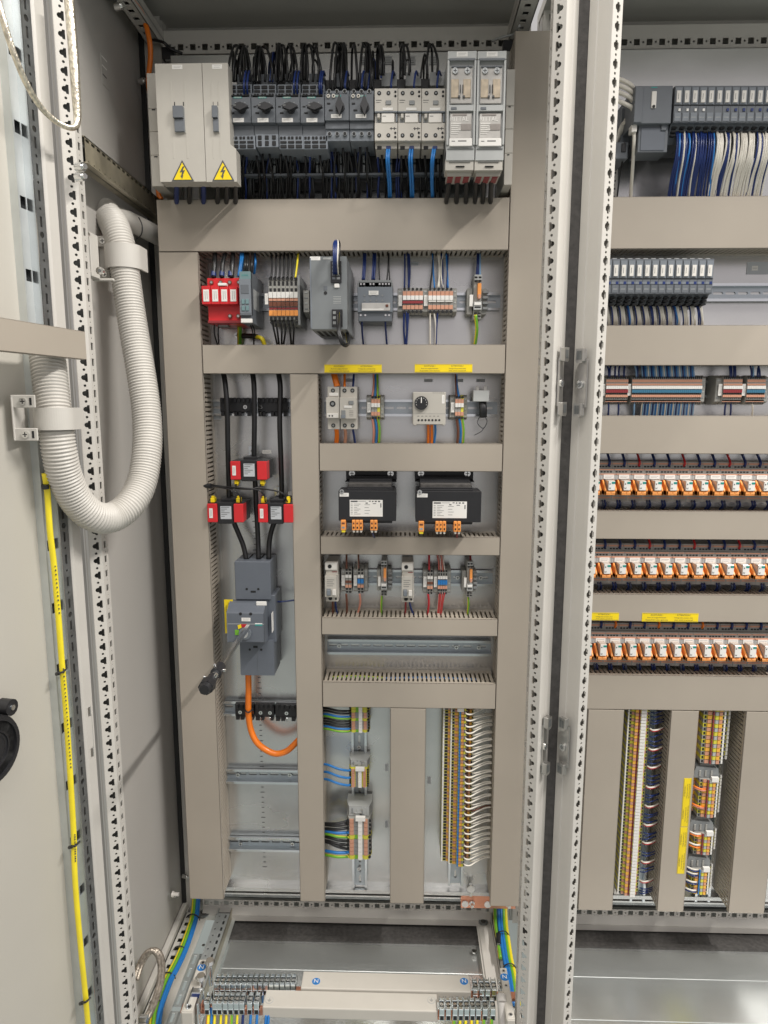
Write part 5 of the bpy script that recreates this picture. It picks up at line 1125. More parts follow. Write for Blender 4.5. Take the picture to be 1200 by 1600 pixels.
MB().box(-w_/2, w_/2, 0, .001, -h_/2, h_/2, yellow).build('sticker_sheet', o)
t = MB()
for cx, a in ((-w_*.24, ('ACHTUNG !', 'Auch bei ausgeschaltetem', 'Hauptschalter unter Spannung')), (w_*.24, ('ATTENTION !', 'Voltage also present even', 'when switch is turned off'))):
    for q in range(3): t.text(a[q], cx, -.0005, h_*(.27-.27*q), h_*.14, ink)
t.build('print', o)
for q in (1, ):
    tag(MB().tube(smooth([UY(388, 1052, 1.405), UY(388.5, 1075, 1.405), UY(388, 1100, 1.405), UY(388.5, 1120, 1.405), UY(392, 1140, 1.405), UY(400, 1158, 1.40), UY(413, 1170, 1.40), UY(430, 1177.5, 1.40), UY(447, 1174, 1.40), UY(462, 1161, 1.405), UY(475, 1146, 1.41)], 8), .0068, orange, 14).build('cable'), 'thick bright orange cable hanging in a loop under the main breaker', 'cable')
tie = lambda pts, lb, r=.0012: wire(pts, r, black, lb, 'black cable ties', name='cable_tie', cat='cable tie')
tie([(381.5, 1107, 1.41), (384, 1111, 1.396), (388, 1113, 1.394), (392, 1110.5, 1.396), (395, 1107, 1.41)], 'black cable tie round the orange cable at the clamp bar', .0016)

# ================================================================ vertical terminal blocks of the left cabinet
def vmark(o, h0): pass
STV = [(.80, .97, 'sqhole', .0), (.62, .78, None, 0), (.42, .70, salmon, .0025), (.22, .40, None, 0), (-.05, .28, paper, .004), (-.32, -.10, mgrey, .001), (-.72, -.40, salmon, .0025), (-.97, -.76, 'hole', .0)]
STG = [(.72, .95, 'hole', .0), (.42, .66, gya, .0025), (-.05, .28, paper, .004), (-.32, -.10, green, .001), (-.72, -.40, gya, .0025), (-.97, -.76, 'hole', .0)]
def cv(pat): return lambda i: (gya, STG) if pat[i % len(pat)] == 'g' else (tgrey, STV)
# local +z of the rotated strip points to world +X (right)
o, w, h, p, dd = strip('topmost vertical terminal block of the left cabinet, half hidden by the duct above', (545, 1104, 578, 1144), 9, STV, 1.398, rot=1, colors=cv('ggrrgrrrg'))
o2, w2, h2, p2, dd2 = strip('middle vertical terminal block of the left cabinet, with three blue wires', (545, 1201, 576.5, 1229.5), 8, STV, 1.398, rot=1, colors=lambda i: (gya, STV))
bracket(o2, -w2/2-.0085, .015, h2*1.0, dd2, lgrey, 'end_bracket'); MB().box(-w2/2-.004, -w2/2+.003, -.006, .002, -h2*.16, h2*.28, paper).build('marker', o2)
o3, w3, h3, p3, dd3 = strip('largest lower terminal block of the left cabinet, with black, blue and earth wires', (541, 1279, 580.5, 1342), 10, STV, 1.385, rot=1, colors=cv('rrrrgrrrrg'))
bracket(o3, -w3/2-.013, .022, h3*.98, dd3, lgrey, 'end_bracket'); MB().box(-w3/2-.006, -w3/2+.003, -.006, .002, -h3*.12, h3*.26, paper).build('marker', o3)
def hw(y, m, lb, x0=500, x1=547, Y=1.396, r=.0024, sag=3, g=None, m2=None, y0=None):
    y0 = y if y0 is None else y0
    wire([(x0, y0-3, 1.405), (x0+12, y0-2, 1.39), ((x0+x1)/2+4, (y+y0)/2+sag*.3, 1.382), (x1-5, y+1, 1.388), (x1, y+.3, Y)], r, m, lb, g, m2)
for i, (y, m_, m2, t) in enumerate(((1110, blackw, None, 'black'), (1114, blackw, None, 'black'), (1119, blue, None, 'blue'), (1122, yelw, green, 'yellow and green'), (1126, blackw, None, 'black'), (1130, blackw, None, 'black'), (1134, blackw, None, 'black'), (1138, blue, None, 'blue'), (1142, yelw, green, 'yellow and green'))):
    hw(y, m_, f'{nth(i)} wire from the top, {t}, entering the topmost vertical terminal block', m2=m2, g='wires of the topmost vertical terminal block', y0=y-1)
for i, y in enumerate((1203, 1214.5, 1226)): hw(y, blue, f'{("upper", "middle", "lower")[i]} of the three blue wires entering the middle terminal block', g='blue wires of the middle terminal block', r=.0026, y0=y-6)
for i, (y, y0, m_, m2, t) in enumerate(((1283, 1289, blackw, None, 'black'), (1287, 1291, blackw, None, 'black'), (1293, 1297, blackw, None, 'black'), (1300, 1301, blue, None, 'blue'), (1307, 1305, yelw, green, 'yellow and green'), (1313, 1310, blackw, None, 'black'), (1319, 1316, blackw, None, 'black'), (1325, 1318, blackw, None, 'black'), (1331, 1332, blue, None, 'blue'), (1337.5, 1338, yelw, green, 'yellow and green'))):
    hw(y, m_, f'{nth(i)} wire from the top, {t}, entering the largest lower terminal block', m2=m2, g='wires of the largest lower terminal block', y0=y0, x1=545, Y=1.385, r=.0033)
# long triple-deck column
STL = [(.86, .97, 'hole', 0), (.62, .84, brownw, .0), (.40, .60, 'sqhole', -.003), (.18, .38, salmon, .004), (-.02, .10, blue, .0055), (-.12, -.04, None, 0), (-.34, -.14, salmon, .004), (-.46, -.36, 'sqhole', .002), (-.58, -.48, paper, .005), (-.80, -.62, salmon, .0), (-.92, -.82, 'sqhole', 0), (-1.0, -.94, paper, .0)]
def col(label, x0, x1, y0, y1, n, Yf, tiers, rot=1, pat='ga', group=None, wd=0):
    """stepped terminals: tiers = list of (u0,u1,depth,segments[(a,b,material)])  u across the strip from left to right"""
    xx0, xx1, z0, z1 = rect(x0, y0, x1, y1, Yf); Wd, Ht = xx1-xx0, z1-z0; p = Ht/n
    o = empty('terminal_strip', label, 'terminal strip', group, ((xx0+xx1)/2, Yf, (z0+z1)/2))
    for i in range(n):
        c = pat[i % len(pat)]
        def mk(mb):
            for u0, u1, dp, segs in tiers:
                bm_ = gya if c == 'g' else tgrey
                mb.box((u0-.5)*Wd, (u1-.5)*Wd, dp, 1.444-Yf, -p*.46, p*.46, bm_)
                for a, b, m_ in segs:
                    q0, q1 = (a-.5)*Wd, (b-.5)*Wd; m2_ = m_[0 if c == 'g' else 1] if isinstance(m_, tuple) else m_
                    if m2_ is dark: mb.box(q0, q1, dp-.0004, dp+.001, -p*.30, p*.30, dark)
                    else: mb.box(q0, q1, dp-.0025, dp+.001, -p*.40, p*.40, m2_)
        inst('terminal', tmesh((label, c), mk), o, (0, 0, Ht/2-p*(i+.5)))
    return o, Wd, Ht, p
aw = (gya, salmon); amber = mat('amber_lever', (.80, .42, .06), .45, var=.1)
tiers = [(.0, .24, .018, [(.0, .05, paper), (.07, .16, dark), (.17, .235, (amber, salmon))]),
         (.24, .50, .009, [(.245, .285, paper), (.30, .36, dark), (.38, .48, (amber, salmon))]),
         (.50, .77, .0, [(.51, .555, blue), (.575, .66, (amber, salmon)), (.67, .72, (gya, mgrey)), (.73, .77, dark)]),
         (.77, 1.0, .022, [(.79, .86, brownw), (.87, .94, (amber, salmon)), (.945, .99, dark)])]
o, w, h, p = col('long stepped terminal column of the left cabinet with white wires on its right', 691.5, 739, 1096, 1353.5, 55, 1.385, tiers, pat='gaga')
MB().box(-.004, .010, -.004, 0, h/2-.012-.010, h/2-.012+.004, paper).build('marker', o)
k = 0
for i in range(25):
    y = 1113+i*9.85; ye = y-8+random.uniform(-2, 2)
    if i in (17,): y += 1
    wire([(727.5-i*.12, y, 1.382), (729.5-i*.1, y+2.6, 1.374), (737-i*.12, y+3, 1.378), (748-i*.15, (y+ye)/2+2, 1.392), (760-i*.16, ye+1.5, 1.402), (770-i*.16, ye, 1.41)], .00175, whitew, f'{nth(i)} longer white wire from the top, right of the long column', 'longer white wires of the long terminal column')
    y2 = y-1.5
    wire([(738.5-i*.2, y2-4.5, 1.405), (741-i*.18, y2-1.8, 1.392), (749-i*.16, (y2+ye)/2-1, 1.394), (760-i*.16, ye-1.5, 1.404), (769-i*.16, ye-1.8, 1.412)], .00175, brownw if i == 16 else whitew, f'{nth(i)} of the shorter wires from the top on the right of the long column', 'shorter wires of the long terminal column')
# plate labels between the columns
for i, (x, y) in enumerate(((604, 1199, ), (604, 1287.5), (670.5, 1219))):
    c = UY(x, y, PF-.0002); tag(MB().sticker(c.x, c.z, c.y, .0078, .0165, 1, lgrey2, .0012, vert=True).build('plate_label', None, .0005), ('upper small silver label on the plate beside the short vertical duct', 'lower small silver label on the plate beside the short vertical duct', 'small silver label on the plate left of the long terminal column')[i], 'label')
for i, (x, y) in enumerate(((669.3, 594.5), (717, 594.5), (751, 594.5), (544.5, 594), (647, 412), (339, 653))):
    c = UY(x, y, PF-.0002); tag(MB().sticker(c.x, c.z, c.y, .018, .0068, 1, lgrey2, .001).build('plate_label', None, .0004), ('small silver label on the plate above the thermostat dial', 'small silver label on the plate right of the thermostat', 'small silver label on the plate above the translucent holder', 'small silver label on the plate between orange wires', 'small silver label on the plate above the red bridge bar terminals', 'small silver label on the plate left of the black power cables')[i], 'label')
# copper earth bar
p0, p1 = UY(720, 1409, 1.44), UY(806, 1412, 1.44)
o = empty('earth_bar', 'flat copper earth bar at the bottom right of the left cabinet', 'busbar', None, tuple(p0)); L_ = p1.x-p0.x
mb = MB(); mb.box(0, L_, 0, .005, -.0165, .0165, copper).build('bar', o, .0008)
for i, (x, r, m_) in enumerate(((.010, .008, paper), (.026, .0068, chrome), (.063, .008, paper), (.112, .006, chrome))):
    mb = MB(); mb.cyl((x, -.001, -.004 if i != 1 else -.002), (x, -.0035, -.004 if i != 1 else -.002), r, m_, 18)
    if m_ is chrome: mb.cyl((x, -.003, -.002), (x, -.013, -.002), r*.62, chrome, 10)
    mb.build('earth_symbol' if m_ is paper else 'bolt', o)
mb = MB().cyl((.022, -.004, .020), (.022, -.004, .050), .004, chrome, 10).cyl((.022, -.0075, .040), (.022, -.0090, .040), .0085, paper, 18); mb.build('stud', o)
# ================================================================ RIGHT CABINET
YP = 1.335
# head controller of the upper station
d = Dev('controller', 'dark grey head controller at the left end of the upper module row', 'controller', (991, 134, 1050.5, 193), YP, 1.44)
d.b('housing', 0, .99, 0, 1, .0, None, slate).b('housing', .20, .99, .98, 1.72, .01, .055, slate).b('housing', -.05, .2, .2, 1.6, .06, None, slate)
d.b('left_panel', .0, .22, .02, .98, -.002, 0, slate).b('logo_plate', .42, .58, .03, .06, -.0006, 0, teal).b('label_tag', .44, .57, .15, .60, -.002, 0, white).mb('hole_screw').cyl((d.X(.505), -.002, d.Z(.56)), (d.X(.505), -.003, d.Z(.56)), .0026, dark, 10)
d.b('latch', .78, .92, .97, 1.15, .006, .012, slate).b('latch_slot', .80, .86, 1.2, 1.58, .0092, .012, dark).b('lower_flap', .26, .9, 1.05, 1.68, .0085, .011, slatel2)
for i in range(6): d.b('top_clip#%d' % i, .05+i*.15, .13+i*.15, -.04, 0, .01, .03, lgrey)
d.done(.0008)
def io(px0, px1, py0, py1, lab, kind, label, group, Y=YP):
    d = Dev('io_module', label, 'io module', (px0+.25, py0, px1-.25, py1), Y, 1.44, group)
    lv0, lv1 = lab
    d.b('housing', 0, 1, 0, 1, 0, None, slate).b('upper_face', .08, .92, .05, lv1+.04, -.0012, 0, slatel).b('divider', .0, 1, lv1+.06, lv1+.075, -.001, .0, dark)
    d.b('label_tag', .20, .72, lv0, lv1, -.0035, -.001, white)
    d.mb('label_tag').box(d.X(.38), d.X(.42), -.0038, -.0035, d.Z(lv1-.08), d.Z(lv0+.08), ink)
    if kind == 'a': d.b('code_mark', .55, .82, .63, .70, -.0014, 0, paper)
    if kind == 'b': d.b('code_mark', .5, .8, .62, .70, -.0014, 0, navy)
    if kind == 'c': d.b('stripe', .0, 1, .66, .72, -.0012, 0, slatel).b('code_mark', .55, .9, .65, .73, -.0016, 0, navy)
    d.b('lower_face', .10, .90, .74, .97, -.001, 0, slatel if kind != 'c' else slate).b('lower_face', .2, .8, .86, .875, -.0013, 0, lgrey).b('top_clip', .15, .75, -.05, 0, .01, .03, lgrey)
    d.mb('lower_base').prism([(.012, d.Z(1.0)), (.03, d.Z(1.45 if kind != 'c' else 1.25)), (.10, d.Z(1.45 if kind != 'c' else 1.25)), (.10, d.Z(1.0))], d.X(0), d.X(1), slate, 'x')
    for q in range(3): d.b('lower_base', .2, .8, 1.06+q*.09, 1.11+q*.09, .010+q*.003, .05, dark)
    d.done(0)
for i in range(14):
    io(1053.3+i*12.68, 1053.3+(i+1)*12.68, 134, 191, (.15, .47), 'a' if i < 4 else '' if i < 6 else 'b', f'{nth(i)} narrow grey module from the left in the upper module row', 'modules of the upper row')
for i in range(15):
    x0 = 943.6+(i-1)*12.2
    if x0 < 928: continue
    io(x0, x0+12.2, 404.5, 459, (.18, .50), 'c', f'{nth(i-1) if i else "partly hidden"} narrow grey module from the left in the second module row', 'modules of the second row', 1.345)
# wires below the upper row
random.seed(3)
n = 0
for i in range(60):
    md = i//5; q = i % 5; x = 1059.5+md*12.68+(q-2)*1.9+random.uniform(-.4, .4)
    isb = (md < 5 and random.random() < .93) or random.random() < .2
    dx = -9-5*random.random()-(6 if md > 5 else 0)+(q-2)*1.2
    m_ = (navy if random.random() < .94 else blue) if isb else whitew
    bulge = random.uniform(1, 5)
    wire([(x, 196, YP+.045), (x+.8, 204, YP+.022), (x+bulge*.8, 222, YP+.010-.004*random.random()), (x+bulge*.5+dx*.15, 248, YP+.010), (x+dx*.55, 280, YP+.03), (x+dx, 318, YP+.055)], random.choice((.0016, .0019, .0021)), m_, f'{nth(i)} wire from the left hanging under the upper module row', 'white and dark blue wires under the upper module row')
for i in range(13):
    x = 945+i*12.2
    for q in range(4):
        w_ = q in (2, 3) or (i % 3 != 0 and q == 1); xx = x-2.5+q*2.1
        wire([(xx-5+q, 460, 1.408), (xx-3.5+q*.8, 470, 1.388), (xx+1.5, 485, 1.380), (xx+2.8+q*.3+random.uniform(-.8, .8), 500, 1.385), (xx+2+q*.4, 514, 1.40)], .0015, whitew if w_ else (blue if q == 1 and i % 2 else navy), f'{nth(i*4+q)} wire from the left hanging under the second module row', 'white and blue wires under the second module row')
for i, (y, r) in enumerate(((124, 0), (134, 0), (145, 0), (159, 0))):
    wire([(940, y, 1.36), (962, y-1.5, 1.35), (980, y+5, 1.345), (989, y+13, 1.35), (990, y+25+(12 if i == 3 else 0), 1.37), (980-i*2, 187+i*2, 1.39), (966-i*2, 215+i*4, 1.40), (957-i*2, 236, 1.41), (950, 262, 1.42)], .0038, whitew, f'{nth(i)} pale grey network cable from the top, curving beside the head controller', 'pale grey network cables', name='cable', cat='cable')
wire([(991, 203, 1.35), (990.5, 225, 1.352), (989, 255, 1.37), (987, 285, 1.39), (985, 318, 1.41)], .0034, whitew, 'straight pale network cable hanging below the head controller', None, None, 'cable', 'cable')
d = Dev('network_plug', 'pale network plug under the head controller', 'plug', (987, 194, 995.5, 206), 1.342, 1.36); d.b('body', 0, 1, 0, 1, 0, None, white).b('clip', .2, .8, -.3, .2, -.003, .004, clear); d.done()
wire([(976, 222, 1.37), (974, 245, 1.38), (969, 270, 1.40), (963, 318, 1.42)], .0016, blackw, 'thin black wire hanging left of the straight network cable')
d = Dev('supply_plug', 'black supply plug at the lower left of the head controller', 'plug', (962, 222, 981, 248), 1.37, 1.44); d.b('body', 0, 1, 0, 1, 0, None, slate).b('socket', .45, .8, .1, .6, -.003, 0, black); d.done()
c = UY(955.5, 289, PF-.0005); tag(MB().sticker(c.x, c.z, c.y, .022, .060, 7, paper).build('paper_list'), 'narrow white paper list on the plate behind the right post', 'paper')
# rack and wall labels
c = UY(1181, 419, PF-.001); tag(MB().box(c.x-.018, c.x+.026, c.y, c.y+.001, c.z-.012, c.z+.012, lgrey2).sticker(c.x-.002, c.z, c.y, .012, .009, 1, paper).build('plate_label'), 'square silver label on the plate right of the second module row', 'label')
# third row: terminal strips
mutb = mat('muted_blue_bridge', (.04, .16, .26), .45)
STR = [(.72, .9, 'sqhole', .0), (.52, .70, salmon, .001), (.30, .42, salmon, .002), (.06, .27, paper, .004), (-.2, .02, redd, .003), (-.32, -.22, 'sqhole', .001), (-.50, -.34, salmon, .002), (-.62, -.52, 'sqhole', 0), (-.82, -.66, salmon, .0), (-.96, -.84, 'sqhole', 0)]
STB = [(a, b, (mutb if m_ is redd else m_), c) for a, b, m_, c in STR]
for lb, x0, x1, n, st, lft in (('short terminal strip with a red bar right beside the right post', 946.5, 981, 12, STR, 9), ('long terminal strip with a blue bar and many blue and white wires', 987, 1096, 36, STB, 0),
                          ('short terminal strip with a red bar near the right edge', 1129.5, 1159, 10, STR, 9), ('short terminal strip with a blue bar near the right edge', 1166.5, 1195, 10, STB, 0)):
    short_strip(lb, x0, x1, 586, 632, n, style=st, left=lft, right=8 if x1 in (1096, 1195) else 0, Yf=1.395)
kk = 0
for i in range(34):
    x = 1003+i*2.45; m_ = (lblue, navy, blue, lblue, whitew)[i % 5]
    wire([(x-1, 566, 1.41), (x, 578, 1.40), (x+1.5, 596, 1.398)], .0014, m_, f'{nth(i)} wire from the left above the long blue bar strip', 'wires above the long blue bar strip')
    wire([(x+1.5, 622, 1.398), (x, 633, 1.40), (x-2, 652, 1.415)], .0014, (whitew, lblue, navy, lblue, blue)[i % 5], f'{nth(i)} wire from the left below the long blue bar strip', 'wires below the long blue bar strip')
for i, (x, b, m_) in enumerate(((948, 951, navy), (955, 953, navy), (962, 961, navy), (969, 967, navy), (977, 975, navy), (990, 994, lblue), (995, 996, navy), (1139, 1141, navy), (1142, 1143, navy), (1146, 1147, navy), (1148, 1149, navy), (1171, 1174, navy), (1176, 1177, lblue), (1183, 1187, navy), (1187, 1184, navy))):
    wire([(x, 566, 1.41), (b, 580, 1.40), (b, 596, 1.398)], .0019, m_, f'{nth(i)} separate wire from the left above the short strips of the right cabinet', 'separate wires above the short strips')
for i, (x, b, m_) in enumerate(((950, 950, navy), (965.5, 965.5, navy), (991, 990, lblue), (1136, 1132, navy), (1141, 1141, navy), (1174, 1175, whitew))):
    wire([(x, 622, 1.398), (b+1, 636, 1.40), (b, 652, 1.415)], .0019, m_, f'{nth(i)} separate wire from the left below the short strips of the right cabinet', 'separate wires below the short strips')
# relays
def relay_proto(px, wpx, y0, y1, lab, rel, org):
    """coordinates of one relay module at pixel px; everything relative to its Empty so it can be copied along the rail"""
    Yf = 1.405; c = UY(px, (y0+y1)/2, Yf); w = (UY(px+wpx/2, (y0+y1)/2, Yf).x-UY(px-wpx/2, (y0+y1)/2, Yf).x)*.985
    def zr(py, Y): return UY(px, py, Y).z-c.z
    o = empty('relay_module', 'x', 'relay', None, tuple(c)); a = w/2; B = tgrey
    mb = MB(); zt_, zb_ = zr(y0, Yf), zr(y1, Yf); t3 = lab[0]-2
    mb.box(-a, a, .0, .040, zr(t3, Yf), zt_, B); mb.box(-a, a, -.012, .040, zr(lab[0]-.5, Yf-.012), zr((y0+t3)/2+3, Yf-.012), B); mb.box(-a, a, -.026, .040, zr(lab[1]+1, Yf-.026), zr(lab[0], Yf-.026), lgrey)
    mb.box(-a, a, -.004, .040, zb_, zr(org[1]-4, Yf), B); mb.box(-a, a, -.0, .040, zr(org[1]-4, Yf), zr(lab[1]+1, Yf), B)
    mb.box(-a*.9, a*.9, -.0045, -.004, zr(y1-5, Yf), zr(y1-7, Yf), salmon)
    for q in range(4):
        u = -a*.8+q*a*.42
        mb.box(u, u+a*.28, -.0006, .001, zr(y0+9, Yf), zr(y0+6.8, Yf), dark); mb.box(u, u+a*.28, -.0126, -.01, zr(lab[0]-3.5, Yf-.012), zr(lab[0]-5.6, Yf-.012), dark)
    mb.box(-a*.95, a*.95, -.0008, .001, zr(y0+4.5, Yf), zr(y0+2.2, Yf), salmon); mb.box(-a*.95, a*.95, -.0128, -.01, zr(lab[0]-7, Yf-.012), zr(lab[0]-8.5, Yf-.012), salmon); mb.box(-a*.95, a*.95, -.0268, -.02, zr(lab[0]+.2, Yf-.026), zr(lab[0]-1.2, Yf-.026), salmon)
    mb.build('socket', o)
    zl0, zl1 = zr(lab[1]-.2, Yf-.028), zr(lab[0]+.2, Yf-.028); MB().sticker(a*.05, (zl0+zl1)/2, -.0262, w*.68, (zl1-zl0), 2, paper, .0012).build('label_tag', o)
    Yr = -.050; k = MB(); r0, r1 = zr(rel[1], Yf+Yr), zr(rel[0], Yf+Yr)
    k.box(-a*.42, a*.50, Yr, -.02, r0, r1, clearb); rb = k.build('relay_cube', o, .0008)
    k = MB(); k.box(-a*.36, a*.46, Yr-.0006, Yr, r0+.001, r1-.001, paper); k.box(a*.02, a*.46, Yr-.0010, Yr-.0006, r1-.0062, r1-.0022, tealp)
    k.box(-a*.26, -a*.14, Yr-.0010, Yr-.0006, r1-.0078, r1-.0052, ink); k.box(-a*.29, -a*.08, Yr-.0010, Yr-.0006, r0+.0040, r0+.0048, ink); k.box(-a*.29, -a*.25, Yr-.0010, Yr-.0006, r0+.0040, r0+.0068, ink); k.box(-a*.12, -a*.08, Yr-.0010, Yr-.0006, r0+.0040, r0+.0068, ink)
    k.build('printed_face', rb)
    k = MB(); q0 = zr(org[1], Yf-.048); q1 = zr(org[0], Yf-.03); q2 = zr(rel[1]+.5, Yf-.048)
    k.box(-a*.80, a*.80, -.048, -.012, q0, q2, orangep)
    for s_ in (-1, 1): k.prism([(-.014, q0), (-.048, q0), (-.048, q2+.002), (-.044, q2+.006), (-.026, q1), (-.014, q1)], s_*a*.80-(0 if s_ < 0 else a*.22), s_*a*.80+(a*.22 if s_ < 0 else 0), orangep, 'x')
    k.box(-a*.6, -a*.05, -.0488, -.048, q0+(q2-q0)*.35, q0+(q2-q0)*.75, salmonl); k.box(a*.05, a*.6, -.0488, -.048, q0+(q2-q0)*.35, q0+(q2-q0)*.75, salmonl)
    k.build('orange_retainer', o, .0005)
    return o, w/.985
clearb = mat('smoky_brown_cube', (.50, .42, .36), .25, coat=.4); tealp = mat('teal_print', (.01, .26, .22), .4); salmonl = mat('pale_orange_face', (.95, .40, .12), .45)
for row, (px, wpx, y0, y1, lab, rel, org, nm, reds) in enumerate(((944, 23.3, 721, 783, (741.5, 748.3), (751, 766.5), (750, 773.5), 'top', (2, 5, 8, 11)), (937.5, 23.1, 849, 911, (871, 878), (881, 897), (880, 903), 'middle', (3, 6, 9)), (931.5, 22.45, 973, 1038, (997, 1003.8), (1006.5, 1025), (1006, 1031), 'bottom', (1, 4, 7)))):
    o, pit = relay_proto(px, wpx, y0, y1, lab, rel, org); base = Vector(o.location)
    g = f'relays of the {nm} row'
    for i in range(-1, 13):
        c = o if i == -1 else copy_tree(o)
        c.location = base+Vector((pit*i, 0, 0)); c['label'] = f'{nth(i+1)} orange clipped relay from the left in the {nm} relay row'; c['group'] = g
        X = base.x+pit*i
        def zz(py, Y): return UY(px, py, Y).z
        rr = i in reds; Y_ = 1.39
        off = .25*pit
        wire([(X+off, 1.42, zz(y0-14, 1.42)), (X+off+.001, 1.403, zz(y0+1, 1.403)), (X+off, 1.405, zz(y0+7, 1.405))], .0024 if rr else .0028, (redw if row < 2 else orange) if rr else navy, f'{nth(i+1)} wire from the left above the {nm} relay row', f'wires above the {nm} relay row', px=False)
        for q in range(2):
            s_ = -.15+q*.28
            wire([(X+s_*pit*.6-.001, 1.408, zz(y1-5, 1.408)), (X+s_*pit*.6, 1.400, zz(y1+1, 1.400)), (X+s_*pit*.6+.002, 1.403, zz(y1+7, 1.403)), (X+s_*pit*.6+.0015, 1.42, zz(y1+15, 1.42))], .0023, navy if (i+q) % 3 else slatew, f'{nth((i+1)*2+q)} short wire from the left below the {nm} relay row', f'short wires below the {nm} relay row', px=False)
# lower right: long leaning columns
tierJ = [(.0, .30, .006, [(.0, .06, paper), (.08, .16, dark), (.18, .29, (gya, salmon))]), (.30, .52, .0, [(.31, .44, (amber, salmon)), (.46, .53, redd)]), (.52, .78, -.004, [(.54, .78, paper)]), (.78, 1.0, .004, [(.80, .90, (gya, salmon)), (.92, .98, dark)])]
o, w, h, p = col('long terminal column with a white marker strip between two vertical ducts, right cabinet', 974.5, 1007.5, 1098, 1399, 62, 1.39, tierJ, pat='ga')
tierK = [(-.28, .03, .022, [(-.26, -.20, paper), (-.18, -.10, dark), (-.08, .02, (amber, salmon))]), (.03, .30, .0, [(.06, .12, dark), (.15, .28, (amber, salmon))]), (.30, .66, -.003, [(.30, .34, redd), (.38, .47, (gya, lgrey)), (.50, .60, (amber, salmon)), (.61, .66, dark)]), (.66, .72, -.001, [(.665, .72, paper)]), (.72, 1.0, .018, [(.75, .84, (amber, salmon)), (.86, .92, dark), (.94, 1.0, paper)])]
tierK2 = [(u0, u1, dp, [(a, b, blue if m_ is redd else m_) for a, b, m_ in sg]) for u0, u1, dp, sg in tierK]
KB = ((1096, 1145, 1098, 1192.5, 15, tierK, 'topmost stepped terminal block right of the tall yellow stickers'), (1090, 1131, 1217, 1276, 11, tierK, 'second stepped terminal block from the top, with two orange wire pairs'), (1083, 1123.5, 1301, 1334, 7, tierK, 'third stepped terminal block from the top, with orange and white wires'), (1078.5, 1117.5, 1357, 1396, 8, tierK2, 'lowest stepped terminal block, with white and dark blue wires'))
for j, (x0, x1, y0, y1, n, tr, lb) in enumerate(KB):
    o, w, h, p = col(lb, x0, x1, y0, y1, n, 1.385, tr, pat='ag')
    if j:
        mb = MB(); mb.prism([(-w*.72, h/2+.001), (w*.28, h/2+.001), (w*.22, h/2+.022), (-w*.60, h/2+.026)], .004, .059, mgrey); mb.prism([(-w*.45, h/2+.024), (w*.1, h/2+.024), (w*.05, h/2+.030), (-w*.3, h/2+.032)], .012, .059, tgrey)
        for q in range(3): mb.box(-w*.5+q*w*.22, -w*.42+q*w*.22, .002, .004, h/2+.004, h/2+.018, tgrey)
        mb.build('end_bracket', o, .0006)
    MB().box(w*-.06, w*.20, -.007, .0, h/2-.004, h/2+.006, paper).build('marker', o)
rail_v(Xc(996, 1403, 1.437), Zr(996, 1408, 1.44), zr6-.001, 'vertical zinc rail behind the long column with a white marker strip', .012); rail_v(Xc(1098, 1403, 1.437), Zr(1098, 1408, 1.44), zr6-.001, 'vertical zinc rail behind the stepped terminal blocks', .012)
for i, y in enumerate((1138.5, 1169, 1197, 1228, 1258, 1287, 1315, 1345, 1375)):
    x = 1015.5-(y-1138)*.066; 
    for q in range(2): wire([(x, y+q*1.6, 1.392), (x+5, y+2.5+q*1.4, 1.385), (x+13, y+1.5+q, 1.388), (x+21, y-2+q, 1.41)], .0019, redw if q else whitew, f'{("white", "red")[q]} wire of the {nth(i)} red and white pair from the top beside the white marker strip', 'red and white wire pairs beside the marker strip')
for i, y in enumerate((1113, 1119, 1125, 1130, 1151, 1157, 1163, 1181, 1186, 1191, 1211, 1217, 1223, 1241, 1246, 1252, 1271, 1277, 1283, 1300, 1306, 1311, 1331, 1336, 1356, 1362, 1387, 1391, 1395)):
    x = 1015.5-(y-1138)*.066
    j_ = random.uniform(-3, 3)
    wire([(x+random.uniform(-1, 1), y, 1.392), (x+6, y+1.5+j_*.4, 1.387), (x+12, y+.5+j_, 1.39), (x+21, y-2.5+j_, 1.41)], .0013, navy, f'{nth(i)} dark blue wire from the top beside the white marker strip', 'dark blue wires beside the marker strip')
for i, (x, y, m_) in enumerate(((1103, 1233, orange), (1103, 1235, pinkw), (1100, 1260, orange), (1100, 1262, pinkw), (1095, 1303, whitew), (1095, 1306, orange), (1094, 1320, whitew), (1094, 1324, orange), (1091, 1358.5, whitew), (1090, 1365, whitew), (1089, 1378, whitew), (1088, 1391, whitew), (1091, 1361, navy), (1090, 1368, navy), (1089, 1381, navy), (1088, 1393.5, navy))):
    wire([(x-30, y-6, 1.41), (x-20, y-5, 1.385), (x-9, y-.5, 1.376), (x-3, y+.3, 1.376), (x, y, 1.386)], .0019, m_, f'{nth(i)} wire from the top on the left of the stepped terminal blocks', 'wires left of the stepped terminal blocks')
o_ = UY(962, 1388, 1.44); tag(MB().box(o_.x-.006, o_.x+.006, 1.43, 1.449, o_.z-.008, o_.z+.008, white).build('clip'), 'small white clip at the foot of the long terminal column', 'clip')

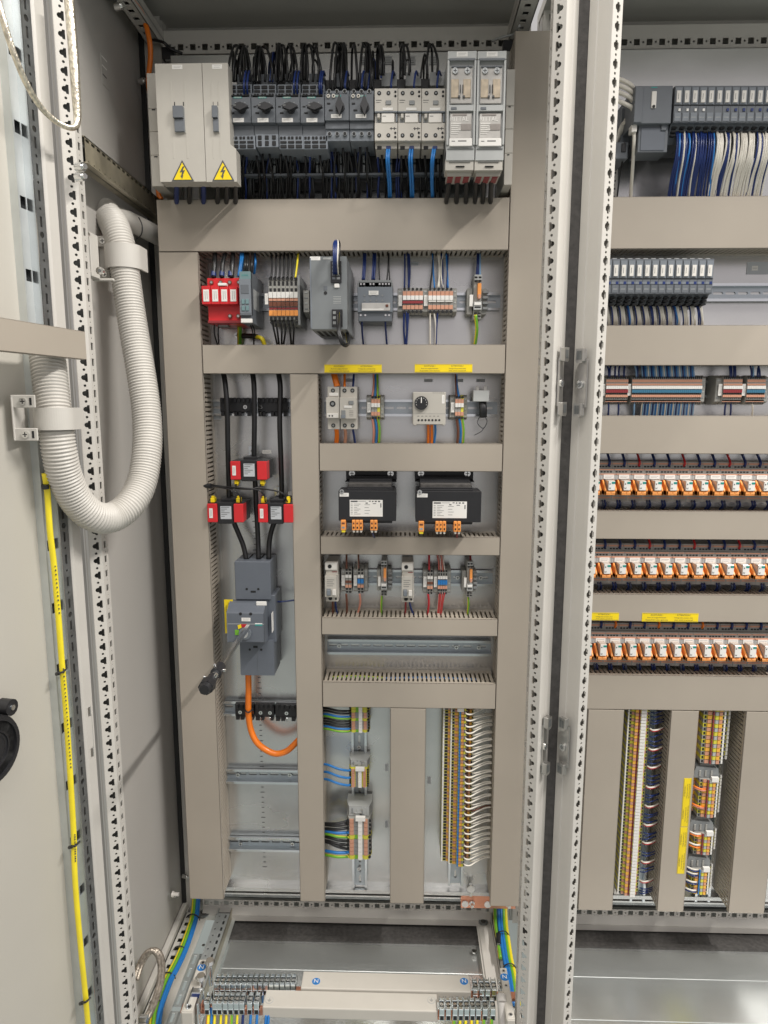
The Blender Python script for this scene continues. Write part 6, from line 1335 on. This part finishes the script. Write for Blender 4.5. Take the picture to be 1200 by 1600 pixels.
# ================================================================ corrugated hose, clamps, door furniture
hp = [UD(66, 520, .030)[0]]
path = [(73, 545, 1.012), (79, 600, 1.0), (86, 655, .99), (92, 700, .99), (101, 742, 1.0), (119, 781, 1.02), (146, 806, 1.045), (176, 808, 1.08), (204, 787, 1.11), (222, 752, 1.14), (230, 700, 1.165), (229, 645, 1.185), (220, 580, 1.20), (208, 510, 1.215), (199, 450, 1.225), (191, 395, 1.235), (180, 355, 1.25), (167, 336, 1.275), (163, 330, 1.32), (172, 332, 1.37)]
pts = smooth([(UY(72, 532, 1.015))]+[UY(*q) for q in path], 14)
res = [pts[0]]; st_ = .0011; acc = 0
for a, b in zip(pts, pts[1:]):
    L = (b-a).length; t = st_-acc
    while t <= L: res.append(a.lerp(b, t/L)); t += st_
    acc = (acc+L) % st_
rad = [.0238+.0013*math.sin(2*math.pi*i/4.6) for i in range(len(res))]
tag(MB().tube(res, 1, hosem, 28, rad=rad).build('corrugated_hose'), 'thick pale grey corrugated hose hanging in a U between door and cabinet', 'hose')
tag(MB().tube(smooth([UY(178, 338, 1.30), UY(195, 343, 1.33), UY(215, 352, 1.36), UY(243, 367, 1.42), UY(252, 372, 1.45)]), .018, hosem, 18).build('conduit'), 'smooth grey conduit running under the zinc side rail', 'conduit')
tie([(217, 340, 1.33), (222, 352, 1.315), (221, 366, 1.32), (213, 374, 1.34)], 'black cable tie round the smooth grey conduit', .0012)
tie([(176, 322, 1.27), (182, 330, 1.26), (186, 338, 1.26)], 'black cable tie at the zinc side rail', .001)
def hose_clamp(i, px, py, Y, wpx, hpx, label, bx, bY):
    c = UY(px, py, Y); w = wpx/FPX*Y*1.02; h = hpx/FPX*Y; o = empty('hose_clamp', label, 'clamp', 'grey hose clamps', tuple(c))
    n = 28; vs = []; R1, R0 = w/2, w/2-.004
    outer = []; inner = []
    for k in range(n+1):
        t = math.pi+math.pi*k/n
        outer.append((.06*0+R1*math.cos(t), R1*.95*math.sin(t))); inner.append((R0*math.cos(t), R0*.95*math.sin(t)))
    mb = MB()
    ring_o = [(-R1, .03)]+outer+[(R1, .03)]; ring_i = [(-R0, .03)]+inner+[(R0, .03)]
    for q in range(len(ring_o)-1):
        A, B_, C_, D_ = ring_o[q], ring_o[q+1], ring_i[q+1], ring_i[q]
        for f in (((A, -1), (B_, -1), (B_, 1), (A, 1)), ((D_, -1), (D_, 1), (C_, 1), (C_, -1)), ((A, 1), (B_, 1), (C_, 1), (D_, 1)), ((A, -1), (D_, -1), (C_, -1), (B_, -1))):
            mb.add([(p_[0], p_[1], sg*h/2) for p_, sg in f], [(0, 1, 2, 3)], hosem, False)
    mb.box(-R1-.016, -R1+.004, .012, .016, -h/2, h/2, hosem)
    mb.build('band', o)
    x0_, x1_, z0_, z1_ = rect(*bx, bY); mb = MB(); cx_ = c
    mb.box(x0_-cx_.x, x0_+.003-cx_.x, bY-c.y, bY-c.y+.03, z0_-c.z, z1_-c.z, hosem)
    mb.box(x0_-cx_.x, x1_-cx_.x, bY-c.y+.001, bY-c.y+.004, z0_-c.z, z0_+.018-c.z, hosem); mb.box(x0_-cx_.x, x1_-cx_.x, bY-c.y+.001, bY-c.y+.004, z1_-.018-c.z, z1_-c.z, hosem)
    mb.build('bracket', o, .001)
    for zz_ in (z0_+.009, z1_-.009): MB().screw(x0_+.018-c.x, bY-c.y+.001, zz_-c.z, .0052, chrome).build('screw', o); MB().box(x0_+.027-c.x, x0_+.030-c.x, bY-c.y+.0004, bY-c.y+.002, zz_-.005-c.z, zz_+.005-c.z, dark).build('slot', o)
hose_clamp(0, 86, 654, .985, 60, 34, 'lower grey clamp holding the corrugated hose to the open door', (18, 617, 56, 689), .950)
hose_clamp(1, 193, 403, 1.232, 53, 34, 'upper grey clamp holding the corrugated hose to the cabinet', (146, 368, 200, 437), 1.235)
p = UY(151, 402, 1.18); tag(MB().box(p.x-.010, p.x+.004, 1.15, 1.18, p.z-.036, p.z+.034, hosem).box(p.x-.010, p.x+.026, 1.18, 1.187, p.z-.038, p.z-.034, hosem).build('wall_bracket', None, .001), 'grey foot screwing the upper hose clamp to the front post', 'bracket')
for i, (x, y) in enumerate(((137, 423), (158, 424), (135, 367))):
    c = UY(x, y, 1.14); tag(MB().cyl(c, c+Vector((0, -.006, 0)), .0062, chrome, 12).cyl(c+Vector((0, -.006, 0)), c+Vector((0, -.0065, 0)), .003, zincd, 6).build('bolt'), ('bolt at the lower left of the upper hose clamp', 'bolt at the lower right of the upper hose clamp', 'bolt above the foot of the upper hose clamp')[i], 'bolt')
# yellow cable on the door
yp = [UD(x, y, o_)[0] for x, y, o_ in ((70, 740, .03), (74, 770, .028), (78, 830, .026), (84, 880, .026), (91, 960, .026), (97, 1040, .026), (103, 1110, .026), (109, 1200, .026), (115, 1300, .024), (116, 1345, .024), (119, 1400, .024), (126, 1480, .026), (133, 1550, .026), (139, 1620, .026))]
tag(MB().tube(smooth(yp, 8), .0048, mat('yellow_cable_jacket', (.88, .72, .02), .35, coat=.3), 14, flat=.7).build('cable'), 'long flat yellow cable tied down the inside of the open door', 'cable')
tx = MB()
for a, b in ((3, 4), (5, 7), (8, 9)):
    for k in range(26 if (a, b) == (5, 7) else 12):
        t = k/26; q = yp[a].lerp(yp[b], (k+.5)/(26 if (a, b) == (5, 7) else 12)); q = q+DN*.0036-Vector((0, .0024, 0))
        tx.box(q.x-.0006, q.x+.0010, q.y-.0008, q.y+.0003, q.z-.0012, q.z+(.0012 if k % 3 else .0002), ink)
yc = [o_ for o_ in bpy.data.objects if o_.get('label') == 'long flat yellow cable tied down the inside of the open door'][0]; tx.build('cable_print', yc)
for i, (x, y) in enumerate(((97, 1049), (117, 1320), (134, 1564))):
    a, b, c_ = UD(x-5, y+3, .024)[0], UD(x+1, y+1, .034)[0], UD(x+7, y-5, .026)[0]
    tag(MB().tube(smooth([a, b, c_]), .0018, black, 6).cyl(a, a+(a-b)*.6, .003, black, 8).build('cable_tie'), ('upper', 'middle', 'lowest')[i]+' black cable tie round the yellow cable on the door', 'cable tie', 'black cable ties')
c, s_, z_ = UD(59, 756, .02)
tag(MB().cyl(UD(70, 757, .03)[0], UD(71, 764, .03)[0], .0055, black, 10).build('cable_end'), 'black end sleeve of the yellow cable under the hose', 'sleeve')
# fan on the door
o = empty('fan_guard', 'black fan guard cut off by the left edge of the photo', 'fan', None, tuple(UD(0, 1172, .02)[0]))
fc, fs, fz = UD(-9, 1173, .02); mb = MB()
def ring(R, n0, n1, m_, mb, r0=0, N=40):
    vs = []; k = N
    for rr, nn in ((R, n0), (R, n1), (r0, n1), (r0, n0)):
        for i in range(k):
            t = 2*math.pi*i/k; vs.append(H+DD*(fs+rr*math.cos(t))+DN*nn+Vector((0, 0, fz+rr*math.sin(t))))
    fcs = []
    for q in range(3):
        for i in range(k): fcs.append((q*k+i, q*k+(i+1) % k, (q+1)*k+(i+1) % k, (q+1)*k+i))
    mb.add(vs, fcs, m_, False)
ring(.048, .0, .020, black, mb, .020); ring(.046, .020, .023, black, mb, .040); ring(.040, .014, .020, rubber, mb, .026); ring(.027, .010, .022, black, mb, .0245); o1 = mb.build('frame', o); o1.location = -o.location
mb = MB(); ring(.0195, .002, .020, black, mb, .001); o2 = mb.build('hub', o); o2.location = -o.location
mb = MB(); q = H+DD*(fs-.042)+Vector((0, 0, fz+.044))
for k in (1,): mb.cyl(q, q+DN*.018, .012, black, 12).cyl(q+DN*.018, q+DN*.020, .004, zinc, 10)
o3 = mb.build('screw_lug', o); o3.location = -o.location
# earth braids
braid = [UY(-8, -12, .95), UY(2, 20, .95), UY(12, 55, .955), UY(26, 95, .965), UY(42, 132, .98), UY(62, 165, 1.0), UY(85, 188, 1.02), UY(106, 199, 1.035), UY(118, 197, 1.045), UY(121, 184, 1.05), UY(119, 150, 1.05), UY(116, 100, 1.05), UY(112, 50, 1.05), UY(108, 0, 1.05), UY(106, -20, 1.05)]
bp_ = smooth(braid, 10); nb_ = len(bp_)
rad = [(.0042+.0038*min(1, max(0, (i/nb_-.50)*4))) for i in range(nb_)]
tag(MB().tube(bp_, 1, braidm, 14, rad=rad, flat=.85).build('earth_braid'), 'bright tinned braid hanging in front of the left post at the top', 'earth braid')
br2 = [UY(209, 1532, 1.17), UY(216, 1510, 1.19), UY(226, 1492, 1.20), UY(237, 1485, 1.205), UY(246, 1492, 1.205), UY(250, 1508, 1.20), UY(249, 1530, 1.19), UY(243, 1555, 1.175), UY(233, 1580, 1.16), UY(226, 1592, 1.15)]
for k in range(2):
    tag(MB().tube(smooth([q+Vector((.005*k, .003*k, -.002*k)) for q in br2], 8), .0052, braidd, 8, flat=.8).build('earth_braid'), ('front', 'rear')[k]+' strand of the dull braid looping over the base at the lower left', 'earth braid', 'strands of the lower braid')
c = UY(224, 1592, 1.14); tag(MB().cyl(c-Vector((.006, 0, 0)), c+Vector((.008, 0, 0)), .0075, chrome, 12).build('bolt'), 'bolt holding the dull braid at the lower left', 'bolt')

# ================================================================ bottom: cable bundles, busbars, clamps
def floorpts(l, Z): return [UZ(x, y, Z) for x, y in l]
bl = [(309, 1398), (304, 1425), (296, 1455), (284, 1487), (272, 1512), (262, 1530), (252, 1555), (244, 1580), (239, 1615)]
cols = ((-5.5, gy_ := yelw, green, 'yellow and green'), (-2, green, yelw, 'green and yellow'), (1.5, yelw, green, 'yellow and green'), (4.5, blue, None, 'blue'), (8.5, blue, None, 'blue'))
for i, (dx, m_, m2, t) in enumerate(cols):
    P = [UZ(x+dx*(.55+.45*(y-1398)/200), y, -1.225+.004*(i % 2)) for x, y in bl]; P[0] = P[0]+Vector((0, .0, .05))
    tag(MB().tube(smooth(P), .0036, m_, 10, m2).build('cable'), f'{nth(i)} cable from the left, {t}, in the bundle along the left base rail', 'cable', 'cable bundle along the left base rail')
for i, (x, y) in enumerate(((300, 1432), (280, 1482), (262, 1523), (243, 1565))):
    P = [UZ(x-9, y+2, -1.228), UZ(x-5, y-2.5, -1.218), UZ(x+3, y-3.5, -1.216), UZ(x+10, y+1, -1.222), UZ(x+12, y+6, -1.23)]
    tag(MB().tube(smooth(P), .0014, black, 6).build('cable_tie'), f'{nth(i)} black cable tie from the top round the bundle on the left base rail', 'cable tie', 'black cable ties')
br = [(781, 1412), (783, 1440), (787, 1470), (791, 1497), (796, 1520), (800, 1545), (803, 1570)]
for i, (dx, m_, m2, t) in enumerate(((-9, green, yelw, 'green and yellow'), (-3.5, blue, None, 'blue'), (.5, blue, None, 'blue'), (4.5, green, yelw, 'green and yellow'), (8, yelw, green, 'yellow and green'))):
    P = [UZ(x+dx, y, -1.225) for x, y in (br[:4] if i == 0 else br)]; P[0] = P[0]+Vector((0, 0, .05))
    tag(MB().tube(smooth(P), .0038, m_, 10, m2).build('cable'), f'{nth(i)} cable from the left, {t}, in the bundle along the right base rail', 'cable', 'cable bundle along the right base rail')
for i, (x, y) in enumerate(((785, 1457), (796, 1508))):
    P = [UZ(x-9, y+3, -1.228), UZ(x-5, y-1, -1.216), UZ(x+4, y-2, -1.214), UZ(x+11, y+5, -1.226)]
    tag(MB().tube(smooth(P), .0014, black, 6).build('cable_tie'), ('upper', 'lower')[i]+' black cable tie round the bundle on the right base rail', 'cable tie', 'black cable ties')
a, b, c = UZ(779, 1460, -1.225), UZ(779, 1476, -1.225), UZ(782, 1492, -1.23)
o = empty('cable_lug', 'crimped cable lug with a black boot on the right base rail', 'cable lug', None, tuple(b))
x = MB().cyl(a, b, .0062, black, 12).build('boot', o); x.location = -o.location
x = MB().cyl(b, b.lerp(c, .6), .0048, zinc, 12).box(c.x-.007, c.x+.007, c.y-.012, c.y+.010, c.z, c.z+.002, zinc).cyl(c, c+Vector((0, 0, .006)), .005, chrome, 6).build('lug', o); x.location = -o.location
# busbar assembly: two covered bars with rows of clamps
ZN, ZPE = -1.115, -1.115
def bar_cover(x0, x1, yt, yb_, label, mark, mx, Z=ZN, front=16):
    A, B_ = UZ((x0+x1)/2, yt, Z), UZ((x0+x1)/2, yb_, Z); xl_, xr_ = UZ(x0, yb_, Z).x, UZ(x1, yb_, Z).x
    o = empty('busbar', label, 'busbar', None, (xl_, B_.y, Z)); w = xr_-xl_; dp = A.y-B_.y

    MB().box(0, w, 0, dp, -front*.00115, 0, ivory).build('cover', o, .002, 2)
    MB().box(-.16, w+.09, dp*.3, dp*.7, -.030, -.024, copper).build('copper_bar', o)
    for mxx in mx:
        c = UZ(mxx, (yt+yb_)/2, Z)-Vector(o.location); q = MB()
        if mark == 'N':
            q.cyl((c.x, c.y, 0), (c.x, c.y, .0005), .0078, blue, 28); q.text('N', 0, 0, 0, .0125, paper, O=Vector((c.x, c.y, .0008)), U=Vector((1, 0, 0)), V=Vector((0, 1, 0)))
            q.build('round_mark', o)
        else:
            q.cyl((c.x, c.y, 0), (c.x, c.y, .0004), .0075, lgrey, 28).cyl((c.x, c.y, .0004), (c.x, c.y, .0006), .0066, ivory, 28)
            for (u0, u1, v0, v1) in ((-.0004, .0004, 0, .0045), (-.0036, .0036, -.0004, .0004), (-.0024, .0024, -.0020, -.0013), (-.0012, .0012, -.0034, -.0028)): q.box(c.x+u0, c.x+u1, c.y+v0, c.y+v1, .0006, .0009, mgrey)
            q.build('earth_mark', o)
    return o
bar_cover(469, 736, 1520, 1547, 'rear covered busbar strip with two round blue N marks', 'N', (494, 725), front=22)
bar_cover(409, 684, 1549, 1577, 'front covered busbar strip with faint earth marks', 'pe', (421, 674), Z=-1.118, front=20)
brightz = mat('bright_zinc_clamp', (.78, .84, .86), .14, .95, var=.04)
def clamp_proto(m_wire=None, big=False):
    o = empty('busbar_clamp', 'x', 'clamp'); w = .0048 if not big else .0058; mb = MB()
    mb.box(-w, w, -.013, .013, -.020, -.008, brightz).box(-w, w, -.013, -.006, -.008, .004, brightz).box(-w, w, .006, .013, -.008, .004, brightz).box(-w, -w+.0012, -.013, .013, -.012, .008, brightz).box(w-.0012, w, -.013, .013, -.012, .008, brightz); mb.build('frame', o, .0006)
    MB().cyl((0, 0, -.008), (0, 0, .003), w*.75, chrome, 12).build('screw', o); MB().box(-w*.7, w*.7, -.0134, -.012, -.018, -.010, dark).build('opening', o)
    return o
cp = clamp_proto(); used = False
def clamps(y, xs, Z, lab, g):
    global used
    for i, x in enumerate(xs):
        o = cp if not used else copy_tree(cp); used = True
        o.location = UZ(x, y, Z); o['label'] = lab % nth(i); o['group'] = g
xsA = [341+i*8.45 for i in range(15)]+[462]; xsB = [326, 338]+[345.5+i*8.6 for i in range(5)]+[392, 402.5]
clamps(1533, xsA[:15], ZN, '%s zinc clamp from the left in the left rear clamp row', 'clamps of the left rear row'); clamps(1562, xsB, ZPE, '%s zinc clamp from the left in the left front clamp row', 'clamps of the left front row')
clamps(1541, (742, 752, 761, 771, 783), ZN, '%s zinc clamp from the left in the right rear clamp row', 'clamps of the right rear row'); clamps(1571, (690, 700, 710.5, 719.5, 728.5, 737.5, 746.5, 757, 769), ZPE, '%s zinc clamp from the left in the right front clamp row', 'clamps of the right front row')
for i, (x, m_, m2) in enumerate(((326, yelw, orange), (331, blue, None), (336, yelw, None), (345.5, yelw, green), (354, yelw, None), (362.5, green, yelw), (371, yelw, green), (380, navy, None), (392, blue, None), (402, blue, None), (416, blue, None), (420, blue, None))):
    wire([(x, 1574, 1.115), (x-.5, 1590, 1.105), (x-2, 1612, 1.10), (x-3, 1640, 1.12)], .0026 if i else .0036, m_, f'{nth(i)} wire from the left hanging from the left front clamp row', 'wires hanging from the left front clamps', m2)
for i, (x, b, m_, m2) in enumerate(((710.5, 707, green, yelw), (719.5, 718, yelw, green), (728.5, 726, yelw, green), (737.5, 737, yelw, orange), (746.5, 745, yelw, green), (757, 757, green, yelw), (769, 768, green, yelw))):
    wire([(x, 1582, 1.115), (x-1, 1596, 1.105), (b-1, 1618, 1.10)], .0030, m_, f'{nth(i)} wire from the left hanging from the right front clamp row', 'wires hanging from the right front clamps', m2)
for j in range(9):
    x = 339+j*9; wire([(x, 1546, 1.16), (x, 1552, 1.15), (x-1, 1566, 1.16)], .0022, navy if j % 2 else blue, f'{nth(j)} short dark blue wire from the left between the two left clamp rows', 'short blue wires between the left clamp rows')
# end supports
def support(P0, P1, w, label, N_at, Z0=-1.100, left=True):
    A, B_ = UZ(*P0, Z0), UZ(*P1, Z0); o = empty('busbar_support', label, 'support', None, tuple(A)); d_ = B_-A; L = d_.length; ang = math.atan2(d_.x, -d_.y)
    o.rotation_euler = (0, 0, ang)
    MB().box(-w/2, w/2, -L, 0, -.018, 0, ivory).box(-w*.62, w*.42, -L*.999, -L*.42, -.030, -.001, ivory).box(-w*.55, w*.46, -L*1.01, -L*.8, -.12, -.002, ivory).build('body', o, .0015, 2)
    for k, t in enumerate((.08, .38, .93)): MB().cyl((0, -L*t, 0), (0, -L*t, .0015), w*.26, zinc, 14).cyl((0, -L*t, .0015), (0, -L*t, .0018), w*.14, dark, 6).build('screw', o)
    q = MB(); q.cyl((0, -L*N_at, 0), (0, -L*N_at, .0005), .0085, blue, 28); q.text('N', 0, 0, 0, .013, paper, O=Vector((0, -L*N_at, .0008)), U=Vector((1, 0, 0)), V=Vector((0, 1, 0))); q.build('round_mark', o)
support((319, 1499), (293, 1580), .020, 'white busbar support with a blue N mark on the left', .17)
support((786, 1512), (799, 1592), .014, 'white busbar support with a blue N mark on the right', .20)
for i, (x, y, h_) in enumerate(((328, 1504, .05), (314, 1528, .06))):
    c = UZ(x, y, -1.085); o = empty('earth_bolt', ('rear', 'front')[i]+' tall round-headed bolt beside the left busbar support', 'bolt', 'tall bolts at the left busbar support', tuple(c))
    MB().cyl((0, 0, 0), (0, 0, .006), .0095, chrome, 18, .0075).build('head', o); MB().cyl((0, 0, -h_), (0, 0, 0), .004, zinc, 10).build('rod', o)
c = UZ(308, 1553, -1.10); o = empty('bar_clamp', 'square zinc clamp with a blue insert at the left end of the busbars', 'clamp', None, tuple(c))
MB().box(-.010, .010, -.006, .006, -.004, .008, zinc).box(-.011, -.008, -.03, .008, -.05, .008, zinc).box(.008, .011, -.03, .008, -.05, .008, zinc).build('frame', o, .0006); MB().box(-.0075, .0075, -.0068, -.006, -.003, .006, navy).build('insert', o); MB().box(-.009, .012, -.012, 0, -.026, -.012, copper).build('copper_end', o)
c = UZ(783, 1556, -1.10); o = empty('ferrule_cable', 'thick yellow and green cable with a clear ferrule at the right end of the busbars', 'cable', None, tuple(c))
MB().cyl((0, 0, .0), (0, -.012, -.004), .0095, clear, 14).cyl((0, -.002, .002), (0, -.002, .006), .007, chrome, 14).build('clamp_head', o); MB().cyl((0, -.010, -.004), (0, -.034, -.03), .0085, clear, 14).build('ferrule', o); MB().cyl((0, -.034, -.03), (0, -.040, -.04), .0088, navy, 14).build('blue_ring', o)
MB().tube(smooth([Vector((0, -.038, -.036)), Vector((0, -.05, -.06)), Vector((0, -.05, -.12))]), .0080, yelw, 14, green).build('jacket', o)
# small fasteners on the floor sheet
for i, (x, y) in enumerate(((741, 1488), (760, 1497), (762, 1510), (298, 1497), (318, 1479))):
    c = UZ(x, y, -1.262); tag(MB().cyl(c, c+Vector((0, 0, .004)), .0055 if i < 3 else .004, chrome, 14).build('bolt'), ('bolt near the right edge of the floor sheet', 'upper bolt of the pair at the right of the floor sheet', 'lower bolt of the pair at the right of the floor sheet', 'small bolt on the left corner bracket', 'small bolt near the zinc base rail')[i], 'bolt')
c = UX(269, 1397, -.528); tag(MB().cyl(c, c+Vector((.016, 0, 0)), .0045, white, 12).cyl(c, c+Vector((.004, 0, 0)), .007, white, 8).build('plastic_bolt'), 'white plastic bolt on the side panel above the base rail', 'bolt')

tag(BULK[0].build('small_wires'), 'many small short wires at the relay rows, module rows and long terminal strips', 'wires', None, 'stuff')
